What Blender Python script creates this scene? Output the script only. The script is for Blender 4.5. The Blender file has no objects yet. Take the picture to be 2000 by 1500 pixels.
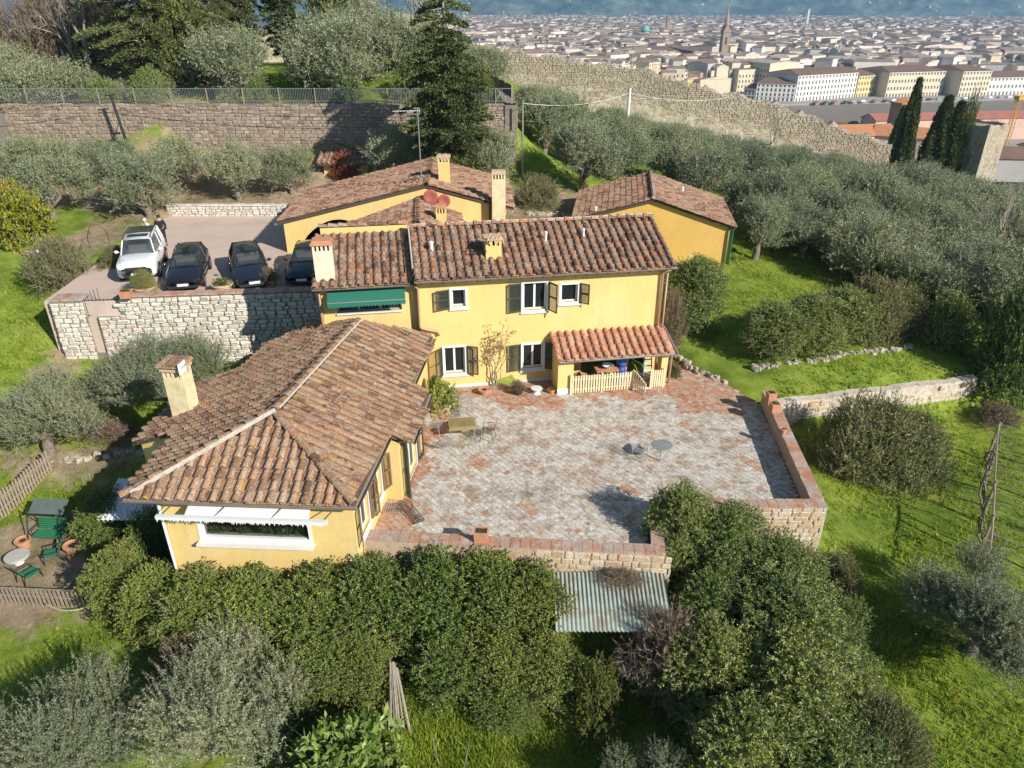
import bpy, math, random
import numpy as np
from mathutils import Vector, Matrix
R = math.radians
random.seed(11); rng = np.random.default_rng(11)
sc = bpy.context.scene; COL = sc.collection
# ------------------------------------------------------------------ camera, light, exposure
cam = bpy.data.objects.new('camera', bpy.data.cameras.new('camera')); COL.objects.link(cam)
CAMP = Vector((0, 0, 15.0)); cam.location = CAMP
cam.rotation_euler = (R(90 - 27.5), 0, 0)
cam.data.sensor_width = 36; cam.data.lens = 1420 / 2000 * 36
cam.data.clip_start = .1; cam.data.clip_end = 30000
sc.camera = cam
SUN = Vector((.74 * .866, -.67 * .866, .5)).normalized()          # towards the sun
w = bpy.data.worlds.new('World'); sc.world = w; w.use_nodes = True
nt = w.node_tree; sky = nt.nodes.new('ShaderNodeTexSky'); sky.sky_type = 'NISHITA'; sky.sun_disc = False
sky.sun_elevation = math.asin(SUN.z); sky.sun_rotation = math.atan2(SUN.x, SUN.y)
sky.air_density = .45; sky.dust_density = .2; sky.ozone_density = 1.2
nt.links.new(sky.outputs[0], nt.nodes['Background'].inputs[0]); nt.nodes['Background'].inputs[1].default_value = .05
sl = bpy.data.lights.new('sun', 'SUN'); sl.energy = 5.0; sl.angle = R(.5); sl.color = (1, .94, .84)
so = bpy.data.objects.new('sun', sl); COL.objects.link(so); so.location = (60, -60, 80)
so.rotation_euler = (-SUN).to_track_quat('-Z', 'Y').to_euler()
vs = sc.view_settings; vs.view_transform = 'Standard'; vs.look = 'None'; vs.gamma = 1; vs.use_curve_mapping = False; vs.exposure = .93
sc.cycles.max_bounces = 6; sc.cycles.diffuse_bounces = 2; sc.cycles.glossy_bounces = 2; sc.cycles.transmission_bounces = 3
sc.cycles.transparent_max_bounces = 6; sc.cycles.volume_bounces = 0; sc.cycles.caustics_reflective = False; sc.cycles.caustics_refractive = False
# ------------------------------------------------------------------ object helpers
def tag(o, label=None, cat=None, group=None, kind=None):
    if label: o['label'] = label
    if cat: o['category'] = cat
    if group: o['group'] = group
    if kind: o['kind'] = kind
    return o
def thing(name, label, cat, loc=(0, 0, 0), rz=0, group=None):
    o = bpy.data.objects.new(name, None); COL.objects.link(o); o.empty_display_size = .3
    o.location = loc; o.rotation_euler = (0, 0, rz)
    return tag(o, label, cat, group)
def link(name, me, parent=None, world=False):
    """world=True: the mesh is written in world metres although its parent stands elsewhere"""
    o = bpy.data.objects.new(name, me); COL.objects.link(o)
    if parent:
        o.parent = parent
        if world and parent.type == 'EMPTY':
            o.matrix_parent_inverse = (Matrix.Translation(parent.location) @ parent.rotation_euler.to_matrix().to_4x4()).inverted()
    return o
def dup(root, loc, rz=0, scale=None, label=None, name=None):
    r = root.copy(); COL.objects.link(r); r.location = loc; r.rotation_euler = (0, 0, rz)
    if scale is not None: r.scale = scale if hasattr(scale, '__len__') else (scale,) * 3
    if label: r['label'] = label
    for ch in list(root.children):
        c = ch.copy(); COL.objects.link(c); c.parent = r
        for g in list(ch.children):
            d = g.copy(); COL.objects.link(d); d.parent = c
    return r
class MB:
    def __init__(s): s.v = []; s.f = []; s.m = []
    def add(s, vs, fs, mi=0):
        b = len(s.v); s.v += [tuple(p) for p in vs]; s.f += [tuple(b + i for i in f) for f in fs]; s.m += [mi] * len(fs); return s
    def hexa(s, p, mi=0):
        return s.add(p, [(3, 2, 1, 0), (4, 5, 6, 7), (0, 1, 5, 4), (1, 2, 6, 5), (2, 3, 7, 6), (3, 0, 4, 7)], mi)
    def box(s, c, d, rz=0, mi=0, M=None):
        x, y, z = d[0] / 2, d[1] / 2, d[2] / 2; co, si = math.cos(rz), math.sin(rz); p = []
        for zz in (-z, z):
            for a, b in ((-x, -y), (x, -y), (x, y), (-x, y)):
                q = (c[0] + a * co - b * si, c[1] + a * si + b * co, c[2] + zz)
                p.append(q if M is None else M @ Vector(q))
        return s.hexa(p, mi)
    def prism(s, poly, z0, z1, mi=0):
        n = len(poly); a = [(p[0], p[1], z0) for p in poly] + [(p[0], p[1], z1) for p in poly]
        return s.add(a, [tuple(reversed(range(n))), tuple(range(n, 2 * n))] + [(i, (i + 1) % n, n + (i + 1) % n, n + i) for i in range(n)], mi)
    def slab(s, pts, t, mi=0):
        """a planar polygon (3-D points) given thickness t downwards"""
        n = len(pts); a = [tuple(p) for p in pts] + [(p[0], p[1], p[2] - t) for p in pts]
        return s.add(a, [tuple(range(n)), tuple(reversed(range(n, 2 * n)))] + [(i, n + i, n + (i + 1) % n, (i + 1) % n) for i in range(n)], mi)
    def tube(s, pts, r, n=6, mi=0, caps=True):
        pts = [Vector(p) for p in pts]; k = len(pts); rs = r if hasattr(r, '__len__') else [r] * k; b = len(s.v); ref = None
        for i, p in enumerate(pts):
            t = (pts[min(i + 1, k - 1)] - pts[max(i - 1, 0)]).normalized()
            if ref is None: ref = t.orthogonal().normalized()
            ref = (ref - t * ref.dot(t)).normalized(); bi = t.cross(ref)
            for j in range(n):
                a = 2 * math.pi * j / n; s.v.append(tuple(p + (ref * math.cos(a) + bi * math.sin(a)) * rs[i]))
        for i in range(k - 1):
            for j in range(n):
                s.f.append((b + i * n + j, b + i * n + (j + 1) % n, b + (i + 1) * n + (j + 1) % n, b + (i + 1) * n + j)); s.m.append(mi)
        if caps:
            s.f.append(tuple(b + j for j in reversed(range(n)))); s.f.append(tuple(b + (k - 1) * n + j for j in range(n))); s.m += [mi, mi]
        return s
    def lathe(s, prof, c=(0, 0, 0), n=16, mi=0, sx=1, sy=1):
        b = len(s.v)
        for r, z in prof:
            for j in range(n):
                a = 2 * math.pi * j / n; s.v.append((c[0] + r * math.cos(a) * sx, c[1] + r * math.sin(a) * sy, c[2] + z))
        for i in range(len(prof) - 1):
            for j in range(n):
                s.f.append((b + i * n + j, b + i * n + (j + 1) % n, b + (i + 1) * n + (j + 1) % n, b + (i + 1) * n + j)); s.m.append(mi)
        s.f.append(tuple(b + j for j in reversed(range(n)))); s.f.append(tuple(b + (len(prof) - 1) * n + j for j in range(n))); s.m += [mi, mi]
        return s
    def mesh(s, name, mats, smooth=False):
        me = bpy.data.meshes.new(name); me.from_pydata(s.v, [], s.f)
        mats = mats if isinstance(mats, (list, tuple)) else [mats]
        for m in mats: me.materials.append(m)
        if len(mats) > 1: me.polygons.foreach_set('material_index', s.m)
        if smooth: me.polygons.foreach_set('use_smooth', [True] * len(me.polygons))
        me.update(); return me
    def build(s, name, mats, parent=None, world=False, smooth=False, kind=None):
        o = link(name, s.mesh(name, mats, smooth), parent, world)
        if kind: o['kind'] = kind
        return o
def arr_mesh(name, V, F, mats, smooth=False, mi=None):
    """V (n,3), F (m,k) with k constant"""
    V = np.ascontiguousarray(V, np.float32); F = np.ascontiguousarray(F, np.int32); m, k = F.shape
    me = bpy.data.meshes.new(name); me.vertices.add(len(V)); me.vertices.foreach_set('co', V.ravel())
    me.loops.add(m * k); me.loops.foreach_set('vertex_index', F.ravel()); me.polygons.add(m)
    me.polygons.foreach_set('loop_start', np.arange(m, dtype=np.int32) * k)
    for q in (mats if isinstance(mats, (list, tuple)) else [mats]): me.materials.append(q)
    if mi is not None: me.polygons.foreach_set('material_index', np.ascontiguousarray(mi, np.int32))
    me.polygons.foreach_set('use_smooth', np.full(m, bool(smooth)))
    me.update(calc_edges=True); return me
# ------------------------------------------------------------------ materials
def _n(nt, t, **kw):
    n = nt.nodes.new(t)
    for k, v in kw.items(): setattr(n, k, v)
    return n
def ramp(nt, fac, stops, interp='LINEAR'):
    r = _n(nt, 'ShaderNodeValToRGB'); cr = r.color_ramp; cr.interpolation = interp
    while len(cr.elements) < len(stops): cr.elements.new(.5)
    for e, (p, c) in zip(cr.elements, stops): e.position = p; e.color = (*c, 1) if len(c) == 3 else c
    nt.links.new(fac, r.inputs[0]); return r.outputs[0]
def mathn(nt, op, a, b=None, c=None):
    m = _n(nt, 'ShaderNodeMath', operation=op)
    for i, v in enumerate((a, b, c)):
        if v is None: continue
        if isinstance(v, (int, float)): m.inputs[i].default_value = v
        else: nt.links.new(v, m.inputs[i])
    return m.outputs[0]
def mixc(nt, fac, a, b, mode='MIX'):
    m = _n(nt, 'ShaderNodeMix', data_type='RGBA', blend_type=mode)
    for i, v in ((0, fac), (6, a), (7, b)):
        if isinstance(v, (int, float)): m.inputs[i].default_value = v
        elif isinstance(v, tuple): m.inputs[i].default_value = (*v, 1)
        else: nt.links.new(v, m.inputs[i])
    return m.outputs[2]
def noise(nt, scale, detail=4, rough=.55, vec=None, dist=0):
    n = _n(nt, 'ShaderNodeTexNoise'); n.inputs['Scale'].default_value = scale; n.inputs['Detail'].default_value = detail
    n.inputs['Roughness'].default_value = rough; n.inputs['Distortion'].default_value = dist
    if vec is not None: nt.links.new(vec, n.inputs['Vector'])
    return n.outputs['Fac']
def newmat(name):
    m = bpy.data.materials.new(name); m.use_nodes = True; nt = m.node_tree
    return m, nt, nt.nodes['Principled BSDF']
def geo(nt): return _n(nt, 'ShaderNodeNewGeometry')
def rnd(nt):
    """a number per loose piece and per object"""
    g = geo(nt); o = _n(nt, 'ShaderNodeObjectInfo')
    return mathn(nt, 'FRACT', mathn(nt, 'ADD', g.outputs['Random Per Island'], o.outputs['Random']))
def bumpn(nt, h, strength, dist=.02):
    b = _n(nt, 'ShaderNodeBump'); b.inputs['Strength'].default_value = strength; b.inputs['Distance'].default_value = dist
    nt.links.new(h, b.inputs['Height']); return b.outputs[0]
def plain(name, c, rough=.6, metal=0, var=0, vscale=3, bump=0, bscale=40, coat=0):
    m, nt, p = newmat(name); p.inputs['Roughness'].default_value = rough; p.inputs['Metallic'].default_value = metal
    p.inputs['Base Color'].default_value = (*c, 1)
    if coat: p.inputs['Coat Weight'].default_value = coat; p.inputs['Coat Roughness'].default_value = .05
    pos = geo(nt).outputs['Position']
    if var:
        f = noise(nt, vscale, 6, .65, pos)
        nt.links.new(ramp(nt, f, [(.3, tuple(x * (1 - var) for x in c)), (.5, c), (.72, tuple(min(1, x * (1 + var * .6)) for x in c))]), p.inputs['Base Color'])
    if bump: nt.links.new(bumpn(nt, noise(nt, bscale, 4, .6, pos), bump), p.inputs['Normal'])
    return m
def pieces(name, stops, rough=.9, lich=None, lscale=2.2, lrange=(.52, .62), bump=.5, bscale=25, fine=.25, extra=None):
    """material of many laid pieces: one hue per piece, weathering by noise over it"""
    m, nt, p = newmat(name); p.inputs['Roughness'].default_value = rough; p.inputs['Specular IOR Level'].default_value = .2
    pos = geo(nt).outputs['Position']
    c = ramp(nt, rnd(nt), stops)
    if lich: c = mixc(nt, ramp(nt, noise(nt, lscale, 5, .7, pos), [(lrange[0], (0, 0, 0)), (lrange[1], (1, 1, 1))]), c, lich)
    if extra:                                                           # (colour, scale, lo, hi)
        for ec, es, lo, hi in extra: c = mixc(nt, ramp(nt, noise(nt, es, 6, .7, pos), [(lo, (0, 0, 0)), (hi, (1, 1, 1))]), c, ec)
    f = ramp(nt, noise(nt, bscale, 4, .7, pos), [(.25, (1 - fine * 1.6,) * 3), (.7, (1 + fine,) * 3)])
    nt.links.new(mixc(nt, 1.0, c, f, 'MULTIPLY'), p.inputs['Base Color'])
    if bump: nt.links.new(bumpn(nt, noise(nt, bscale * 1.4, 5, .7, pos), bump, .015), p.inputs['Normal'])
    return m
def leafmat(name, stops, rough=.55, trans=.25, tint=.25, spec=.4, patch=.5):
    m, nt, p = newmat(name); p.inputs['Roughness'].default_value = rough; p.inputs['Specular IOR Level'].default_value = spec
    g = geo(nt); o = _n(nt, 'ShaderNodeObjectInfo')
    c = ramp(nt, g.outputs['Random Per Island'], stops)
    pn = noise(nt, 1.3, 5, .7, g.outputs['Position'])
    c = mixc(nt, ramp(nt, pn, [(.55, (0, 0, 0)), (.75, (patch,) * 3)]), c, tuple(min(1, v_ * k_) for v_, k_ in zip(stops[len(stops) // 2][1], (1.45, .95, .9))))
    c = mixc(nt, 1., c, ramp(nt, noise(nt, .55, 4, .6, g.outputs['Position']), [(.35, (.78, .82, .8)), (.65, (1.15, 1.12, 1.0))]), 'MULTIPLY')
    hs = _n(nt, 'ShaderNodeHueSaturation'); nt.links.new(c, hs.inputs['Color'])
    nt.links.new(mathn(nt, 'MULTIPLY_ADD', o.outputs['Random'], tint * 2, 1 - tint), hs.inputs['Value'])
    nt.links.new(mathn(nt, 'MULTIPLY_ADD', o.outputs['Random'], -.04, .52), hs.inputs['Hue'])
    nt.links.new(hs.outputs[0], p.inputs['Base Color'])
    t = _n(nt, 'ShaderNodeBsdfTranslucent'); nt.links.new(hs.outputs[0], t.inputs[0])
    mx = _n(nt, 'ShaderNodeMixShader'); mx.inputs[0].default_value = trans
    nt.links.new(p.outputs[0], mx.inputs[1]); nt.links.new(t.outputs[0], mx.inputs[2]); nt.links.new(mx.outputs[0], nt.nodes['Material Output'].inputs[0])
    return m
def stucco(name, c, stain):
    m, nt, p = newmat(name); p.inputs['Roughness'].default_value = .92; p.inputs['Specular IOR Level'].default_value = .1
    pos = geo(nt).outputs['Position']
    mp = _n(nt, 'ShaderNodeMapping'); nt.links.new(pos, mp.inputs[0]); mp.inputs['Scale'].default_value = (1, 1, .22)
    a = ramp(nt, noise(nt, .7, 6, .65, pos), [(.3, tuple(x * .9 for x in c)), (.6, c)])
    b = mixc(nt, ramp(nt, noise(nt, 1.6, 6, .7, mp.outputs[0]), [(.54, (0, 0, 0)), (.74, (.75, .75, .75))]), a, stain)
    mp2 = _n(nt, 'ShaderNodeMapping'); nt.links.new(pos, mp2.inputs[0]); mp2.inputs['Scale'].default_value = (1, 1, .06)
    b = mixc(nt, ramp(nt, noise(nt, 5, 5, .75, mp2.outputs[0]), [(.56, (0, 0, 0)), (.8, (.5, .5, .5))]), b, tuple(x * .72 for x in c))
    b = mixc(nt, 1., b, ramp(nt, noise(nt, 9, 6, .8, pos), [(.3, (.90,) * 3), (.7, (1.05,) * 3)]), 'MULTIPLY')
    nt.links.new(b, p.inputs['Base Color']); nt.links.new(bumpn(nt, noise(nt, 60, 3, .6, pos), .15), p.inputs['Normal'])
    return m
M = {}
M['yellow'] = stucco('yellow_stucco', (.80, .59, .235), (.74, .63, .40))
M['yellow_orange'] = stucco('orange_yellow_stucco', (.80, .51, .15), (.76, .56, .24))
M['white_stucco'] = plain('white_plaster', (.78, .76, .72), .85, var=.08)
M['stone_trim'] = plain('pale_stone_trim', (.74, .72, .68), .8, var=.06)
M['tile'] = pieces('old_roof_tile', [(0, (.11, .06, .042)), (.2, (.24, .125, .08)), (.42, (.34, .20, .135)), (.62, (.27, .18, .135)), (.78, (.42, .30, .22)), (.9, (.40, .19, .10)), (1, (.46, .22, .12))],
                   lich=(.36, .33, .28), lscale=6, lrange=(.54, .66), bscale=18, fine=.3, extra=[((.10, .075, .055), 2.6, .6, .72)])
M['tile_wing'] = pieces('lichened_roof_tile', [(0, (.15, .085, .055)), (.2, (.27, .155, .10)), (.42, (.37, .225, .145)), (.62, (.31, .205, .14)), (.8, (.43, .30, .205)), (1, (.42, .21, .12))],
                        lich=(.45, .38, .28), lscale=9, lrange=(.52, .70), bscale=18, fine=.3, extra=[((.12, .09, .065), 3.0, .58, .70), ((.52, .28, .05), 3.4, .58, .68)])
M['tile_red'] = pieces('fresh_roof_tile', [(0, (.42, .19, .11)), (.3, (.52, .26, .16)), (.6, (.58, .34, .23)), (.85, (.50, .22, .13)), (1, (.62, .40, .29))],
                       lich=(.5, .42, .33), lscale=7, lrange=(.56, .68), bscale=18, fine=.2)
M['tile_back'] = pieces('brown_red_roof_tile', [(0, (.16, .085, .055)), (.3, (.28, .15, .095)), (.6, (.36, .205, .135)), (.85, (.34, .235, .165)), (1, (.44, .24, .155))],
                        lich=(.45, .36, .28), lscale=5, lrange=(.52, .66), bscale=14, fine=.25)  # brown-red tiles of the rear house, link, guest house and small shed
M['mortar'] = plain('pale_mortar', (.52, .47, .40), .95, var=.3, vscale=6, bump=.5)
M['underlay'] = plain('roof_underlay', (.10, .07, .055), .95, var=.3, vscale=8)
M['eave_wood'] = plain('eave_wood', (.25, .17, .10), .8, var=.2)
M['gutter'] = plain('brown_gutter', (.30, .24, .19), .45, .3, var=.15)
M['copper'] = plain('painted_downpipe', (.42, .27, .16), .5, .2)
M['grey_metal'] = plain('grey_metal', (.42, .42, .42), .45, .6)
M['dark_metal'] = plain('dark_iron', (.05, .05, .05), .5, .5)
M['white_metal'] = plain('white_painted_metal', (.75, .75, .76), .4)
M['shutter'] = plain('dark_green_shutter', (.055, .065, .055), .5, var=.15, vscale=6)
M['shutter_brown'] = plain('brown_shutter', (.20, .13, .07), .55)
M['window_white'] = plain('white_window_paint', (.80, .80, .79), .45)
M['dark_inside'] = plain('dark_interior', (.03, .025, .022), .9)
M['wood_pale'] = plain('cream_painted_wood', (.78, .66, .42), .7, var=.08)
M['wood_grey'] = plain('weathered_wood', (.30, .24, .18), .85, var=.25, vscale=8, bump=.3)
M['bark'] = plain('grey_bark', (.20, .165, .13), .95, var=.4, vscale=9, bump=.8, bscale=30)
M['bark_pale'] = plain('pale_bark', (.30, .26, .21), .95, var=.3, vscale=9, bump=.5)
M['terracotta'] = plain('terracotta', (.55, .27, .15), .8, var=.18, vscale=7)
M['terracotta_pale'] = plain('pale_terracotta', (.60, .42, .28), .85, var=.15, vscale=7)
M['soil'] = plain('potting_soil', (.06, .045, .03), 1, var=.3)
M['awning_green'] = plain('green_awning_cloth', (.015, .145, .095), .8, var=.06)
M['awning_white'] = plain('worn_white_cloth', (.76, .75, .73), .85, var=.06)
M['green_paint'] = plain('green_painted_slat', (.03, .20, .10), .5, var=.12)
M['blue'] = plain('blue_plastic', (.03, .08, .32), .5); M['blue_pale'] = plain('pale_blue_paint', (.15, .45, .62), .5)
M['red'] = plain('red_plastic', (.55, .02, .03), .4); M['dish_red'] = plain('brick_red_dish', (.34, .085, .06), .6)
M['cream_plaster'] = plain('stained_cream_plaster', (.76, .68, .50), .9, var=.22, vscale=2.5); M['beige_plaster'] = plain('weathered_beige_plaster', (.74, .62, .38), .9, var=.25, vscale=2.5)
M['rubber'] = plain('tyre_rubber', (.02, .02, .02), .85); M['rim'] = plain('alloy_rim', (.5, .5, .52), .3, .9)
M['car_white'] = plain('white_car_paint', (.80, .81, .83), .3, coat=1); M['car_black'] = plain('black_car_paint', (.012, .013, .018), .25, coat=1)
M['car_blue'] = plain('dark_blue_car_paint', (.012, .016, .028), .25, coat=1)
M['lamp_glass'] = plain('headlight_glass', (.7, .72, .75), .1, .3); M['lamp_red'] = plain('tail_light', (.35, .01, .01), .2)
M['plate'] = plain('number_plate', (.75, .75, .75), .5); M['chrome'] = plain('chrome', (.6, .6, .62), .15, 1)
def glassm(name, c, mixf, rough=.03):
    m, nt, p = newmat(name); p.inputs['Base Color'].default_value = (*c, 1); p.inputs['Roughness'].default_value = rough
    t = _n(nt, 'ShaderNodeBsdfTransparent'); t.inputs[0].default_value = (.75, .8, .8, 1); mx = _n(nt, 'ShaderNodeMixShader'); mx.inputs[0].default_value = mixf
    nt.links.new(t.outputs[0], mx.inputs[1]); nt.links.new(p.outputs[0], mx.inputs[2]); nt.links.new(mx.outputs[0], nt.nodes['Material Output'].inputs[0]); return m
M['glass'] = glassm('window_glass', (.03, .035, .04), .55); M['car_glass'] = glassm('tinted_car_glass', (.05, .06, .07), .5); M['glass_clear'] = glassm('picture_window_glass', (.04, .05, .05), .12)
# stone
WST = [(0, (.44, .40, .34)), (.3, (.62, .58, .51)), (.6, (.74, .71, .65)), (.85, (.66, .59, .49)), (1, (.55, .44, .34))]
M['wall_stone'] = pieces('white_limestone_block', WST, bump=.7, bscale=12, fine=.18, lich=(.30, .29, .22), lscale=1.6, lrange=(.62, .76))
M['wall_mortar'] = plain('wall_joint_earth', (.22, .195, .155), 1, var=.3, vscale=5)
M['rampart_stone'] = pieces('brown_rampart_stone', [(0, (.22, .165, .125)), (.3, (.32, .25, .19)), (.6, (.40, .33, .26)), (.85, (.36, .25, .18)), (1, (.48, .42, .34))], bump=.6, bscale=9, fine=.25, lich=(.46, .41, .32), lscale=.35, lrange=(.55, .75))
M['city_wall'] = pieces('pale_city_wall', [(0, (.44, .36, .28)), (.4, (.54, .45, .35)), (.8, (.58, .50, .40)), (1, (.48, .37, .27))], bump=.6, bscale=2.2, fine=.22, lich=(.40, .34, .26), lscale=.3, lrange=(.5, .7), extra=[((.64, .59, .50), .7, .56, .7)])
M['brick_cope'] = pieces('terracotta_coping', [(0, (.40, .20, .13)), (.4, (.50, .27, .18)), (.7, (.48, .32, .25)), (1, (.40, .30, .25))], lich=(.50, .44, .39), lscale=2.5, lrange=(.5, .66), bscale=20, fine=.2)
M['rubble'] = pieces('ochre_rubble', [(0, (.46, .33, .2)), (.4, (.58, .45, .29)), (.7, (.52, .42, .32)), (1, (.64, .53, .37))], bump=.6, bscale=14, fine=.22, lich=(.40, .39, .2), lscale=2, lrange=(.6, .75), extra=[((.66, .62, .54), 1.6, .52, .66)])
# ------------------------------------------------------------------ terrain
CP=np.array([
(-3,13,-3.5),(3,13,-3.6),(-8,12,-3.4),(8,12,-3.6),(0,5,-4.5),(-20,5,-4.5),(20,5,-4.5),(-40,5,-4),(40,5,-5.5),(0,-20,-6),(-60,-20,-5),(60,-20,-8),
(-4,16.2,-3),(0,16,-3),(4.5,16,-3.1),(9.5,18,-2.2),(-9,15.5,-3),
(0,20,-.6),(4,25,-.6),(9,24,-.5),(-8,22,-.8),(-8,20,-1),(9,20.5,-.6),(3,18.5,-.7),
(-13.2,20,-2.4),(-13,24,-1.4),(-12,28,-.7),(-15,27,-1.2),(-10.5,31,-.4),(-16,30.4,-.2),(-21,30.3,-.1),(-25,28,-.6),
(-18,21.6,-3),(-14.5,19,-3),(-14,22,-2.6),(-19,19,-3),(-22,24,-2.4),(-20,26,-1.6),(-30,22,-2.5),
(-21.1,30.9,-.05),(-19,31.1,-.15),(-17,31.3,-.35),(-15,31.5,-.5),(-13,31.7,-.6),(-11,31.9,-.6),(-9.3,32.05,-.5),(-15,36,2.85),(-21,36,2.85),(-22,42,2.85),(-14,46,2.85),(-10,46,2.85),(-9,40,2.85),(-12,35,2.8),
(-24.5,34,1.6),(-26,38,2.4),(-30,38,2.8),(-28,30,.3),(-40,40,3.2),(-60,50,4.2),(-40,20,-2.6),(-60,20,-2),
(11,20,-1.4),(12,24,-1.3),(12,26.8,-1.4),(14,27.3,-1.4),(16,27.75,-1.35),(18,28.2,-1.35),(20.4,28.75,-1.3),(12,27.5,-.1),(14,28.0,-.05),(16,28.45,0),(18,28.9,0),(20.6,29.5,0),(24,31.2,0),(24.5,28.5,-.9),
(14,18,-2.0),(18,18,-2.1),(22,20,-2),(12,14,-2.9),(20,12,-3.3),(30,25,-2),(30,35,-.6),(42,30,-3.5),
(13,33,.35),(18,33.6,.4),(13,39,1.15),(18,39,.5),(25,42,-.6),(35,45,-3.2),(16.5,35.5,.7),
(7.6,34,1.0),(8.5,30,.1),(7,37,1.5),(3,40,2.3),(0,36,2.5),(-5,34,2.6),(-4,45,3),(12.8,41.5,1.2),(4,44,2.5),(8,40,1.5),(13,47,1.4),
(0,48,3.3),(8,51,2.8),(15,50,1.6),(-16,48.5,3.5),(-25,47.5,3.6),(-25,53,4.5),(-10,53.4,4.4),(-1,53.2,4.2),(5,56,4),(-60,53.4,4.8),(-40,53.4,4.6),(-50,54.2,4.5),(-35,54.2,4.4),(-20,54.2,4.2),(-10,54.2,4.1),(-2,54.2,4.0),
(-25,55,8.8),(-10,55,8.8),(-60,55,8.8),(-40,55,8.8),(-.9,55,8.8),(-2,65,8.9),(-30,80,9.2),(-60,80,9),(-3,90,8.8),(-1,60,8.8),(.9,60,4.4),(-1.4,70,8.8),(.6,70,4.8),(.3,53.6,4),(-100,70,9),(-100,30,4),
(15,65,2.2),(25,60,.3),(35,55,-2),(30,75,-.6),(45,70,-5),(55,60,-7),(9.5,98,1.4),(24,98,-2.4),(38,98,-4.8),(50,95,-7),(60,95,-9),(65,50,-7),(100,60,-14),
(-2,117,3.2),(10,115,1.5),(24,113,-1.5),(38,111,-4),(50,109,-7),(62,107,-10),
(40,200,-25),(100,150,-25),(150,200,-40),(0,230,-20),(110,90,-18),(-60,150,5),(-60,220,-10)],float)
_d=np.sqrt(((CP[:,None,:2]-CP[None,:,:2])**2).sum(2))
_w=np.linalg.solve(np.block([[_d,np.ones((len(CP),1))],[np.ones((1,len(CP))),np.zeros((1,1))]]),np.append(CP[:,2],0))
def gz(x,y):
    x=np.asarray(x,float);y=np.asarray(y,float)
    s=x.shape;X=x.ravel();Y=y.ravel();out=np.empty(len(X))
    for i in range(0,len(X),20000):
        d=np.sqrt((X[i:i+20000,None]-CP[:,0])**2+(Y[i:i+20000,None]-CP[:,1])**2)
        out[i:i+20000]=d@_w[:-1]+_w[-1]
    r=np.sqrt(X**2+Y**2);t=np.clip((r-190)/130,0,1);t=t*t*(3-2*t)
    out=out*(1-t)+(-48)*t
    return out.reshape(s)
def gz1(x, y): return float(gz([x], [y])[0])
def _axis(lo, f0, f1, hi, fine, grow):
    a = list(np.arange(f0, f1 + 1e-6, fine)); s = fine; x = f1
    while x < hi: s *= grow; x += s; a.append(x)
    s = fine; x = f0
    while x > lo: s *= grow; x -= s; a.insert(0, x)
    return np.array(a)
xs = _axis(-6000, -34, 42, 6000, .5, 1.16); ys = _axis(-60, 6, 66, 9000, .5, 1.16)
GX, GY = np.meshgrid(xs, ys); GZ = gz(GX, GY); nx, ny = len(xs), len(ys)
near = np.clip(1 - np.hypot(GX, GY - 30) / 150, 0, 1)
GZ = GZ + near * .05 * (np.sin(GX * 1.7 + GY * .6) + np.sin(GY * 2.1 - GX * .9 + 1))
TP = [(-4.75, 18.0), (4.22, 17.3), (4.45, 19.35), (9.78, 19.35), (10.5, 26.9), (10.05, 27.7), (9.3, 29.4), (7.4, 31.6), (6.7, 30.1), (-3.3, 28.4), (-3.75, 28.2), (-3.9, 23.6), (-3.42, 23.45), (-3.75, 20.24), (-4.3, 20.3)]
PP = [(-21.6, 31.5), (-19.2, 31.5), (-8.6, 32.5), (-8.2, 33.5), (-7.9, 39.2), (-12.2, 39.2), (-12.4, 46.2), (-14.2, 46.9), (-22.3, 46.9), (-22.2, 42), (-21.9, 36)]
def in_poly(x, y, P):
    c = False
    for i in range(len(P)):
        (x1, y1), (x2, y2) = P[i], P[i - 1]
        if (y1 > y) != (y2 > y) and x < (x2 - x1) * (y - y1) / (y2 - y1) + x1: c = not c
    return c
for j_ in range(ny):
    if not 15 < ys[j_] < 49: continue
    for i_ in range(nx):
        if -24 < xs[i_] < 12:
            for P_, lv in ((TP, -.5), (PP, 2.3)):
                if in_poly(xs[i_], ys[j_], P_): GZ[j_, i_] = min(GZ[j_, i_], lv)
            if -12 < xs[i_] < 6.4 and 29 < ys[j_] < 37: GZ[j_, i_] = min(GZ[j_, i_], 1.5)
I = np.arange(nx * ny).reshape(ny, nx)
GF = np.stack([I[:-1, :-1], I[:-1, 1:], I[1:, 1:], I[1:, :-1]], -1).reshape(-1, 4)
m, nt, p = newmat('ground'); p.inputs['Roughness'].default_value = 1; p.inputs['Specular IOR Level'].default_value = .05
pos = geo(nt).outputs['Position']
gr = ramp(nt, noise(nt, 1.1, 8, .75, pos), [(.25, (.075, .115, .02)), (.42, (.17, .25, .036)), (.56, (.27, .35, .058)), (.70, (.37, .40, .11)), (.84, (.46, .42, .19))])
dirt = ramp(nt, noise(nt, 2.2, 8, .75, pos), [(.3, (.26, .185, .115)), (.55, (.44, .34, .23)), (.75, (.56, .47, .34))])
leaf = ramp(nt, noise(nt, 14, 4, .7, pos), [(.4, (.06, .09, .02)), (.7, (.20, .15, .08))])
at = _n(nt, 'ShaderNodeAttribute', attribute_name='bare'); ba = at.outputs['Fac']
edge = mathn(nt, 'ADD', ba, mathn(nt, 'MULTIPLY_ADD', noise(nt, .9, 7, .7, pos), 1.3, -.72))
c1 = mixc(nt, ramp(nt, edge, [(.38, (0, 0, 0)), (.6, (1, 1, 1))]), gr, dirt)
at2 = _n(nt, 'ShaderNodeAttribute', attribute_name='far'); 
city = ramp(nt, noise(nt, .02, 8, .8, pos), [(.35, (.10, .11, .07)), (.5, (.22, .20, .17)), (.7, (.30, .26, .22))])
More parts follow.
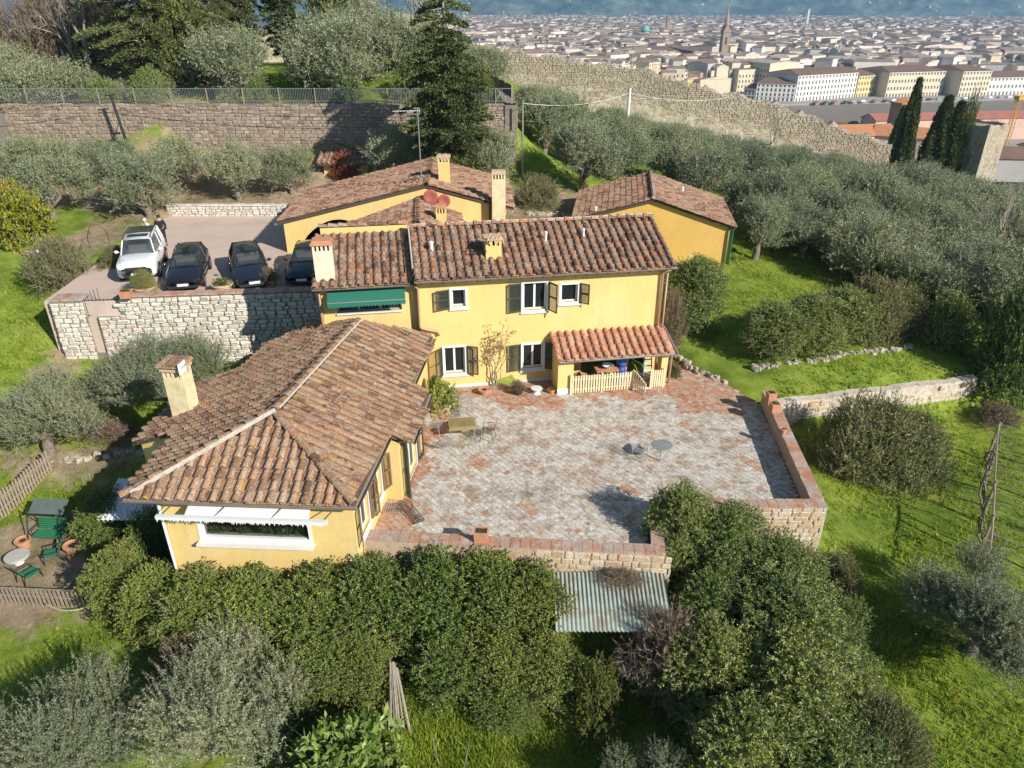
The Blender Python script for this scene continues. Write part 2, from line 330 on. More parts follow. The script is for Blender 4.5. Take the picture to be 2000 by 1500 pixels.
c2 = mixc(nt, at2.outputs['Fac'], c1, city)
f = ramp(nt, noise(nt, 26, 5, .75, pos), [(.3, (.55,) * 3), (.68, (1.25,) * 3)])
big = ramp(nt, noise(nt, .16, 5, .7, pos), [(.36, (.62, .68, .6)), (.5, (1, 1, 1)), (.66, (1.12, 1.05, .95))]); c2 = mixc(nt, 1., c2, big, 'MULTIPLY')
nt.links.new(mixc(nt, 1., c2, f, 'MULTIPLY'), p.inputs['Base Color']); nt.links.new(bumpn(nt, noise(nt, 22, 6, .75, pos), .9, .06), p.inputs['Normal'])
M['ground'] = m
me = arr_mesh('ground', np.stack([GX, GY, GZ], -1).reshape(-1, 3), GF, M['ground'], smooth=True)
def blob(x, y, cx, cy, rx, ry): return np.exp(-(((x - cx) / rx) ** 2 + ((y - cy) / ry) ** 2))
def bare_at(x, y):
    b = .9 * blob(x, y, -17.5, 20.5, 4.2, 3.0) + .9 * blob(x, y, -18, 47.6, 7, 1.8) + .8 * blob(x, y, -24.5, 41, 2.6, 5) + .8 * blob(x, y, -17.5, 25.4, 4, 1.3)
    b = b + .5 * blob(x, y, -17, 19.5, 5, 2.5) + .6 * blob(x, y, 2, 47, 6, 4) + 1.0 * blob(x, y, -20, 50.5, 30, 4.2) + .6 * blob(x, y, -30, 58, 30, 3) + .8 * blob(x, y, -21.4, 29.6, 1.6, 3.6) + .5 * blob(x, y, -4, 16, 12, 1.0) + .7 * blob(x, y, -8.3, 14.6, 2.2, 2.2) + .5 * blob(x, y, 15, 32.6, 4, .8)
    return np.clip(b, 0, 1)
a = me.attributes.new('bare', 'FLOAT', 'POINT'); a.data.foreach_set('value', bare_at(GX, GY).ravel().astype(np.float32))
a = me.attributes.new('far', 'FLOAT', 'POINT'); a.data.foreach_set('value', np.clip((np.hypot(GX, GY) - 170) / 80, 0, 1).ravel().astype(np.float32))
tag(link('ground', me), kind='structure')
# grass blades, tufts
def blades(n, xlo, xhi, ylo, yhi, h, keep):
    x = rng.uniform(xlo, xhi, n); y = rng.uniform(ylo, yhi, n)
    k = keep(x, y) & (bare_at(x, y) < rng.uniform(.15, .9, n)); return x[k], y[k], h * rng.uniform(.5, 1.5, k.sum())
def keep_r(x, y): return ~((x > -11) & (x < 10.8 + (y - 20) * .1) & (y > 17) & (y < 32)) & ~((x > -21.5) & (x < 6) & (y > 31) & (y < 47)) & ~((x > 3) & (x < 13) & (y > 40.5) & (y < 50))
bx, by, bh = (np.concatenate(q) for q in zip(
    blades(26000, 9.5, 27, 14, 47, .13, keep_r), blades(16000, -4, 6, 10, 16.5, .16, keep_r), blades(14000, -27, -12, 22, 37, .13, keep_r), blades(5000, -22, -12, 16, 24, .09, keep_r), blades(9000, 6, 18, 9, 18, .14, keep_r)))
bz = gz(bx, by); n = len(bx)
q = rng.normal(0, 1, (n, 3, 2)) * .045; lean = rng.normal(0, .4, (n, 3, 2)); V = np.zeros((n, 3, 3, 3))
wd = rng.uniform(.012, .028, (n, 3)); an = rng.uniform(0, 6.28, (n, 3))
for j, sg in ((0, -1), (1, 1)):
    V[:, :, j, 0] = bx[:, None] + q[..., 0] + sg * wd * np.cos(an); V[:, :, j, 1] = by[:, None] + q[..., 1] + sg * wd * np.sin(an); V[:, :, j, 2] = bz[:, None] - .02
V[:, :, 2, 0] = bx[:, None] + q[..., 0] + lean[..., 0] * bh[:, None]; V[:, :, 2, 1] = by[:, None] + q[..., 1] + lean[..., 1] * bh[:, None]; V[:, :, 2, 2] = bz[:, None] + bh[:, None]
M['grass'] = leafmat('grass_blade', [(0, (.16, .26, .026)), (.4, (.30, .43, .042)), (.75, (.42, .53, .06)), (.93, (.48, .48, .12)), (1, (.52, .42, .2))], .6, .45, 0)
tag(link('grass', arr_mesh('grass', V.reshape(-1, 3), np.arange(n * 9).reshape(-1, 3), M['grass'])), 'bright green winter grass growing on the lawns round the villa', None, None, 'stuff')
# ------------------------------------------------------------------ far hills, city
hm, nt, p = newmat('hazy_hill_wood'); p.inputs['Roughness'].default_value = 1; p.inputs['Specular IOR Level'].default_value = 0
pos = geo(nt).outputs['Position']
c = mixc(nt, ramp(nt, noise(nt, .006, 7, .75, pos), [(.42, (0, 0, 0)), (.6, (1, 1, 1))]), (.06, .13, .14), (.24, .31, .28))  # distance haze painted in: the patchy wood tones are shifted to blue
nt.links.new(mixc(nt, 1., c, ramp(nt, noise(nt, .02, 6, .8, pos), [(.3, (.5,) * 3), (.7, (1.3,) * 3)]), 'MULTIPLY'), p.inputs['Base Color'])
def hill_z(x, y):
    x = np.asarray(x, float); y = np.asarray(y, float); t = np.clip((y - 3950 - 160 * np.sin(x / 700) - 60 * np.sin(x / 210 + 2)) / 1500, 0, 1); k = np.clip(t * 5, 0, 1)
    return -50 + 400 * t ** .85 * (1 + .22 * np.sin(x / 900 + 1) + .14 * np.sin(x / 330)) + k * (26 * np.sin(x / 120 + y / 160) + 18 * np.sin(x / 67 - y / 75) + 11 * np.sin(x / 31 + y / 43 + 2) + 7 * np.sin(x / 17 - y / 23)) - (t <= 0) * 3
hx = np.linspace(-1500, 5200, 420); hy = np.linspace(3700, 5700, 90); HX, HY = np.meshgrid(hx, hy); HZ = hill_z(HX, HY)
I = np.arange(HX.size).reshape(HX.shape)
tag(link('hills', arr_mesh('hills', np.stack([HX, HY, HZ], -1).reshape(-1, 3), np.stack([I[:-1, :-1], I[:-1, 1:], I[1:, 1:], I[1:, :-1]], -1).reshape(-1, 4), hm, smooth=True)), kind='structure')
PL = -48.0
def house_block(cx, cy, cz, wx, wy, h, rz, rise):
    """verts and faces (quads) of a gabled house: 4 walls + roof with small eaves; material 0 wall, 1 roof"""
    co, si = np.cos(rz), np.sin(rz)
    def P(a, b, z): return (cx + a * co - b * si, cy + a * si + b * co, cz + z)
    x, y = wx / 2, wy / 2; e = .25
    v = [P(-x, -y, -6), P(x, -y, -6), P(x, y, -6), P(-x, y, -6), P(-x, -y, h), P(x, -y, h), P(x, y, h), P(-x, y, h),
         P(-x - e, -y - e, h), P(x + e, -y - e, h), P(x + e, y + e, h), P(-x - e, y + e, h), P(-x - e, 0, h + rise), P(x + e, 0, h + rise)]
    f = [(0, 1, 5, 4), (1, 2, 6, 5), (2, 3, 7, 6), (3, 0, 4, 7), (8, 9, 13, 12), (10, 11, 12, 13), (9, 10, 13, 13), (11, 8, 12, 12)]
    return v, f, [0, 0, 0, 0, 1, 1, 0, 0]
WALLC = {'white': (.74, .72, .68), 'cream': (.70, .62, .46), 'yellow': (.72, .56, .26), 'ochre': (.60, .43, .22), 'pink': (.66, .46, .36), 'grey': (.46, .44, .42), 'beige': (.62, .52, .40)}
for k, c in WALLC.items(): M['w_' + k] = plain(k + '_city_wall', c, .9, var=.12, vscale=.3)
M['w_roof'] = pieces('city_roof', [(0, (.18, .125, .10)), (.35, (.29, .205, .16)), (.65, (.38, .285, .235)), (1, (.43, .38, .34))], bump=0, bscale=.6, fine=.2)
M['w_roof_orange'] = plain('orange_city_roof', (.52, .23, .10), .9, var=.15, vscale=.6)
M['w_win'] = plain('city_window', (.10, .09, .08), .4)
M['w_mixed'] = pieces('mixed_city_wall', [(0, (.82, .80, .77)), (.3, (.74, .67, .56)), (.45, (.66, .53, .36)), (.6, (.82, .80, .77)), (.85, (.64, .54, .47)), (1, (.5, .48, .47))], bump=0, bscale=.3, fine=.12)
def road_y(x): return 552 + .25 * (x - 200)   # the embankment line by the river
cand = []
for i in range(22000):
    d = 430 + 3500 * rng.random() ** 1.25; a = rng.uniform(-.10, .75); x, y = d * math.sin(a), d * math.cos(a)
    if y < road_y(x) + 75: continue
    if 150 < x < 330 and 740 < y < 920: continue                           # the great church
    cand.append((d, x, y))
cand.sort(); n_big = 0; bigs = []; far = []; cells = {}
for d, x, y in cand:
    s = (rng.uniform(7, 15) if rng.random() < .86 else rng.uniform(18, 38)) * (1 + d / 4200); s2 = s * rng.uniform(.6, 1.1); key = (int(x / (s * .9)), int(y / (s * .9)))
    if (key, int(d / 300)) in cells: continue
    cells[(key, int(d / 300))] = 1
    it = (x, y, PL, s, s2, rng.uniform(11, 25), rng.choice([.3, .3, -.2, -1.2, .75]) + rng.normal(0, .18), rng.uniform(.8, 2.2))
    (bigs if len(bigs) < 250 else far).append((d, it))
cols = ['white', 'white', 'cream', 'yellow', 'beige', 'pink', 'grey', 'cream']
sizew = lambda s: 'long' if s > 15.5 else 'broad' if s > 11.5 else 'small'
CC = [cols[int(rng.integers(8))] for _ in bigs]; raw = []
for (d, it), c in zip(bigs, CC):
    q = it[0] / it[1]; side = 'left of the stone spire' if q < .24 else 'close to the stone spire' if q < .32 else 'behind the white palace' if q < .43 else 'behind the cream palaces' if q < .56 else 'at the right edge'
    raw.append(f"{sizew(it[3])} {c} house {'nearer' if d < 760 else 'farther'} {side}")
LABS = [None] * len(raw); ORDW = ['leftmost', 'second from left', 'third from left', 'fourth from left', 'fifth from left', 'sixth from left', 'seventh from left', 'eighth from left', 'ninth from left', 'tenth from left', 'eleventh from left', 'twelfth from left', 'thirteenth from left', 'fourteenth from left', 'fifteenth from left', 'sixteenth from left', 'seventeenth from left', 'eighteenth from left', 'nineteenth from left', 'twentieth from left', 'twenty-first from left', 'twenty-second from left', 'twenty-third from left', 'twenty-fourth from left', 'twenty-fifth from left', 'twenty-sixth from left', 'twenty-seventh from left', 'twenty-eighth from left', 'twenty-ninth from left', 'thirtieth from left']
for r_ in set(raw):
    ii = sorted((k for k in range(len(raw)) if raw[k] == r_), key=lambda k: bigs[k][1][0] / bigs[k][1][1])
    for n_, k in enumerate(ii): LABS[k] = (r_ if len(ii) == 1 else f"{r_}, {ORDW[min(n_, 29)]}") 
for k, (d, it) in enumerate(bigs):
    c = CC[k]; v, f, mi = house_block(0, 0, 0, *it[3:5], it[5], 0, it[7])
    lab = LABS[k]
    t = thing('town_house', lab, 'house', it[:3], it[6], 'town houses packed across the city plain')
    if d < 900:
        a = MB(); a.add(v[:8], f[:4]); a.add([v[8], v[11], v[12], v[9], v[10], v[13]], [(0, 1, 2), (3, 5, 4)]); a.build('wall', M['w_' + c], t)
        a = MB(); a.add(v[8:], [(0, 1, 5, 4), (2, 3, 4, 5)]); a.build('roof', M['w_roof'], t)
        a = MB(); nw = int(it[3] / 3)
        for r_ in range(int(it[5] / 4)):
            for q in range(nw): a.box((-it[3] / 2 + (q + .5) * it[3] / nw, -it[4] / 2 - .02, 3 + r_ * 3.8), (1.1, .08, 1.9))
        a.build('window', M['w_win'], t, kind='stuff')
    else:
        a = MB(); a.add(v, [f[i] for i in range(6)]); a.m = mi[:6]; a.add([v[8], v[11], v[12], v[9], v[10], v[13]], [(0, 1, 2), (3, 5, 4)]); a.build('house_body', [M['w_' + c], M['w_roof']], t)
V = []; F = []; MI = []
for d, it in far:
    v, f, mi = house_block(*it); b = len(V); V += v; F += [tuple(b + i for i in q) for q in f]; MI += mi
for i in range(80):                                                        # villas scattered up the hills
    y = 3990 + 900 * rng.random() ** 1.5; x = rng.uniform(-.06, .62) * y + rng.normal(0, 30)
    v, f, mi = house_block(x, y, float(hill_z(np.array(x), np.array(y))) + 1, rng.uniform(7, 15), rng.uniform(6, 10), rng.uniform(3.5, 7), rng.uniform(-.4, .4), 3)
    b = len(V); V += v; F += [tuple(b + j for j in q) for q in f]; MI += mi
a = MB(); a.v = V; a.f = [tuple(dict.fromkeys(q)) for q in F]; a.m = MI
tag(a.build('far_city', [M['w_mixed'], M['w_roof']]), 'far pale houses of the city running to the foot of the blue hills', None, None, 'stuff')
# ------------------------------------------------------------------ city landmarks
def gable(mb, L, W, h, rise, mi=(0, 1), e=.5, z0=-3):
    """gabled hall along x, centred; walls mi[0], roof slabs mi[1]"""
    x, y = L / 2, W / 2
    mb.add([(-x, -y, z0), (x, -y, z0), (x, y, z0), (-x, y, z0), (-x, -y, h), (x, -y, h), (x, y, h), (-x, y, h), (-x, 0, h + rise), (x, 0, h + rise)],
           [(0, 1, 5, 4), (2, 3, 7, 6), (1, 2, 6, 9, 5), (3, 0, 4, 8, 7)], mi[0])
    k = rise / y
    mb.slab([(-x - e, -y - e, h - e * k + .1), (x + e, -y - e, h - e * k + .1), (x + e, 0, h + rise + .1), (-x - e, 0, h + rise + .1)], .3, mi[1])
    mb.slab([(x + e, y + e, h - e * k + .1), (-x - e, y + e, h - e * k + .1), (-x - e, 0, h + rise + .1), (x + e, 0, h + rise + .1)], .3, mi[1])
    return mb
M['brown_stone'] = plain('brown_church_stone', (.36, .29, .22), .9, var=.12, vscale=.2)
M['brown_roof'] = plain('long_brown_roof', (.20, .12, .085), .9, var=.15, vscale=.3)
t = thing('stone_spire', 'tall pointed brown stone church spire rising over the city roofs', 'spire', (225, 850, PL), R(8))
a = MB(); a.box((0, 0, 18), (7.4, 7.4, 42)); a.build('shaft', M['brown_stone'], t)
a = MB()
for s in (-1, 1):
    a.add([(-3.9, s * 3.9, 39), (3.9, s * 3.9, 39), (0, s * 3.9, 47)], [(0, 1, 2)]); a.add([(s * 3.9, -3.9, 39), (s * 3.9, 3.9, 39), (s * 3.9, 0, 47)], [(0, 1, 2)])
a.box((0, 0, 38.6), (8.4, 8.4, .9)); a.build('gable_crown', M['brown_stone'], t)
a = MB(); a.lathe([(3.7, 39), (2.2, 50), (.9, 58), (.18, 66)], n=8); a.build('spire_cone', M['brown_stone'], t)
a = MB(); a.box((0, 0, 66.6), (.35, .35, 1.8)); a.box((0, 0, 66.8), (1.3, .3, .3)); a.build('cross', M['dark_metal'], t)
for z in (13, 30):
    for s in (0, 1):
        a = MB(); a.box((0, -3.72, z) if s == 0 else (3.72, 0, z), (1.6, .2, 7) if s == 0 else (.2, 1.6, 7)); a.build('belfry_opening', M['dark_inside'], t)
t = thing('great_church', 'long brown church with a vast tiled nave roof beside the spire', 'church', (176, 895, PL), R(-14))
a = MB(); gable(a, 92, 30, 16, 6); a.build('nave', [M['brown_stone'], M['brown_roof']], t)
a = MB(); gable(a, 44, 16, 16, 4.5); o = a.build('transept', [M['brown_stone'], M['brown_roof']], t); o.location = (36, -10, 0); o.rotation_euler = (0, 0, R(90))
a = MB()
for k in range(11): a.box((-40 + k * 6.6, -15.1, 7.5), (1.1, .5, 8))
a.build('tall_window', M['dark_inside'], t, kind='stuff')
t = thing('domed_synagogue', 'pale building with a turquoise copper dome far across the city', 'domed building', (216, 1310, PL), R(5))
a = MB(); a.box((0, 0, 8), (22, 22, 22)); a.build('hall', M['w_white'], t)
a = MB(); a.lathe([(6.6, 18), (6.6, 25)], n=16); a.build('drum', M['w_white'], t)
a = MB(); a.lathe([(7.2, 25), (7, 28), (5.8, 31.5), (3.4, 34), (.8, 35.2), (.3, 38)], n=18); a.build('dome', plain('verdigris_dome', (.16, .44, .40), .7), t, smooth=True)
for s in (-1, 1): a = MB(); a.lathe([(2, 0), (2, 19), (1.8, 21), (.3, 22.5)], (s * 12.5, -11, 0), 10); a.build('side_turret', M['w_white'], t)
def bell_tower(x, y, h, w, col, lab):
    t = thing('bell_tower', lab, 'tower', (x, y, PL), R(6))
    a = MB(); a.box((0, 0, h / 2 - 2), (w, w, h + 4)); a.build('shaft', col, t)
    a = MB(); a.lathe([(w * .8, h), (.1, h + w * .55)], n=4); o = a.build('roof', M['w_roof'], t); o.rotation_euler = (0, 0, R(45))
    for s in range(2): a = MB(); a.box((0, -w / 2 - .02, h - 3.4) if s == 0 else (w / 2 + .02, 0, h - 3.4), (w * .3, .2, 3.4) if s == 0 else (.2, w * .3, 3.4)); a.build('belfry_opening', M['dark_inside'], t)
bell_tower(224, 776, 14, 9, M['w_beige'], 'square pale tower with arched openings just right of the spire')
bell_tower(357, 884, 25, 4.5, M['w_white'], 'slender white bell tower above the white riverside palace')
bell_tower(300, 1560, 42, 7, M['brown_stone'], 'thin brown tower standing on the city skyline left of centre')
bell_tower(690, 1900, 56, 5, M['w_white'], 'tall thin white campanile near the foot of the hills')
def palazzo(x0, y0, x1, y1, h, dp, col, nf, nw, lab, rise=3.2):
    L = math.hypot(x1 - x0, y1 - y0); rz = math.atan2(y1 - y0, x1 - x0); t = thing('riverside_palace', lab, 'palace', (x0, y0, PL), rz, 'palaces in a row along the river')
    a = MB(); a.box((L / 2, dp / 2, h / 2 - 1), (L, dp, h + 2)); a.build('wall', col, t)
    a = MB(); e = .8; z = h + .02
    a.add([(-e, -e, z), (L + e, -e, z), (L + e, dp + e, z), (-e, dp + e, z), (min(6, L * .2), dp / 2, z + rise), (L - min(6, L * .2), dp / 2, z + rise)], [(3, 2, 1, 0), (0, 1, 5, 4), (1, 2, 5), (2, 3, 4, 5), (3, 0, 4)]); a.build('roof', M['brown_roof'], t)
    a = MB(); a.box((L / 2, -.15, h - .5), (L + .4, .5, .6)); a.box((L / 2, -.1, 4.6), (L + .1, .3, .35)); a.build('cornice', M['w_white'], t)
    a = MB()
    for r_ in range(nf):
        for q in range(nw): a.box(((q + .5) * L / nw, -.03, 2.6 + r_ * (h - 4) / max(1, nf - 1)), (1.15, .12, 2.1 if r_ else 2.6))
        for q in range(3): a.box((L + .03, (q + .5) * dp / 3, 2.6 + r_ * (h - 4) / max(1, nf - 1)), (.12, 1.1, 2.1))
    a.build('window', M['w_win'], t, kind='stuff'); return t
palazzo(170, 571, 177, 567, 9, 22, M['w_grey'], 3, 3, 'low grey building at the left end of the riverside row')
palazzo(177.5, 567, 203, 559, 13.5, 24, M['w_white'], 4, 9, 'long white riverside palace of four storeys with flat parapet')
palazzo(203.5, 559, 258, 587, 19, 30, M['w_white'], 5, 18, 'big bright white riverside palace of five storeys with brown roof')
palazzo(259, 587, 276, 596, 16.5, 24, M['w_yellow'], 4, 6, 'narrow yellow riverside house between white and cream palaces')
palazzo(281, 586, 330, 600, 19, 36, M['w_cream'], 4, 18, 'wide cream riverside palace with rows of tall windows')
palazzo(338, 590, 364, 598, 19.5, 40, M['w_cream'], 5, 9, 'square cream palace right of the shaded street gap')
palazzo(364.6, 599, 430, 612, 14.5, 30, M['w_white'], 3, 20, 'low white riverside building running out at the right edge')
palazzo(262, 690, 330, 705, 11, 40, M['w_beige'], 3, 14, 'long low beige library wing behind the riverside palaces')
palazzo(400, 720, 470, 740, 13, 40, M['w_beige'], 3, 14, 'long pale palace with brown roof behind the right row')
palazzo(225, 705, 262, 700, 7, 30, M['w_beige'], 2, 6, 'low beige hall with a wide flat roof right of the spire')
# river and embankment
def strip(name, pts, m, t=.5):
    a = MB(); a.slab(pts, t); return tag(a.build(name, m), kind='structure')
M['river'] = plain('river_water', (.24, .20, .155), .6); M['road_stone'] = plain('embankment_road', (.34, .32, .30), .9, var=.12, vscale=.05)
strip('embankment_road', [(100, 526, PL + 1.6), (500, 606, PL + 1.6), (500, 626, PL + 1.6), (150, 572, PL + 1.6)], M['road_stone'], 6)
strip('river', [(100, 430, PL + .3), (520, 500, PL + .3), (500, 605.5, PL + .3), (100, 525.5, PL + .3)], M['river'])
strip('riverside_ground', [(100, 330, PL + .8), (520, 380, PL + .8), (520, 470, PL + .8), (100, 400, PL + .8)], M['road_stone'])
for i in range(26):
    x = 215 + i * 7.5 + random.uniform(-2, 2); y = road_y(x) + .2 * (x - 200) * 0 - 8
    t = thing('parked_car', f'tiny parked car on the riverside road, {ORDW[i]} in the line', 'car', (x, y + (x - 200) * -.03, PL + 1.65), R(14), 'cars parked in a line along the river road')
    a = MB(); a.box((0, 0, .65), (4.2, 1.75, .8)); a.box((-.1, 0, 1.25), (2.2, 1.6, .55)); a.build('car_body', random.choice([M['car_white'], M['car_black'], M['grey_metal'], M['dish_red']]), t)
def roofed(x, y, z, L, W, h, rise, rz, wall, roof, name, lab, cat='house', group=None):
    t = thing(name, lab, cat, (x, y, z), R(rz), group)
    a = MB(); gable(a, L, W, h, rise, (0, 0)); 
    b = MB(); b.add(a.v[:10], a.f[:4]); b.build('wall', wall, t)
    c = MB(); c.add(a.v[10:], [tuple(i - 10 for i in f) for f in a.f[4:]]); c.build('roof', roof, t); return t
roofed(142, 312, -38, 26, 15, 7, 3, 8, M['w_beige'], M['w_roof_orange'], 'riverside_house', 'house with a wide pale orange roof beyond the city wall')
roofed(158, 306, -38, 22, 13, 7, 3, -28, M['w_beige'], M['w_roof_orange'], 'riverside_house', 'house with a vivid orange roof and dark dormer beyond the wall')
roofed(131, 288, -37, 40, 12, 4, 2, 4, M['w_beige'], M['w_roof'], 'riverside_house', 'low long house with dull red roof below the orange roofs')
roofed(178, 262, -36, 26, 16, 5, 2.5, -6, M['w_grey'], M['brown_roof'], 'riverside_house', 'large dark brown roofed house left of the lone cypress')
roofed(132, 330, -40, 30, 10, 5, 2, 12, M['w_cream'], M['w_roof'], 'riverside_house', 'cream house with thin red roof at the foot of the white palace')
roofed(196, 250, -33, 12, 8, 5, .6, 0, M['w_white'], M['w_white'], 'riverside_house', 'small flat white building seen between the cypresses')
roofed(262, 312, -36, 60, 14, 6, 2, 5, M['w_pink'], M['w_roof'], 'riverside_house', 'long dull red roofed house behind the stone tower')
roofed(250, 236, -36, 30, 12, 6, 1.5, -8, M['w_grey'], M['w_grey'], 'riverside_house', 'grey roofed workshop right of the stone tower')
roofed(292, 330, -38, 16, 12, 9, 2, -12, M['w_white'], M['w_roof'], 'riverside_house', 'white house with small red roof at the right edge')
for k, (x, y, z, L_, W_, h_, rz_, wc, rc) in enumerate(((206, 285, -38, 24, 10, 6, 6, 'w_cream', 'w_roof'), (228, 292, -38, 22, 10, 7, -10, 'w_white', 'w_roof'), (205, 222, -31, 18, 9, 5, 10, 'w_beige', 'w_roof'), (172, 214, -28, 20, 9, 5, -12, 'w_cream', 'brown_roof'), (282, 296, -38, 26, 11, 7, 4, 'w_yellow', 'w_roof'), (306, 345, -41, 30, 12, 7, 10, 'w_white', 'w_roof'), (250, 268, -36, 16, 9, 6, 25, 'w_white', 'w_roof_orange'), (222, 250, -34, 20, 9, 4, -5, 'w_grey', 'brown_roof'), (118, 262, -33, 18, 10, 5, 10, 'w_beige', 'w_roof'), (262, 345, -41, 40, 12, 6, 5, 'w_pink', 'w_roof'))):
    roofed(x, y, z, L_, W_, h_, 1.8, rz_, M[wc], M[rc], 'riverside_house', f"{['first', 'second', 'third', 'fourth', 'fifth', 'sixth', 'seventh', 'eighth', 'ninth', 'tenth'][k]} small {wc[2:]} house among the roofs between wall and river")
roofed(236, 398, -44, 110, 13, 8, 2.4, 8, M['w_pink'], plain('dull_red_roof', (.40, .15, .11), .9, var=.15, vscale=.2), 'riverside_house', 'very long building with a dull red roof along the near river bank')
roofed(150, 395, -45, 60, 10, 5, 1.5, 10, M['w_beige'], M['w_roof'], 'riverside_house', 'low long house with brown roof left on the near river bank')
t = thing('brick_tower', 'square brown brick tower with tiled cap behind the city wall', 'tower', (167, 330, -38), R(12))
a = MB(); a.box((0, 0, 4), (7, 7, 24)); a.build('shaft', plain('tower_brick', (.36, .24, .15), .9, var=.2, vscale=.3), t)
a = MB(); a.box((0, 0, 16.3), (8, 8, .6)); a.lathe([(5.4, 16.6), (.2, 18.6)], n=4); a.build('roof', M['w_roof_orange'], t)
for z in (2, 9): a = MB(); a.box((.5, -3.55, z), (1.5, .2, 3)); a.build('blind_window', M['w_beige'], t)
t = thing('tower_crane', 'yellow lattice tower crane mast at the right edge', 'crane', (213, 326, -46), R(20))
a = MB()
for sx in (-.8, .8):
    for sy in (-.8, .8): a.tube([(sx, sy, 0), (sx, sy, 26)], .13, 4)
for k in range(13):
    for s in (-.8, .8): a.tube([(-.8, s, k * 2), (.8, s, k * 2 + 2)], .08, 3); a.tube([(s, -.8, k * 2), (s, .8, k * 2 + 2)], .08, 3)
YEL = plain('crane_yellow', (.62, .34, .06), .6); a.build('mast', YEL, t)
a = MB(); a.box((0, 0, 26.6), (3.4, 2.4, 1.4)); a.tube([(-3, 0, 28), (7, 0, 27.4)], .3, 4); a.build('jib', YEL, t)
# ------------------------------------------------------------------ medieval city wall running down the slope
WP = [(-8.46, 120.5, 9.94), (-1.51, 118.0, 9.15), (6.02, 117.0, 8.24), (11.24, 116.0, 7.41), (17.12, 115.0, 7.07), (21.48, 114.0, 6.18), (25.49, 113.0, 4.9), (29.53, 112.5, 4.05), (36.83, 111.5, 2.64), (47.23, 110.0, -0.66), (56.85, 108.5, -3.61)]
t = thing('city_wall', 'long pale ruined medieval city wall stepping down the olive slope', 'stone wall', (20, 135, 0))
V = []; F = []; k = 0; NS = 130; NZ = 16; TH = 1.6
acc = [0]
for a_, b_ in zip(WP, WP[1:]): acc.append(acc[-1] + math.dist(a_[:2], b_[:2]))
for i in range(NS + 1):
    s = acc[-1] * i / NS; j = max(q for q in range(len(acc) - 1) if acc[q] <= s + 1e-6); f_ = (s - acc[j]) / (acc[j + 1] - acc[j])
    p = [WP[j][q] + (WP[j + 1][q] - WP[j][q]) * f_ for q in range(3)]; g = p[2] - 10; top = p[2] + .3 * math.sin(i * .7) + .25 * math.sin(i * 1.9 + 1) + random.uniform(-.3, .25)
    dx, dy = WP[j + 1][0] - WP[j][0], WP[j + 1][1] - WP[j][1]; l = math.hypot(dx, dy); nxx, nyy = dy / l, -dx / l
    for q in range(NZ + 1):
        z = g + (top - g) * q / NZ; b_ = random.uniform(-.05, .05) + .5 * (1 - q / NZ); V.append((p[0] + nxx * b_, p[1] + nyy * b_, z))
    V.append((p[0] - nxx * TH, p[1] - nyy * TH, top - .15)); V.append((p[0] - nxx * TH, p[1] - nyy * TH, g))
    if i:
        m_ = NZ + 3
        for q in range(m_ - 1): F.append(((i - 1) * m_ + q, i * m_ + q, i * m_ + q + 1, (i - 1) * m_ + q + 1))
a = MB(); a.add(V, F); a.build('masonry', M['city_wall'], t, True)
CITY_WALL = t
t = thing('ruined_tower', 'tall pale stone gate tower with ivy on its dark side', 'tower', (59.6, 97.5, 0), R(30))
def rough_box(mb, x0, x1, y0, y1, z0, z1, n=5, amp=.12, mi=0):
    for (u0, v0, u1, v1) in ((x0, y0, x1, y0), (x1, y0, x1, y1), (x1, y1, x0, y1), (x0, y1, x0, y0)):
        vs = []; k = 8
        for i in range(n + 1):
            for j in range(k + 1):
                e = 0 if i in (0, n) else 1; vs.append((u0 + (u1 - u0) * i / n + random.uniform(-amp, amp) * e, v0 + (v1 - v0) * i / n + random.uniform(-amp, amp) * e, z0 + (z1 - z0) * j / k + (random.uniform(-.25, .25) if j == k else 0)))
        mb.add(vs, [(i * (k + 1) + j, (i + 1) * (k + 1) + j, (i + 1) * (k + 1) + j + 1, i * (k + 1) + j + 1) for i in range(n) for j in range(k)], mi)
    mb.box(((x0 + x1) / 2, (y0 + y1) / 2, z1 - .6), (x1 - x0 - .3, y1 - y0 - .3, .4), 0, mi)
a = MB(); rough_box(a, -2.3, 2.0, -2.6, 2.6, -14, 1.9, 5, .05); a.build('masonry', pieces('tan_tower_stone', [(0, (.38, .33, .26)), (1, (.42, .36, .28))], bump=.8, bscale=3, fine=.3, lich=(.28, .23, .17), lscale=.8, lrange=(.5, .66)), t)
IVY_TOWER = t
# haze: one closed box of thin air
hz = bpy.data.materials.new('haze'); hz.use_nodes = True; q = hz.node_tree; q.nodes.remove(q.nodes['Principled BSDF'])
pv = q.nodes.new('ShaderNodeVolumePrincipled'); pv.inputs['Color'].default_value = (.38, .66, 1.0, 1); pv.inputs['Density'].default_value = .00024; pv.inputs['Anisotropy'].default_value = .2
q.links.new(pv.outputs[0], q.nodes['Material Output'].inputs['Volume'])
a = MB(); a.box((0, 1500, 422), (13000, 16000, 956)); tag(a.build('haze', hz), None, None, None, 'stuff')
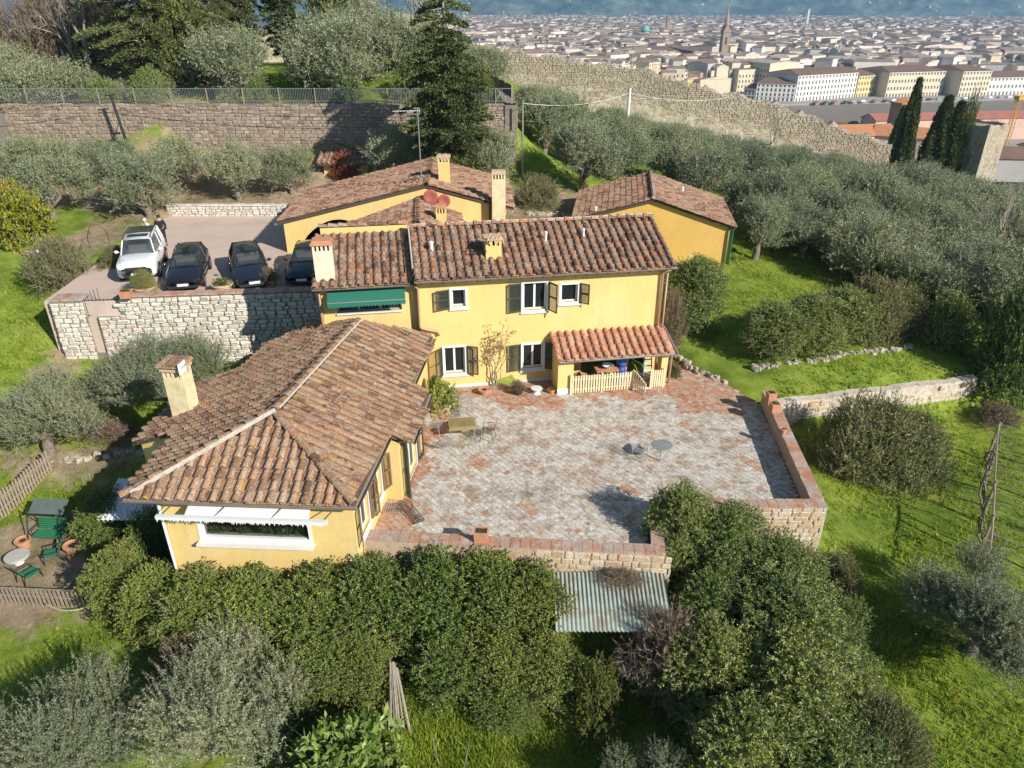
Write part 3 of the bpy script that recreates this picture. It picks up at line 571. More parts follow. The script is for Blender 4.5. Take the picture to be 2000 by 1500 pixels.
# ------------------------------------------------------------------ building helpers
class Fr:
    """a wall frame: u along the wall, w outwards, z up"""
    def __init__(s, o, deg):
        c, si = math.cos(R(deg)), math.sin(R(deg)); s.o = Vector((o[0], o[1], 0)); s.d = Vector((c, si, 0)); s.n = Vector((si, -c, 0)); s.rz = R(deg)
    def P(s, u, w, z): return tuple(s.o + s.d * u + s.n * w + Vector((0, 0, z)))
    def box(s, mb, u0, u1, w0, w1, z0, z1, mi=0):
        return mb.hexa([s.P(u0, w0, z0), s.P(u0, w1, z0), s.P(u1, w1, z0), s.P(u1, w0, z0), s.P(u0, w0, z1), s.P(u0, w1, z1), s.P(u1, w1, z1), s.P(u1, w0, z1)], mi)
def wall_sheet(mb, fr, u0, u1, z0, z1, holes=(), t=.28, mi=0, w=0):
    """front face cut by holes (u0,u1,z0,z1) with reveals of depth t"""
    us = sorted({u0, u1, *[h[i] for h in holes for i in (0, 1)]}); zs = sorted({z0, z1, *[h[i] for h in holes for i in (2, 3)]})
    for a, b in zip(us, us[1:]):
        for c, d in zip(zs, zs[1:]):
            if any(h[0] - 1e-6 <= a and b <= h[1] + 1e-6 and h[2] - 1e-6 <= c and d <= h[3] + 1e-6 for h in holes): continue
            mb.add([fr.P(a, w, c), fr.P(b, w, c), fr.P(b, w, d), fr.P(a, w, d)], [(0, 1, 2, 3)], mi)
    for a, b, c, d in holes:
        f = [fr.P(a, w, c), fr.P(b, w, c), fr.P(b, w, d), fr.P(a, w, d)]; k = [fr.P(a, w - t, c), fr.P(b, w - t, c), fr.P(b, w - t, d), fr.P(a, w - t, d)]
        mb.add(f + k, [(0, 4, 5, 1), (1, 5, 6, 2), (2, 6, 7, 3), (3, 7, 4, 0)], mi)
def shutter(parent, fr, uh, z0, z1, width, side, ang, mat, wofs=.03):
    """side -1: hinged at uh and swung to the left; ang degrees away from the wall"""
    a = R(ang); dv = fr.d * (side * math.cos(a)) + fr.n * math.sin(a); nv = fr.n * math.cos(a) - fr.d * (side * math.sin(a)); o = Vector(fr.P(uh, wofs, 0))
    def bx(mb, s0, s1, t0, t1, za, zb):
        p = [o + dv * s + nv * t + Vector((0, 0, z)) for z in (za, zb) for s, t in ((s0, t0), (s0, t1), (s1, t1), (s1, t0))]; mb.hexa([tuple(q) for q in p])
    m = MB(); r = .055
    bx(m, 0, r, 0, .04, z0, z1); bx(m, width - r, width, 0, .04, z0, z1); bx(m, r, width - r, .003, .037, z0, z0 + r); bx(m, r, width - r, .003, .037, z1 - r, z1); bx(m, r, width - r, .003, .037, (z0 + z1) / 2 - r / 2, (z0 + z1) / 2 + r / 2)
    s = m.build('shutter', mat, parent, True)
    m = MB(); z = z0 + r + .02
    while z < z1 - r - .02:
        p = [o + dv * a_ + nv * t + Vector((0, 0, zz)) for a_, t, zz in ((r, .008, z), (width - r, .008, z), (width - r, .03, z + .032), (r, .03, z + .032))]
        q = [v + Vector((0, 0, .012)) for v in p]; m.hexa([tuple(v) for v in p + q]); z += .05
    m.build('louvre', mat, s, kind='stuff')
def window(parent, fr, u0, u1, z0, z1, trim=.1, mull=1, sill=True, back=.16, mat='window_white', w=0):
    """u0..z1: the opening. surround proud of the wall, casement set back, panes, sill"""
    m = MB(); T = trim
    if T:
        for a, b, c, d in ((u0 - T, u0, z0 - T, z1 + T), (u1, u1 + T, z0 - T, z1 + T), (u0, u1, z1, z1 + T), (u0, u1, z0 - T, z0)): fr.box(m, a, b, w - .02, w + .025, c, d)
    win = m.build('window', M['stone_trim'], parent, True) if T else None
    m = MB(); f = .055; b0, b1 = w - back - .03, w - back + .03
    for a, b, c, d in ((u0, u0 + f, z0, z1), (u1 - f, u1, z0, z1), (u0 + f, u1 - f, z0, z0 + f), (u0 + f, u1 - f, z1 - f, z1)): fr.box(m, a, b, b0, b1, c, d)
    for k in range(mull): c = u0 + (u1 - u0) * (k + 1) / (mull + 1); fr.box(m, c - f * .8, c + f * .8, b0 + .003, b1 + .003, z0 + f, z1 - f)
    if win: m.build('frame', M[mat], win)
    else: win = m.build('window', M[mat], parent, True)
    for k in range(mull + 1):
        a = u0 + f + (u1 - u0 - 2 * f) * k / (mull + 1); b = u0 + f + (u1 - u0 - 2 * f) * (k + 1) / (mull + 1)
        m = MB(); fr.box(m, a, b, w - back - .008, w - back + .002, z0 + f, z1 - f); m.build('pane', M['glass'], win)
    m = MB(); fr.box(m, u0 - .05, u1 + .05, w - back - .5, w - back - .45, z0 - .05, z1 + .05); m.build('room_dark', M['dark_inside'], win)
    if sill: m = MB(); fr.box(m, u0 - T - .03, u1 + T + .03, w - .02, w + .09, z0 - T - .05, z0 - T + .012); m.build('sill', M['stone_trim'], win)
    return win
# ---- roof tiles
def _cover():
    m = MB(); n = 6; L = .46; prof = []
    for y, r, h in ((-L / 2, .105, .012), (L / 2, .078, .0)):
        for k in range(n + 1): a = math.pi * k / n; prof.append((-r * math.cos(a), y, h + r * .85 * math.sin(a)))
    for k in range(n + 1): a = math.pi * k / n; prof.append((-.086 * math.cos(a), -L / 2, .012 + .07 * math.sin(a)))
    q = n + 1
    return m.add(prof, [(k, k + 1, q + k + 1, q + k) for k in range(n)] + [(2 * q + k, 2 * q + k + 1, k + 1, k) for k in range(n)])
def _pan():
    m = MB(); L = .46; pr = []
    for y, s in ((-L / 2, 1), (L / 2, .93)):
        pr += [(-.165 * s, y, .035), (-.135 * s, y, .0), (.135 * s, y, .0), (.165 * s, y, .035)]
    pr += [(-.165, -L / 2, .01), (-.135, -L / 2, -.022), (.135, -L / 2, -.022), (.165, -L / 2, .01)]
    return m.add(pr, [(k, k + 1, 5 + k, 4 + k) for k in range(3)] + [(8 + k, 9 + k, k + 1, k) for k in range(3)])
COVER, PAN = _cover(), _pan()
def _ridge():
    m = MB(); n = 7; L = .48; prof = []
    for y, r, h in ((-L / 2, .15, .02), (L / 2, .115, .0)):
        for k in range(n + 1): a = math.pi * k / n; prof.append((-r * math.cos(a), y, h + r * .8 * math.sin(a)))
    for k in range(n + 1): a = math.pi * k / n; prof.append((-.12 * math.cos(a), -L / 2, .02 + .09 * math.sin(a)))
    q = n + 1
    return m.add(prof, [(k, k + 1, q + k + 1, q + k) for k in range(n)] + [(2 * q + k, 2 * q + k + 1, k + 1, k) for k in range(n)])
RIDGE = _ridge()
class Tiles:
    def __init__(s, mat, sp=.35, co=.37): s.c = []; s.p = []; s.r = []; s.mat = mat; s.sp = sp; s.co = co
    def plane(s, poly, e0, e1, skip=None, flip=False):
        """poly: planar outline; e0->e1 the eave seen from outside, left to right"""
        poly = [Vector(p) for p in poly]; e0, e1 = Vector(e0), Vector(e1)
        n = Vector((0, 0, 0))
        for i in range(len(poly)): a, b = poly[i], poly[(i + 1) % len(poly)]; n += Vector(((a.y - b.y) * (a.z + b.z), (a.z - b.z) * (a.x + b.x), (a.x - b.x) * (a.y + b.y)))
        n.normalize()
        if n.z < 0: n = -n
        u = (e1 - e0); u -= n * u.dot(n); u.normalize(); v = n.cross(u)
        if v.z < 0: u, v = -u, -v
        P2 = [((p - e0).dot(u), (p - e0).dot(v)) for p in poly]
        def inside(x, y):
            c = False
            for i in range(len(P2)):
                (x1, y1), (x2, y2) = P2[i], P2[i - 1]
                if (y1 > y) != (y2 > y) and x < (x2 - x1) * (y - y1) / (y2 - y1) + x1: c = not c
            return c
        ux = [p[0] for p in P2]; vx = [p[1] for p in P2]; rot = Matrix((u, v, n)).transposed().to_4x4()
        nu = int((max(ux) - min(ux)) / s.sp) + 1
        for j in range(-1, int((max(vx) - min(vx)) / s.co) + 2):
            vc = min(vx) + (j + .5) * s.co
            for k in range(nu + 1):
                for lst, uc, h in ((s.p, min(ux) + (k + .5) * s.sp, .03), (s.c, min(ux) + k * s.sp + .02, .055)):
                    if not inside(uc, vc): continue
                    jit = lambda q: random.uniform(-q, q)
                    pos = e0 + u * (uc + jit(.012)) + v * (vc + jit(.02)) + n * (h + jit(.008))
                    if skip and skip(pos): continue
                    lst.append(Matrix.Translation(pos) @ rot @ Matrix.Rotation(R(-3.2 + jit(1.2)), 4, 'X') @ Matrix.Rotation(R(jit(2.5)), 4, 'Z'))
    def ridge(s, a, b, h=.06):
        a, b = Vector(a), Vector(b); L = (b - a).length; n = max(1, int(L / .40)); v = (b - a).normalized(); u = v.cross(Vector((0, 0, 1))).normalized(); nn = u.cross(v); rot = Matrix((u, v, nn)).transposed().to_4x4()
        for k in range(n): s.r.append(Matrix.Translation(a + v * ((k + .5) * L / n) + nn * (h + random.uniform(-.008, .01))) @ rot @ Matrix.Rotation(R(-3 + random.uniform(-1.5, 1.5)), 4, 'X') @ Matrix.Rotation(R(random.uniform(-3, 3)), 4, 'Z'))
    def make(s, roof, cap=300):
        for nm, proto, lst, fld in (('cover_tile', COVER, s.c, 'cover_tile_field'), ('pan_tile', PAN, s.p, 'pan_tile_field'), ('ridge_tile', RIDGE, s.r, 'ridge_tile_field')):
            if not lst: continue
            lst.sort(key=lambda m: (m.translation - CAMP).length); place(roof, nm, fld, proto.mesh(nm, s.mat), lst, cap)
def place(parent, name, fieldname, me, mats, cap=300, world=False):
    for Mx in mats[:cap]:
        o = bpy.data.objects.new(name, me); COL.objects.link(o); o.parent = parent; o.matrix_local = Mx
        if world and parent.type == 'EMPTY': o.matrix_parent_inverse = (Matrix.Translation(parent.location) @ parent.rotation_euler.to_matrix().to_4x4()).inverted()
    rest = mats[cap:]
    if rest:
        v = np.array([x.co[:] for x in me.vertices]); A = np.array([[list(r_) for r_ in m_] for m_ in rest])
        V = np.einsum('kij,nj->kni', A[:, :3, :3], v) + A[:, None, :3, 3]
        Q = np.array([list(p_.vertices) for p_ in me.polygons]); Fx = (Q[None] + (np.arange(len(rest)) * len(v))[:, None, None]).reshape(-1, Q.shape[1])
        o = link(fieldname, arr_mesh(fieldname, V.reshape(-1, 3), Fx, list(me.materials)), parent, world); o['kind'] = 'stuff'
def pipe(parent, name, pts, r=.05, mat='copper', n=8, world=True):
    a = MB(); a.tube(pts, r, n); return a.build(name, M[mat], parent, world, True)
def gutter(parent, p, q, mat='gutter'):
    p, q = Vector(p), Vector(q); d = (q - p).normalized(); s = Vector((d.y, -d.x, 0)); a = MB(); n = 6; v = []
    for e in (p, q):
        for r_ in (.085, .07):
            for k in range(n + 1): t = math.pi + math.pi * k / n; v.append(tuple(e + s * (r_ * math.cos(t)) + Vector((0, 0, r_ * math.sin(t)))))
    m = n + 1; f = []
    for k in range(n): f += [(k, k + 1, 2 * m + k + 1, 2 * m + k), (m + k + 1, m + k, 3 * m + k, 3 * m + k + 1), (k + 1, k, m + k, m + k + 1), (2 * m + k, 2 * m + k + 1, 3 * m + k + 1, 3 * m + k)]
    f += [(0, m, 3 * m, 2 * m), (m - 1, 3 * m - 1 - m, 4 * m - 1, 3 * m - 1)]
    a.add(v, f); return a.build('gutter', M[mat], parent, True)
def chimney(parent, fr, u, w, z0, z1, bw, bd, mat, cap='flat', top='terracotta', slots=3, capw=.06):
    """shaft, slotted vent band and cap; three parts of the house"""
    zs = z1 - .34; a = MB(); fr.box(a, u - bw / 2, u + bw / 2, w - bd / 2, w + bd / 2, z0, zs); ch = a.build('chimney', mat, parent, True)
    a = MB(); pw = bw / (slots * 2 + 1)
    for wz in (-1, 1):
        for k in range(slots + 1): fr.box(a, u - bw / 2 + k * 2 * pw, u - bw / 2 + (k * 2 + 1) * pw, w + wz * (bd / 2 - .06) - .06, w + wz * (bd / 2 - .06) + .06, zs, z1 - .1)
    for uz in (-1, 1): fr.box(a, u + uz * (bw / 2 - .05) - .045, u + uz * (bw / 2 - .05) + .045, w - .06, w + .06, zs, z1 - .1)
    a.build('vent_pier', mat, ch, kind='stuff')
    a = MB(); fr.box(a, u - bw / 2 + .1, u + bw / 2 - .1, w - bd / 2 + .13, w + bd / 2 - .13, zs, z1 - .12); a.build('flue', M['dark_inside'], ch)
    a = MB(); fr.box(a, u - bw / 2 - capw, u + bw / 2 + capw, w - bd / 2 - capw, w + bd / 2 + capw, z1 - .1, z1)
    if cap == 'flat':
        fr.box(a, u - bw / 2, u + bw / 2, w - bd / 2, w + bd / 2, z1, z1 + .08)
    a.build('cap', M[top], ch)
    if cap == 'gable':                                                     # brick tiles leaned together in triangles
        a = MB(); h = .34; nt_ = 2; tw = bw / nt_
        for k in range(nt_):
            for wz in (-bd / 2 + .04, bd / 2 - .04):
                c0 = u - bw / 2 + k * tw
                for s0, s1 in ((c0, c0 + tw / 2), (c0 + tw, c0 + tw / 2)):
                    p = []
                    for ww in (wz - .035, wz + .035):
                        p += [fr.P(s0, ww, z1), fr.P(s0 + (.05 if s0 < s1 else -.05), ww, z1), fr.P(s1 + (.02 if s0 < s1 else -.02), ww, z1 + h), fr.P(s1 - (.02 if s0 < s1 else -.02), ww, z1 + h)]
                    a.hexa(p)
        a.build('leaned_tile', M[top], ch, kind='stuff')
    return ch
# ---- stone facing
STONES = []
for k in range(7):
    rs = random.Random(k); m = MB(); n = 8; ring = []
    for z, sc_ in ((0, 1.0), (.75, .97), (1.0, .80)):
        for q in range(n):
            a = 2 * math.pi * (q + .5) / n; s_ = abs(math.cos(a)) ** .42 * (1 if math.cos(a) > 0 else -1), abs(math.sin(a)) ** .42 * (1 if math.sin(a) > 0 else -1)
            j = random.Random(k * 31 + q); ring.append((.5 * s_[0] * sc_ * j.uniform(.86, 1.04), .5 * s_[1] * sc_ * j.uniform(.84, 1.04), z * .5 * rs.uniform(.9, 1.1) + (rs.uniform(-.08, .08) if z == 1 else 0)))
    m.add(ring, [(i * n + q, i * n + (q + 1) % n, (i + 1) * n + (q + 1) % n, (i + 1) * n + q) for i in range(2) for q in range(n)])
    m.add([ring[16 + q] for q in range(n)], [(0, 1, 2, 3), (0, 3, 4, 7), (4, 5, 6, 7)]); STONES.append(m)
def stone_face(parent, fr, u0, u1, zfun, w, mat, ch=.18, cw=.36, cap=300, depth=.16, world=True, nm='stone', keep=None):
    """courses of stones on a wall face; zfun(u) -> (z0, z1). quads only, meshes shared"""
    z = min(zfun(u0)[0], zfun(u1)[0]); ztop = max(zfun(u0 + (u1 - u0) * t)[1] for t in (0, .25, .5, .75, 1)); out = []
    while z < ztop:
        h = ch * random.uniform(.75, 1.3); u = u0 - random.uniform(0, cw * .5)
        while u < u1:
            wd = cw * random.uniform(.55, 1.6); c = u + wd / 2; a, b = zfun(min(max(c, u0), u1)); lo, hi = max(u, u0), min(u + wd, u1)
            if a - h * .5 <= z + h / 2 <= b and hi - lo > cw * .2 and (keep is None or keep(c, z + h / 2)):
                hh = min(h, max(.05, b - z)); p = Vector(fr.P((lo + hi) / 2, w, z + hh / 2)); rot = Matrix((fr.d, Vector((0, 0, 1)), fr.n)).transposed().to_4x4()
                out.append(Matrix.Translation(p) @ rot @ Matrix.Rotation(random.uniform(-.04, .04), 4, 'Z') @ Matrix.Diagonal(((hi - lo) * 1.0, hh * 1.02, depth * random.uniform(.7, 1.5), 1)))
            u += wd
        z += h
    out.sort(key=lambda m_: (m_.translation - CAMP).length); near_, rest = out[:cap], out[cap:]
    mes = [s.mesh(nm, mat) for s in STONES]
    for k in range(7):
        place(parent, nm, nm, mes[k], near_[k::7], 10 ** 6, world)
    if rest:
        Vs = []; Fs = []; b = 0
        for k in range(7):
            r_ = rest[k::7]
            if not r_: continue
            v = np.array(STONES[k].v); Q = np.array(STONES[k].f); A = np.array([[list(x) for x in m_] for m_ in r_])
            Vs.append((np.einsum('kij,nj->kni', A[:, :3, :3], v) + A[:, None, :3, 3]).reshape(-1, 3)); Fs.append((Q[None] + b + (np.arange(len(r_)) * len(v))[:, None, None]).reshape(-1, 4)); b += len(r_) * len(v)
        o = link(nm + '_facing', arr_mesh(nm + '_facing', np.concatenate(Vs), np.concatenate(Fs), mat), parent, world); o['kind'] = 'stuff'
def cope(parent, pts, wid, z0, z1, mat, L=.34, nm='coping_brick', cap=300):
    """bricks laid along a wall top; pts polyline (x,y)"""
    me_ = MB().box((0, 0, 0), (1, 1, 1)).mesh(nm, mat); out = []
    for a, b in zip(pts, pts[1:]):
        a, b = Vector((*a, 0)), Vector((*b, 0)); l = (b - a).length; n = max(1, round(l / L)); d = (b - a) / n; rz = math.atan2(d.y, d.x)
        for k in range(n):
            c = a + d * (k + .5); out.append(Matrix.Translation((c.x, c.y, (z0 + z1) / 2 + random.uniform(-.008, .008))) @ Matrix.Rotation(rz + random.uniform(-.02, .02), 4, 'Z') @ Matrix.Rotation(random.uniform(-.015, .015), 4, 'X') @ Matrix.Diagonal((l / n - .012, wid * random.uniform(.97, 1.03), z1 - z0, 1)))
    place(parent, nm, nm + '_field', me_, out, cap, True)
# ------------------------------------------------------------------ main house
H1 = Fr((-3.9, 28.25), 9.5)
house = thing('farmhouse', 'two storey yellow villa with long tiled roof behind the brick terrace', 'house', H1.P(5, 0, 0))
m = MB()
W1 = [(1.42, 1.98, 3.82, 4.55), (4.45, 5.43, 3.46, 4.66), (6.08, 6.8, 3.72, 4.5), (.98, 1.88, .72, 1.95), (4.44, 5.34, .7, 1.83), (7.1, 9.0, 0.02, 1.75), (9.3, 10.1, .02, 1.9)]
wall_sheet(m, H1, 0, 10.65, -.6, 5.02, W1, .22)
m.add([H1.P(10.65, 0, -.6), H1.P(10.65, -6, -.6), H1.P(10.65, -6, 5.02), H1.P(10.65, -3, 6.3), H1.P(10.65, 0, 5.02)], [(0, 1, 2, 3, 4)])
m.add([H1.P(0, 0, -.6), H1.P(0, -6, -.6), H1.P(0, -6, 5.02), H1.P(0, -3, 6.3), H1.P(0, 0, 5.02)], [(4, 3, 2, 1, 0)])
m.add([H1.P(0, -6, -.6), H1.P(10.65, -6, -.6), H1.P(10.65, -6, 5.02), H1.P(0, -6, 5.02)], [(3, 2, 1, 0)])
LW = [(-3.3, -.66, 3.72, 4.66)]
wall_sheet(m, H1, -3.88, -.002, -2, 4.86, LW, .25, 0, -.25)
m.add([H1.P(-3.88, -.25, -2), H1.P(-3.88, -6, -2), H1.P(-3.88, -6, 4.86), H1.P(-3.88, -3.5, 6.0), H1.P(-3.88, -.25, 4.86)], [(4, 3, 2, 1, 0)])
m.build('wall', M['yellow'], house, True)
m = MB(); H1.box(m, -3.9, 0, -3.75, -3.5, 5.6, 6.42); m.build('upstand_wall', M['yellow'], house, True)
m = MB(); H1.box(m, 0, 10.67, -.01, .03, 0, .14); m.build('plinth', M['white_stucco'], house, True)
m = MB(); H1.box(m, -3.6, 10.4, -5.8, -1.6, .02, 4.6); m.build('interior', M['dark_inside'], house, True)
for k, (u0, u1, z0, z1) in enumerate(W1[:5]): window(house, H1, u0, u1, z0, z1, .1, 0 if k in (0, 2) else 1)
S = M['shutter']
shutter(house, H1, 1.30, 3.74, 4.60, .58, -1, 14, S)
shutter(house, H1, 4.33, 3.42, 4.70, .55, -1, 8, S); shutter(house, H1, 5.55, 3.42, 4.70, .55, 1, 62, S)
shutter(house, H1, 6.9, 3.66, 4.56, .45, 1, 40, S)
shutter(house, H1, .88, .66, 2.0, .50, -1, 52, S); shutter(house, H1, 1.98, .66, 2.0, .50, 1, 24, S)
shutter(house, H1, 4.34, .64, 1.9, .55, -1, 8, S); shutter(house, H1, 5.44, .64, 1.9, .52, 1, 34, S)
# roofs
k1 = (6.4 - 5.2) / 3.42
def h1r(u, w): return H1.P(u, w, 5.2 + (0.42 - w) * k1)
m = MB(); m.slab([h1r(-.1, .42), h1r(10.95, .42), h1r(10.95, -3), h1r(-.1, -3)], .1)
m.slab([H1.P(10.95, -6.5, 5.2), H1.P(-.1, -6.5, 5.2), H1.P(-.1, -3, 6.4), H1.P(10.95, -3, 6.4)], .1)
k2 = (6.15 - 5.0) / 3.5
def h2r(u, w): return H1.P(u, w, 5.0 + (.1 - w) * k2)
m.slab([h2r(-4.1, .1), h2r(-.16, .1), h2r(-.16, -3.45), h2r(-4.1, -3.45)], .1)
roof = m.build('roof', M['underlay'], house, True)
T = Tiles(M['tile'])
T.plane([h1r(-.02, .46), h1r(10.93, .46), h1r(10.93, -2.95), h1r(-.02, -2.95)], h1r(0, .42), h1r(10.9, .42))
T.plane([h2r(-4.08, .14), h2r(-.2, .14), h2r(-.2, -3.4), h2r(-4.08, -3.4)], h2r(-4.1, .1), h2r(-.16, .1))
T.ridge(H1.P(-.1, -3.02, 6.42), H1.P(10.95, -3.02, 6.42), .05); T.ridge(H1.P(-3.95, -3.62, 6.44), H1.P(-.1, -3.62, 6.44), .03)
T.make(roof)
m = MB(); m.tube([H1.P(-.2, -2.98, 6.56), H1.P(3, -3.0, 6.57), H1.P(6, -2.97, 6.56), H1.P(10.9, -3.0, 6.58)], .035, 6); m.tube([H1.P(-.12, -.1, 5.55), H1.P(-.12, -2.9, 6.5)], .04, 5); m.build('mortar_line', M['mortar'], roof)
m = MB(); H1.box(m, -.14, -.02, -3.2, .35, 4.95, 5.18); m.hexa([h2r(-.16, .1), h2r(-.02, .1), h2r(-.02, -3.4), h2r(-.16, -3.4), h1r(-.16, .2), h1r(-.02, .2), h1r(-.02, -2.9), h1r(-.16, -2.9)]); m.build('verge_step', M['underlay'], roof)
gutter(house, H1.P(-.1, .5, 5.17), H1.P(11.0, .5, 5.17)); gutter(house, H1.P(-4.15, .18, 4.97), H1.P(-.1, .18, 4.97))
m = MB()
for k in range(24): H1.box(m, .1 + k * .46, .19 + k * .46, .02, .4, 5.0, 5.09)
m.build('rafter', M['eave_wood'], house, True, kind='stuff')
pipe(house, 'downpipe', [H1.P(-.15, .2, 4.95), H1.P(.02, .12, 4.75), H1.P(.02, .1, 3.05), H1.P(.1, .12, 2.95), H1.P(.75, .12, 2.78), H1.P(.8, .12, 2.6)], .055)
pipe(house, 'downpipe', [H1.P(10.7, .48, 5.1), H1.P(10.5, .12, 4.85), H1.P(10.5, .1, 2.3)], .055, 'terracotta_pale'); pipe(house, 'downpipe', [H1.P(10.72, .1, 4.9), H1.P(10.72, .1, .1)], .05)
pipe(house, 'downpipe', [H1.P(-3.93, -.1, 4.9), H1.P(-3.93, -.15, 1.5)], .05)
chimney(house, H1, 3.28, -.85, 5.1, 6.5, .66, .55, M['yellow'], 'gable', 'terracotta_pale')
chimney(house, H1, -3.62, -.55, 4.9, 6.72, .74, .6, M['cream_plaster'], 'flat', 'terracotta', 4)
for u, wv, s in ((5.7, -1.6, .055), (7.4, -1.7, .05), (.75, -1.3, .075)):
    a = MB(); z = h1r(u, wv)[2]; a.lathe([(s, 0), (s * .9, .32), (s * 1.3, .33), (s * 1.2, .40), (.02, .44)], (H1.P(u, wv, z + .05)), 10); a.build('roof_vent', M['white_stucco'], house, True)
# wide window with the green awning
window(house, H1, -3.3, -.66, 3.72, 4.66, 0, 2, True, .2, 'grey_metal', -.25)
m = MB(); u0, u1 = -3.6, -.5; nseg = 24
for k in range(nseg):
    a, b = u0 + (u1 - u0) * k / nseg, u0 + (u1 - u0) * (k + 1) / nseg
    m.add([H1.P(a, -.2, 4.86), H1.P(b, -.2, 4.86), H1.P(b, .42, 4.44), H1.P(a, .42, 4.44)], [(3, 2, 1, 0)])
    m.add([H1.P(a, .42, 4.44), H1.P(b, .42, 4.44), H1.P(b, .44, 4.27), H1.P((a + b) / 2, .445, 4.21), H1.P(a, .44, 4.27)], [(4, 3, 2, 1, 0)])
aw = thing('awning', 'dark green cloth awning with scalloped hem over the wide upper window', 'awning', H1.P(-2, 0, 4.8)); m.build('cloth', M['awning_green'], aw, True)
m = MB(); m.tube([H1.P(u0, .42, 4.43), H1.P(u1, .42, 4.43)], .022, 6)
for u in (u0 + .1, u1 - .1): m.tube([H1.P(u, -.22, 4.3), H1.P(u, .42, 4.43)], .018, 5)
m.build('awning_arm', M['grey_metal'], aw, True)
# ------------------------------------------------------------------ porch
porch = thing('porch', 'lean-to porch with bright red pantiles on the right of the villa front', 'porch', H1.P(8.3, .7, 0))
m = MB(); H1.box(m, 5.72, 5.95, .002, 1.4, 0, 1.72); m.add([H1.P(5.72, .002, 1.72), H1.P(5.72, 1.4, 1.72), H1.P(5.72, .002, 2.2), H1.P(5.95, .002, 1.72), H1.P(5.95, 1.4, 1.72), H1.P(5.95, .002, 2.2)], [(0, 1, 2), (5, 4, 3), (0, 2, 5, 3), (2, 1, 4, 5)])
m.build('side_wall', M['yellow'], porch, True)
for q_ in ((5.952, 6.4, 1.12, 1.4), (10.35, 10.62, 1.1, 1.38), (10.622, 10.78, .9, 1.06)): m = MB(); H1.box(m, *q_, 0, 1.62); m.build('pillar', M['yellow'], porch, True)
m = MB(); H1.box(m, 5.95, 10.8, 1.15, 1.36, 1.62, 1.74); m.build('beam', M['eave_wood'], porch, True)
m = MB(); H1.box(m, 5.7, 6.42, 1.38, 1.43, 0, .28); m.build('plinth', M['white_stucco'], porch, True)
kp = (2.28 - 1.74) / 1.55
def pr(u, w): return H1.P(u, w, 1.74 + (1.6 - w) * kp)
m = MB(); m.slab([pr(5.68, 1.6), pr(10.85, 1.6), pr(10.72, .04), pr(5.68, .04)], .08); roof = m.build('roof', M['eave_wood'], porch, True)
T = Tiles(M['tile_red'], .345, .36); T.plane([pr(5.66, 1.64), pr(10.85, 1.64), pr(10.72, .06), pr(5.66, .06)], pr(5.7, 1.6), pr(10.8, 1.6)); T.make(roof)
gutter(porch, H1.P(5.7, 1.68, 1.72), H1.P(10.95, 1.68, 1.72), 'grey_metal')
m = MB(); m.tube([H1.P(10.9, 1.7, 1.72), H1.P(10.82, .08, 2.3)], .05, 6); m.build('verge_flashing', M['grey_metal'], porch, True)
pipe(porch, 'downpipe', [H1.P(10.86, 1.6, 1.7), H1.P(10.84, 1.25, 1.5), H1.P(10.84, 1.2, .05)], .05, 'terracotta_pale')
m = MB(); H1.box(m, 6.0, 10.6, .01, 1.35, .005, .06); m.build('floor', M['terracotta'], porch, True)
m = MB(); H1.box(m, 9.05, 9.95, 1.15, 1.55, .0, .05); m.build('door_step', M['white_stucco'], porch, True)
# things under it
t = thing('red_toy_kitchen', 'bright red plastic chair under the left end of the porch', 'chair', H1.P(6.6, .95, .06), H1.rz)
a = MB(); a.box((0, 0, .42), (.42, .42, .05)); a.build('seat', M['red'], t)
a = MB(); a.box((-.19, 0, .72), (.05, .42, .6)); a.box((-.19, 0, 1.05), (.05, .26, .12)); a.build('backrest', M['red'], t)
for sx in (-.18, .18):
    for sy in (-.18, .18): a = MB(); a.tube([(sx, sy, 0), (sx, sy, .42)], .022, 6); a.build('leg', M['red'], t)
t['label'] = 'bright red plastic chair under the left end of the porch'; t.name = 'plastic_chair'
t = thing('deck_chair', 'pink cloth deck chair folded low behind the picket fence', 'deck chair', H1.P(7.2, .85, .06), H1.rz)
a = MB(); a.hexa([(-.3, -.3, .5), (-.3, .3, .5), (.5, .3, .28), (.5, -.3, .28), (-.3, -.3, .53), (-.3, .3, .53), (.5, .3, .31), (.5, -.3, .31)]); a.build('cloth', plain('faded_pink_cloth', (.55, .25, .18), .85), t)
a = MB()
for s in (-.31, .31): a.tube([(-.4, s, .62), (.6, s, .0)], .02, 5); a.tube([(.35, s, .55), (-.3, s, 0)], .02, 5)
a.build('frame', M['wood_grey'], t)
t = thing('garden_table', 'brown table with a white bowl on it inside the porch', 'table', H1.P(8.05, .8, .06), H1.rz)
a = MB(); a.box((0, 0, .72), (1.0, .6, .04)); a.build('tabletop', M['terracotta'], t)
for sx in (-.44, .44):
    for sy in (-.25, .25): a = MB(); a.tube([(sx, sy, 0), (sx, sy, .7)], .025, 6); a.build('leg', M['wood_grey'], t)
t = thing('bowl', 'white bowl standing on the brown porch table', 'bowl', H1.P(8.1, .8, .805), 0)
a = MB(); a.lathe([(.08, 0), (.2, .1), (.26, .16), (.24, .16), (.1, .03)], n=14); a.build('basin', M['white_metal'], t)
t = thing('gas_bottle', 'tall blue covered gas heater standing in the middle of the porch', 'heater', H1.P(8.75, .7, .06))
a = MB(); a.lathe([(.2, 0), (.22, .05), (.22, .6), (.18, .7), (.09, .75)], n=14); a.build('body', M['blue'], t, smooth=True)
a = MB(); a.lathe([(.09, .75), (.24, .86), (.25, 1.25), (.16, 1.36), (.03, 1.38)], n=14); a.build('cover', plain('blue_cloth', (.05, .14, .45), .8), t, smooth=True)
t.name = 'covered_heater'
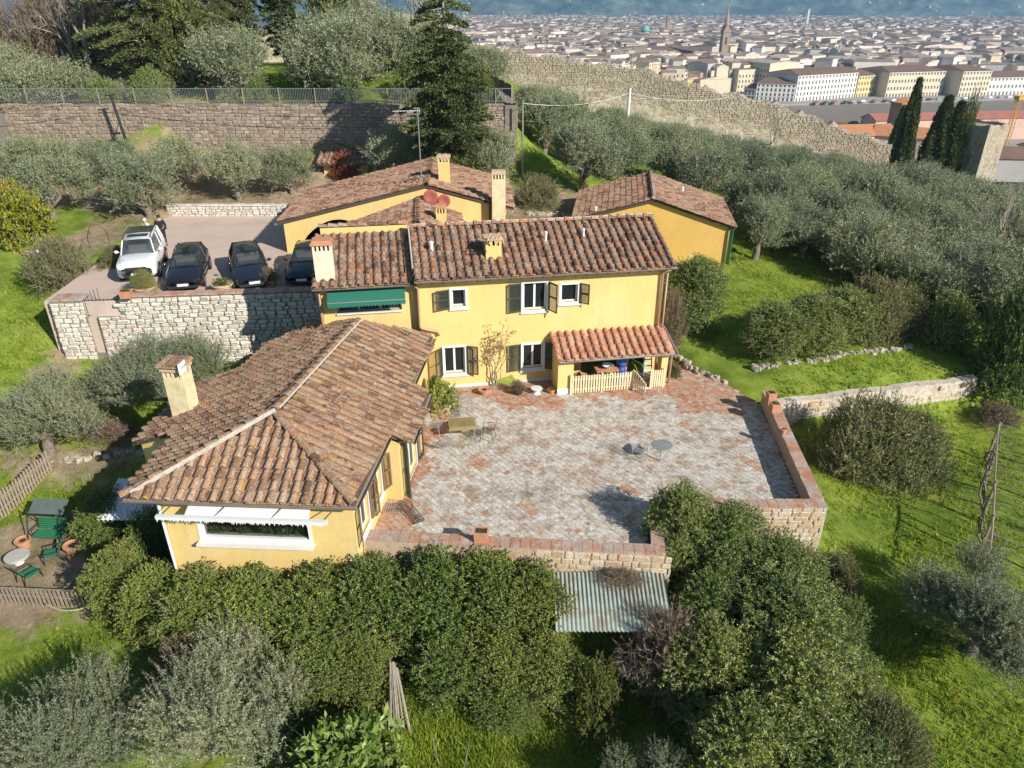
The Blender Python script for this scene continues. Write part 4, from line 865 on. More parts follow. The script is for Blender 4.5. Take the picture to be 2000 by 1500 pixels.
t = thing('step_ladder', 'pale blue step ladder leaning in the right corner of the porch', 'ladder', H1.P(9.95, .72, .06), H1.rz)
for s in (-.2, .2): a = MB(); a.tube([(s, -.25, 0), (s * .8, .1, 1.5)], .025, 6); a.build('rail', M['blue_pale'], t)
for k in range(5): a = MB(); q = .15 + k * .28; a.box((0, -.25 + .35 * q / 1.5, q), (.38 - q * .06, .07, .03)); a.build('rung', M['blue_pale'], t)
# picket fence
def pickets(root, fr, u0, u1, w, h, z, n=None, z0=.06):
    n = n or round((u1 - u0) / .115)
    for k in range(n):
        u = u0 + (u1 - u0) * (k + .5) / n; hh = h + random.uniform(-.012, .012); a = MB()
        p = [fr.P(u - .035, w, z + z0), fr.P(u + .035, w, z + z0), fr.P(u + .035, w, z + hh - .03), fr.P(u + .018, w, z + hh), fr.P(u - .018, w, z + hh), fr.P(u - .035, w, z + hh - .03)]
        q = [tuple(Vector(c) + fr.n * .02) for c in p]; a.add(p + q, [(5, 4, 3, 2, 1, 0), (6, 7, 8, 9, 10, 11)] + [(i, (i + 1) % 6, 6 + (i + 1) % 6, 6 + i) for i in range(6)]); a.build('picket', M['wood_pale'], root, True)
    for zz in (.2, h - .22): a = MB(); fr.box(a, u0, u1, w - .03, w - .002, z + zz, z + zz + .06); a.build('rail', M['wood_pale'], root, True)
    for u in (u0 - .04, u1 + .04): a = MB(); fr.box(a, u - .035, u + .035, w - .04, w + .03, z, z + h + .05); a.build('post', M['wood_pale'], root, True)
t = thing('picket_fence', 'long cream picket fence closing the front of the porch', 'fence', H1.P(7.75, 1.5, 0)); pickets(t, H1, 6.32, 9.0, 1.5, .9, 0); 
a = MB(); H1.box(a, 7.62, 7.70, 1.46, 1.54, 0, .95); a.build('post', M['wood_pale'], t, True)
t = thing('picket_fence', 'short cream picket fence section right of the porch opening', 'fence', H1.P(10.2, 1.5, 0)); pickets(t, H1, 9.92, 10.42, 1.5, .9, 0, 5)
G1 = Fr(H1.P(9.04, 1.52, 0), -48); t = thing('picket_gate', 'open cream picket gate with curved top swung out over the terrace', 'gate', G1.P(.4, 0, 0))
for k in range(6): a = MB(); u = .06 + k * .125; h = .95 - .07 * k; G1.box(a, u - .032, u + .032, 0, .02, .06, h); a.build('picket', M['wood_pale'], t, True)
for zz in (.2, .48): a = MB(); G1.box(a, 0, .74, -.03, -.002, zz, zz + .06); a.build('rail', M['wood_pale'], t, True)
a = MB(); a.tube([G1.P(0, -.015, 1.0), G1.P(.4, -.015, .78), G1.P(.76, -.015, .52)], .022, 5); a.build('top_rail', M['wood_pale'], t, True)
# ------------------------------------------------------------------ front wing
R1, R2, FL, FR_ = Vector((-7.33, 19.45, 3.9)), Vector((-6.09, 26.73, 3.9)), Vector((-11.17, 17.01, 2.5)), Vector((-4.48, 16.65, 2.5))
wing = thing('garden_wing', 'low yellow wing with hipped mossy tiled roof in front of the villa', 'house', (-7, 20, 0))
nL = (R2 - R1).cross(FL - R1); nR = (R2 - R1).cross(FR_ - R1)
def onp(n_, x, y): return Vector((x, y, R1.z - (n_.x * (x - R1.x) + n_.y * (y - R1.y)) / n_.z))
Rt = [FR_, onp(nR, -4.05, 20.25), onp(nR, -3.32, 20.35), onp(nR, -3.04, 23.5), onp(nR, -3.69, 23.57), onp(nR, -3.30, 27.73)]
Lf = [onp(nL, -8.54, 29.22), onp(nL, -10.69, 28.96), onp(nL, -10.74, 26.5), onp(nL, -12.9, 26.6), onp(nL, -13.49, 21.92), onp(nL, -11.35, 21.13), FL]
m = MB(); m.slab([R1, FR_] + Rt[1:] + [R2], .1); m.slab([R1, R2] + Lf, .1); m.slab([FL, FR_, R1], .1)
roof = m.build('roof', M['underlay'], wing, True)
T = Tiles(M['tile_wing'], .33, .36)
T.plane([R1, FR_] + Rt[1:] + [R2], Rt[0], Vector((Rt[0].x + (R2 - R1).x, Rt[0].y + (R2 - R1).y, Rt[0].z)))
T.plane([R1, R2] + Lf, FL + (R2 - R1), FL); T.plane([FL + Vector((0, -.05, 0)), FR_ + Vector((0, -.05, 0)), R1], FL, FR_)
T.ridge(FL, R1); T.ridge(FR_, R1); T.ridge(R1, R2, .07); T.make(roof)
m = MB(); dv = Vector((-.10, .16, 0)); m.tube([FL + Vector((.25, .02, .13)), R1 + Vector((.10, -.12, .16))], .07, 6); m.tube([R1 + Vector((.16, .1, .1)), R2 + Vector((.16, 0, .1))], .035, 6); m.build('mortar_line', M['mortar'], roof)
a = MB(); a.hexa([tuple(onp(nR, 0, 0) * 0 + Vector(q)) for q in ((-6.3, 18.3, 3.2), (-6.1, 18.3, 3.2), (-6.1, 18.5, 3.3), (-6.3, 18.5, 3.3), (-6.3, 18.25, 3.42), (-6.1, 18.25, 3.42), (-6.1, 18.45, 3.46), (-6.3, 18.45, 3.46))]); a.build('vent_tile', M['red'], roof); a.f and None
gutter(wing, FL + Vector((0, -.09, -.05)), FR_ + Vector((0.1, -.09, -.05))); gutter(wing, FR_ + Vector((.1, -.05, -.05)), Rt[1] + Vector((.09, .1, -.05))); gutter(wing, Rt[2] + Vector((.09, 0, -.04)), Rt[3] + Vector((.09, 0, -.04))); gutter(wing, Rt[4] + Vector((.09, 0, -.04)), Rt[5] + Vector((.09, 0, -.04)))
FW = Fr((-10.3, 17.35), -3.1)
m = MB(); PW = [(1.0, 4.32, .78, 1.98)]
wall_sheet(m, FW, -.05, 5.68, -3.3, 2.42, PW, .3)
def side(p, q, z0, z1a, z1b): m.add([(*p, z0), (*q, z0), (*q, z1b), (*p, z1a)], [(0, 1, 2, 3)])
cA = FW.P(5.68, 0, 0)[:2]; cB = (-4.28, 20.3)
RW = Fr(cA, math.degrees(math.atan2(cB[1] - cA[1], cB[0] - cA[0]))); LRW = math.dist(cA, cB)
wall_sheet(m, RW, 0, LRW, -1.2, 2.45, [(.45, 1.35, .6, 1.9), (2.0, 2.85, .6, 1.9)], .2)
cC = (-3.75, 20.24); side(cB, cC, -.2, 2.5, 2.3)
cD = (-3.42, 23.45); EW = Fr(cC, math.degrees(math.atan2(cD[1] - cC[1], cD[0] - cC[0]))); LEW = math.dist(cC, cD)
wall_sheet(m, EW, 0, LEW, -.2, 2.22, [(.55, 2.3, .03, 2.0)], .2)
cE = (-4.05, 23.5); side(cD, cE, -.2, 2.22, 2.5); cF = (-3.72, 28.2); side(cE, cF, -.2, 2.6, 2.75)
side((-10.3, 25.5), (-10.35, 17.35), -3.3, 2.2, 2.4); side((-13.1, 26.3), (-13.2, 21.98), -3, 1.1, 1.2); side((-13.2, 21.98), (-11.0, 21.18), -3, 1.22, 2.14); side((-10.6, 28.6), (-10.6, 26.5), -3, 1.8, 1.9); side((-10.6, 26.5), (-13.1, 26.3), -3, 1.9, 1.1)
m.build('wall', M['yellow'], wing, True)
m = MB(); m.add([(-13.1, 22.19, 1.5), (-12.2, 21.86, 1.5), (-12.2, 21.86, 1.65), (-13.1, 22.19, 1.2)], [(0, 1, 2, 3)])
# picture window, room behind it
m = MB()
for a_, b_, c_, d_ in ((.9, 1.06, .70, 2.05), (4.26, 4.36, .70, 2.05), (1.06, 4.26, 1.92, 2.05), (1.06, 4.26, .70, .84)): FW.box(m, a_, b_, -.16, .02, c_, d_)
win = m.build('picture_window', M['window_white'], wing, True)
m = MB(); FW.box(m, 1.06, 4.26, -.1, -.09, .84, 1.92); m.build('pane', M['glass_clear'], win); PLANTS = [(FW.P(u, -.38, .4), s_) for u, s_ in ((1.35, .9), (2.1, .6), (2.75, .6), (3.35, 1.15), (3.95, .7))]
m = MB(); FW.box(m, .86, 4.4, -.05, .24, .62, .69); m.build('sill', M['stone_trim'], win)
m = MB(); FW.box(m, 1.0, 3.1, -1.9, -1.8, .2, 2.2); FW.box(m, 1.0, 4.4, -2.6, -2.5, .2, 2.2); FW.box(m, 1.0, 4.4, -2.5, -.35, .3, .36); FW.box(m, .85, 1.0, -2.5, -.35, .3, 2.2); FW.box(m, 4.4, 4.5, -2.5, -.35, .3, 2.2); m.build('room_wall', plain('orange_room_wall', (.74, .33, .15), .9), win)
aw = thing('awning', 'worn white sun awning with tattered fringe over the picture window', 'awning', FW.P(2.6, .4, 2.1))
m = MB()
for k in range(14):
    a_, b_ = 1.0 + k * .255, 1.0 + (k + 1) * .255; m.add([FW.P(a_, .02, 2.36), FW.P(b_, .02, 2.36), FW.P(b_, .68, 2.12), FW.P(a_, .68, 2.12)], [(3, 2, 1, 0)])
m.build('cloth', M['awning_white'], aw, True)
m = MB(); FW.box(m, .2, 5.15, .66, .78, 2.04, 2.14); m.build('front_bar', M['white_metal'], aw, True)
m = MB(); u = .22
while u < 5.0:
    wd = random.uniform(.03, .07); L = random.uniform(.03, .11) if random.random() < .75 else .02; m.add([FW.P(u, .79, 2.06), FW.P(u + wd, .79, 2.06), FW.P(u + wd * .8, .80, 2.06 - L * .7), FW.P(u + wd * .4, .80, 2.06 - L)], [(0, 3, 2, 1)]); u += wd * .95
m.build('fringe', M['awning_white'], aw, True, kind='stuff')
m = MB()
for u in (.3, 1.85, 3.5, 5.0): m.tube([FW.P(u, .0, 2.0), FW.P(u + .25, .35, 2.28), FW.P(u, .68, 2.1)], .02, 5)
m.build('folding_arm', M['dark_metal'], aw, True)
for fr, u0, u1, z0, z1, sid in ((RW, .45, 1.35, .6, 1.9, 1), (RW, 2.0, 2.85, .6, 1.9, 1)):
    window(wing, fr, u0, u1, z0, z1, .06, 1, True, .14); shutter(wing, fr, u0 - .06, z0, z1, .42, -1, 20, M['shutter_brown']); shutter(wing, fr, u1 + .06, z0, z1, .42, 1, 24, M['shutter_brown'])
window(wing, EW, .55, 2.3, .03, 2.0, .06, 2, False, .14); shutter(wing, EW, .48, .03, 2.02, .5, -1, 30, M['shutter']); shutter(wing, EW, 2.36, .03, 2.02, .5, 1, 12, M['shutter'])
pipe(wing, 'downpipe', [FW.P(-.05, .1, 2.2), FW.P(-.05, .08, -2.5)], .045, 'white_metal')
CW = Fr((-11.9, 23.1), -6); chimney(wing, CW, 0, 0, .9, 3.72, .72, .66, M['beige_plaster'], 'flat', 'terracotta_pale', 4, .05)
a = MB(); CW.box(a, -.46, .46, -.44, .44, 3.8, 3.86)
for k in range(4): CW.box(a, -.44 + k * .23, -.26 + k * .23, -.42, .42, 3.86, 3.92)
a.build('cap_tile', M['tile_wing'], wing, True, kind='stuff')
a = MB(); CW.box(a, .42, .46, .1, .55, 3.62, 4.02); a.build('flat_antenna', M['white_metal'], wing, True)
# ------------------------------------------------------------------ garage house behind
GF = Fr((-12.4, 39.0), 3)
gar = thing('rear_house', 'yellow gabled house with a wide arched opening behind the villa', 'house', GF.P(6, -3, 2.8))
k3a = (6.5 - 4.62) / 8.0; k3b = (6.5 - 5.25) / 4.5
def gl(u, w): return GF.P(u, w, 4.62 + (u + .15) * k3a)
def gr_(u, w): return GF.P(u, w, 6.5 - (u - 7.85) * k3b)
m = MB(); N = 14; arc = [(.95 + (5.0 - .95) * k / N, 3.5 + 1.2 * math.sin(math.pi * k / N) ** .8) for k in range(N + 1)]
m.add([GF.P(.0, 0, 2), GF.P(.95, 0, 2), GF.P(.95, 0, 4.55 + .95 * k3a), GF.P(0, 0, 4.55)], [(0, 1, 2, 3)])
for (a_, za), (b_, zb) in zip(arc, arc[1:]): m.add([GF.P(a_, 0, za), GF.P(b_, 0, zb), GF.P(b_, 0, 4.55 + b_ * k3a), GF.P(a_, 0, 4.55 + a_ * k3a)], [(0, 1, 2, 3)]); m.add([GF.P(a_, 0, za), GF.P(b_, 0, zb), GF.P(b_, -.35, zb), GF.P(a_, -.35, za)], [(3, 2, 1, 0)])
m.add([GF.P(.95, 0, 2), GF.P(.95, -.35, 2), GF.P(.95, -.35, 3.5), GF.P(.95, 0, 3.5)], [(0, 1, 2, 3)])
m.add([GF.P(5.0, 0, 2), GF.P(12.1, 0, 2), GF.P(12.1, 0, 5.2), GF.P(7.85, 0, 6.42), GF.P(5.0, 0, 4.55 + 5 * k3a)], [(0, 1, 2, 3, 4)])
m.add([GF.P(12.1, 0, 2), GF.P(12.1, -7, 2), GF.P(12.1, -7, 5.2), GF.P(12.1, 0, 5.2)], [(0, 1, 2, 3)]); m.add([GF.P(0, 0, 2), GF.P(0, -7, 2), GF.P(0, -7, 4.6), GF.P(0, 0, 4.6)], [(3, 2, 1, 0)])
m.add([GF.P(0, -7, 2), GF.P(12.1, -7, 2), GF.P(12.1, -7, 5.2), GF.P(7.85, -7, 6.42), GF.P(0, -7, 4.6)], [(4, 3, 2, 1, 0)])
m.build('wall', M['yellow'], gar, True)
m = MB(); GF.box(m, .3, 4.4, -5, -4.9, 2.5, 4.6); m.build('carport_wall', M['yellow_orange'], gar, True)
m = MB(); m.slab([gl(-.25, .12), gl(7.85, .12), gl(7.85, -7.3), gl(-.25, -7.3)], .12); m.slab([gr_(7.85, .12), gr_(12.5, .12), gr_(12.5, -7.3), gr_(7.85, -7.3)], .12)
roof = m.build('roof', M['underlay'], gar, True); T = Tiles(M['tile_back'], .34, .36)
T.plane([gl(-.25, .15), gl(7.85, .15), gl(7.85, -7.3), gl(-.25, -7.3)], gl(-.25, -7.3), gl(-.25, .35)); T.plane([gr_(7.85, .15), gr_(12.5, .15), gr_(12.5, -7.3), gr_(7.85, -7.3)], gr_(12.5, .35), gr_(12.5, -7.3))
T.ridge(gl(7.85, .3), gl(7.85, -7.2)); T.make(roof, 220)
gutter(gar, gl(-.32, .35), gl(-.32, -7.3), 'grey_metal')
chimney(gar, GF, 8.75, -1.6, 5.9, 7.75, .62, .55, M['yellow'], 'gable', 'terracotta_pale'); chimney(gar, GF, 11.68, .32, 2.6, 7.2, .72, .55, M['beige_plaster'], 'flat', 'terracotta_pale', 4, .02)
pipe(gar, 'downpipe', [GF.P(12.45, .3, 5.1), GF.P(12.2, .15, 4.8), GF.P(12.2, .12, 2.5)], .05, 'grey_metal'); pipe(gar, 'downpipe', [GF.P(11.2, .08, 5.4), GF.P(11.2, .08, 2.6)], .04, 'dark_metal')
# low gabled link in front of it
ap0, ap1 = Vector(GF.P(7.35, .02, 5.75)), Vector((-4.5, 34.2, 5.75)); dl = ap1 - ap0
link_ = thing('link_house', 'low tiled link roof between the villa and the rear house', 'house', (-4.6, 36.5, 2.8))
la, lb = Vector(GF.P(3.5, .02, 4.45)), Vector(GF.P(9.6, .02, 4.85))
m = MB(); m.slab([la, la + dl, ap1, ap0], .1); m.slab([ap0, ap1, lb + dl, lb], .1); roof = m.build('roof', M['underlay'], link_, True)
m = MB(); q = lambda v, z: (v.x, v.y, z)
m.add([q(la, 2), q(la + dl, 2), q(la + dl, 4.4), q(la, 4.4)], [(0, 1, 2, 3)]); m.add([q(lb, 2), q(lb + dl, 2), q(lb + dl, 4.8), q(lb, 4.8)], [(3, 2, 1, 0)]); m.build('wall', M['yellow'], link_, True)
T = Tiles(M['tile_back'], .34, .36); T.plane([la, la + dl, ap1, ap0], la, la + dl); T.plane([ap0, ap1, lb + dl, lb], lb + dl, lb); T.ridge(ap1, ap0, .08); T.make(roof, 150)
LF = Fr((-4.9, 36.2), 3); chimney(link_, LF, 1.35, 0, 4.6, 6.15, .5, .5, M['yellow'], 'flat', 'terracotta', 3, .01)
# ------------------------------------------------------------------ guest house
GH = Fr((12.4, 41.2), -8); gst = thing('guest_house', 'plain orange-yellow gabled outbuilding right of the villa', 'house', GH.P(-4.3, -3, 1.2))
m = MB(); m.add([GH.P(-8.5, 0, -.5), GH.P(0, 0, -.5), GH.P(0, 0, 3.78), GH.P(-4.32, 0, 5.06), GH.P(-8.5, 0, 3.9)], [(0, 1, 2, 3, 4)])
wall_sheet(m, Fr(GH.P(0, 0, 0), 82), 0, 6.8, -.5, 3.78, [(1.0, 2.0, 1.25, 3.3), (4, 5, 2, 3.2)], .2)
m.add([GH.P(-8.5, 0, -.5), GH.P(-8.5, -6.8, -.5), GH.P(-8.5, -6.8, 3.9), GH.P(-8.5, 0, 3.9)], [(3, 2, 1, 0)]); m.add([GH.P(-8.5, -6.8, -.5), GH.P(0, -6.8, -.5), GH.P(0, -6.8, 3.78), GH.P(-4.32, -6.8, 5.06), GH.P(-8.5, -6.8, 3.9)], [(4, 3, 2, 1, 0)])
m.build('wall', M['yellow_orange'], gst, True)
ka = (5.2 - 4.0) / 4.18; kb = (5.2 - 3.85) / 4.32
def ga(u, w): return GH.P(u, w, 5.2 + (u + 4.32) * ka)
def gb(u, w): return GH.P(u, w, 5.2 - (u + 4.32) * kb)
m = MB(); m.slab([ga(-8.9, .2), ga(-4.32, .2), ga(-4.32, -7), ga(-8.9, -7)], .12); m.slab([gb(-4.32, .2), gb(.4, .2), gb(.4, -7), gb(-4.32, -7)], .12); roof = m.build('roof', M['underlay'], gst, True)
T = Tiles(M['tile_back'], .34, .36); T.plane([ga(-8.9, .24), ga(-4.32, .24), ga(-4.32, -7), ga(-8.9, -7)], ga(-8.9, -7), ga(-8.9, .2)); T.plane([gb(-4.32, .24), gb(.4, .24), gb(.4, -7), gb(-4.32, -7)], gb(.4, .2), gb(.4, -7)); T.ridge(GH.P(-4.32, .2, 5.22), GH.P(-4.32, -6.9, 5.22), .08); T.make(roof, 260)
m = MB(); m.tube([GH.P(-4.32, .22, 5.3), GH.P(-4.32, -6.9, 5.3)], .13, 6); m.tube([gb(-4.15, .1), gb(-3.6, -2.2), gb(-3.2, -3.6)], .03, 5); m.build('mortar_line', M['mortar'], roof)
for p in (gb(-2.4, -4.3), ga(-7.6, .1)): a = MB(); a.lathe([(.07, 0), (.07, .3), (.1, .31), (.1, .38), (.02, .42)], p, 8); a.build('roof_vent', M['white_stucco'], gst, True)
window(gst, Fr(GH.P(0, 0, 0), 82), 1.0, 2.0, 1.25, 3.3, .05, 1, False); shutter(gst, Fr(GH.P(0, 0, 0), 82), .95, 1.2, 3.35, .5, -1, 60, M['green_paint']); pipe(gst, 'downpipe', [GH.P(.3, -.1, 3.7), GH.P(.08, .08, 3.5), GH.P(.06, .08, .9)], .05)
# ------------------------------------------------------------------ terrace
m = MB(); m.prism(TP, -3.6, -.012); terrace = tag(m.build('terrace', plain('terrace_bed', (.36, .31, .26), .95, var=.3, vscale=5)), kind='structure')
M['paver'] = pieces('pale_worn_paver', [(0, (.44, .33, .26)), (.06, (.49, .41, .34)), (.3, (.56, .51, .44)), (.55, (.64, .60, .54)), (.8, (.55, .49, .42)), (.96, (.49, .39, .31)), (1, (.44, .28, .20))],
                    lich=(.68, .66, .61), lscale=2.6, lrange=(.48, .66), bscale=11, fine=.3, extra=[((.27, .225, .17), 3.0, .54, .70), ((.40, .275, .20), .9, .52, .63), ((.24, .21, .15), .38, .56, .68), ((.33, .30, .2), .45, .60, .72)], bump=.4)
M['paver_red'] = pieces('red_worn_paver', [(0, (.40, .18, .11)), (.3, (.50, .25, .16)), (.6, (.54, .31, .21)), (.85, (.46, .30, .22)), (1, (.58, .44, .34))], lich=(.54, .44, .35), lscale=1.8, lrange=(.50, .66), bscale=10, fine=.34, extra=[((.29, .21, .15), 2.6, .56, .7), ((.50, .46, .40), 1.1, .56, .7)], bump=.4)
pav, red = [], []; sp = .20; an = R(38); ca, sa = math.cos(an), math.sin(an)
for i in range(-100, 160):
    for j in range(-100, 160):
        u, v = i * sp, j * sp; x = u * ca - v * sa + 2; y = u * sa + v * ca + 20
        if not in_poly(x, y, TP): continue
        wall_d = min((28.9 + .167 * x) - y, 99); left = x + 4.3 - (y - 17) * .09
        nz = .5 * math.sin(x * 1.3 + y * .7) + .5 * math.sin(x * .6 - y * 1.9 + 1) + .35 * math.sin(3.1 * x + 2.2 * y)
        isred = wall_d < 1.9 + .9 * nz or left < .75 + .3 * nz or (x > 6.9 and y > 26.2 + nz) or nz > 1.12
        if not isred and random.random() < .012: isred = True
        Mx = Matrix.Translation((x, y, random.uniform(-.003, .003))) @ Matrix.Rotation(an + random.uniform(-.02, .02), 4, 'Z') @ Matrix.Rotation(random.uniform(-.006, .006), 4, 'X') @ Matrix.Diagonal((sp - .010, sp - .010, .04, 1))
        (red if isred else pav).append(Mx)
for nm, lst, mt, cap in (('paver', pav, 'paver', 190), ('paver', red, 'paver_red', 110)):
    lst.sort(key=lambda q: (q.translation - CAMP).length); place(terrace, nm, 'paver_field', MB().box((0, 0, 0), (1, 1, 1)).mesh(nm, M[mt]), lst, cap)
def parapet(name, lab, pts, wid, z0, z1, core, cat='wall'):
    t = thing(name, lab, cat, (*pts[0], z0)); m = MB()
    for a, b in zip(pts, pts[1:]):
        a, b = Vector(a), Vector(b); d = (b - a).normalized(); n = Vector((d.y, -d.x)) * (wid / 2 - .03); ext = d * 0
        m.prism([tuple(a - ext + n), tuple(b + ext + n), tuple(b + ext - n), tuple(a - ext - n)], z0, z1 - .04)
    m.build('masonry', core, t, True); cope(t, pts, wid, z1 - .04, z1 + .02, M['brick_cope'], .31); return t
PCORE = plain('parapet_brickwork', (.50, .38, .27), .95, var=.3, vscale=6, bump=.6, bscale=16)
fp = parapet('front_parapet', 'low brick topped parapet along the front edge of the terrace', [(-4.72, 17.86), (4.62, 17.12)], .44, -3.6, .45, PCORE)
FP = Fr((-4.72, 17.86 - .22), -4.53); stone_face(fp, FP, 5.4, 9.55, lambda u: (-1.5, .40), -.03, M['rubble'], .2, .36, 200, .05)
parapet('side_parapet', 'short shaded parapet running back from the terrace front corner', [(4.44, 17.36), (4.66, 19.0)], .40, -3.6, .45, PCORE)
bp = parapet('rear_parapet', 'brick topped parapet in the recessed right corner of the terrace', [(4.5, 19.17), (10.2, 19.17)], .44, -3.4, .65, PCORE)
BP = Fr((4.5, 18.95), 0); stone_face(bp, BP, 3.2, 5.7, lambda u: (-1.0, .60), -.03, M['rubble'], .18, .34, 120, .06)
parapet('right_parapet', 'long terracotta topped parapet with pots along the right side of the terrace', [(10.0, 19.4), (10.72, 26.95)], .44, -2.8, .65, PCORE)
# ------------------------------------------------------------------ lean-to roof below the terrace
t = thing('shed', 'pale green corrugated lean-to roof below the front parapet', 'shed roof', (3, 16.2, -1))
nxx = 250; xs_ = np.linspace(1.25, 4.6, nxx); zz = .028 * np.cos(xs_ * 2 * np.pi / .125); V = []
for y, z in ((16.95, -.25), (16.2, -.47), (15.1, -.8)): V += [(x, y, z + q) for x, q in zip(xs_, zz)]
for y, z in ((15.1, -.812), (16.95, -.262)): V += [(x, y, z + q) for x, q in zip(xs_, zz)]
F = [(r_ * nxx + k, r_ * nxx + k + 1, (r_ + 1) * nxx + k + 1, (r_ + 1) * nxx + k) for r_ in range(4) for k in range(nxx - 1)]
cm = pieces('weathered_corrugated_sheet', [(0, (.27, .33, .29)), (1, (.32, .37, .32))], lich=(.24, .21, .17), lscale=1.3, lrange=(.46, .64), bscale=30, fine=.12, bump=.1, extra=[((.36, .40, .34), 3, .58, .7)])
link('corrugated_sheet', arr_mesh('corrugated_sheet', V, F, cm, True), t, True)
for x in (1.2, 4.5): a = MB(); a.tube([(x, 15.3, -3.6), (x, 15.3, -.85)], .05, 6); a.build('post', M['wood_grey'], t, True)
# ------------------------------------------------------------------ parking court and its retaining wall
m, nt, p = newmat('court_paving'); p.inputs['Roughness'].default_value = .95; pos = geo(nt).outputs['Position']
c = ramp(nt, noise(nt, .35, 7, .7, pos), [(.3, (.50, .42, .35)), (.5, (.62, .49, .41)), (.64, (.66, .47, .39)), (.78, (.56, .48, .41))])
bt = _n(nt, 'ShaderNodeTexBrick'); bt.inputs['Scale'].default_value = 2.2; bt.inputs['Color1'].default_value = (1, 1, 1, 1); bt.inputs['Color2'].default_value = (.93, .93, .93, 1); bt.inputs['Mortar'].default_value = (.8, .8, .8, 1); bt.inputs['Mortar Size'].default_value = .012; nt.links.new(pos, bt.inputs[0])
c = mixc(nt, .6, c, bt.outputs[0], 'MULTIPLY'); nt.links.new(mixc(nt, 1., c, ramp(nt, noise(nt, 12, 6, .8, pos), [(.3, (.82,) * 3), (.7, (1.1,) * 3)]), 'MULTIPLY'), p.inputs['Base Color']); nt.links.new(bumpn(nt, noise(nt, 40, 4, .7, pos), .3), p.inputs['Normal'])
a = MB(); a.prism(PP, -.4, 2.9); tag(a.build('parking_court', m), kind='structure')
RW_ = Fr((-21.18, 31.15), 5.6); t = thing('retaining_wall', 'tall dry white stone retaining wall below the parked cars', 'stone wall', RW_.P(6, 0, 0))
m = MB(); RW_.box(m, 3.05, 12.3, -.5, -.06, -1.6, 3.1); RW_.box(m, 1.92, 3.05, -.5, -.06, -1.6, 2.15); m.build('core', M['wall_mortar'], t, True)
stone_face(t, RW_, 1.95, 12.25, lambda u: (-1.2, 3.05 if u > 3.05 else 2.15), -.10, M['wall_stone'], .18, .40, 300, .2)
cope(t, [RW_.P(3.0, -.25, 0)[:2], RW_.P(12.3, -.25, 0)[:2]], .5, 3.08, 3.16, M['brick_cope'], .3, cap=60)
t = thing('wall_pier', 'broken white stone wall end at the left of the court, beside the steps', 'stone wall', RW_.P(.7, 0, 0))
m = MB(); RW_.box(m, 0.03, 1.42, -.9, -.06, -1.4, 3.0); m.build('core', M['wall_mortar'], t, True)
stone_face(t, RW_, 0, 1.45, lambda u: (-1.0, 2.98), -.10, M['wall_stone'], .2, .38, 80, .17)
stone_face(t, Fr(RW_.P(0, -.95, 0), 5.6 + 90), -.9, 0, lambda u: (-1.0, 2.98), .0, M['wall_stone'], .2, .38, 40, .1)
cope(t, [RW_.P(.1, -.45, 0)[:2], RW_.P(1.45, -.45, 0)[:2]], .8, 2.98, 3.08, M['brick_cope'], .3, cap=20)
t = thing('stone_steps', 'narrow stone steps in the dark gap beside the wall end', 'steps', RW_.P(1.7, -1, 0))
for k in range(8): a = MB(); RW_.box(a, 1.44, 1.90, -.35 - k * .28, -.08 - k * .28, -1, .3 + k * .33); a.build('step', M['wall_mortar'], t, True)
t = thing('iron_gate', 'thin rusty iron gate above the steps between the wall pieces', 'gate', RW_.P(2.2, 0, 2.2))
m = MB()
for k in range(9): m.tube([RW_.P(1.5 + k * .17, -.2, 2.1), RW_.P(1.5 + k * .17, -.2, 3.0 + .5 * math.sin(math.pi * k / 8) * (k < 5))], .012, 4)
for z in (2.2, 2.95): m.tube([RW_.P(1.45, -.2, z), RW_.P(3.0, -.2, z)], .014, 4)
m.build('bar', M['dark_metal'], t, True, kind='stuff')
BW = Fr((-22.3, 46.75), 0); t = thing('low_stone_edge', 'low pale stone edging wall at the back of the parking court', 'stone wall', (-18, 47, 2.9))
m = MB(); BW.box(m, 0, 8.6, -.4, -.06, 2.5, 3.55); m.build('core', M['wall_mortar'], t, True); stone_face(t, BW, 0, 8.6, lambda u: (2.85, 3.57 + .05 * math.sin(u * 2)), -.1, M['wall_stone'], .16, .33, 120, .16)
m = MB()
for k in range(26): BW.box(m, k * .33, k * .33 + .3, -.42 + random.uniform(-.03, .03), -.05, 3.55, 3.61 + random.uniform(0, .03))
m.build('cap_stone', M['wall_stone'], t, True, kind='stuff')
# ------------------------------------------------------------------ rampart and railing
RP = Fr((-62, 54.4), 0); t = thing('rampart', 'high brown stone rampart wall behind the olive terrace', 'stone wall', (-30, 54.4, 4))
m = MB(); RP.box(m, 0, 62.4, -1.0, -.05, 2.5, 8.8); m.build('core', M['wall_mortar'], t, True)
stone_face(t, RP, 26, 62.4, lambda u: (3.6, 8.85 + .06 * math.sin(u * 1.7)), -.1, M['rampart_stone'], .2, .45, 300, .16)
RS = Fr((.4, 54.4), 94); m = MB(); RS.box(m, 0, 26, -.9, -.05, 2.5, 8.8); m.build('return_core', M['wall_mortar'], t, True); stone_face(t, RS, 0, 8, lambda u: (3.6, 8.85), -.1, M['rampart_stone'], .2, .45, 0, .16)
a = MB(); RP.box(a, 61.2, 62.3, -.1, .6, 3, 7.0); a.build('buttress', M['rampart_stone'], t, True)
t = thing('railing', 'long dark iron railing on top of the rampart', 'fence', (-30, 54.9, 8.8))
m = MB()
for k in range(430): x = -50 + k * .115; m.add([(x - .012, 54.95, 8.8), (x + .012, 54.95, 8.8), (x + .012, 54.95, 9.85), (x - .012, 54.95, 9.85)], [(0, 1, 2, 3)])
m.build('bar', M['grey_metal'], t, True, kind='stuff')
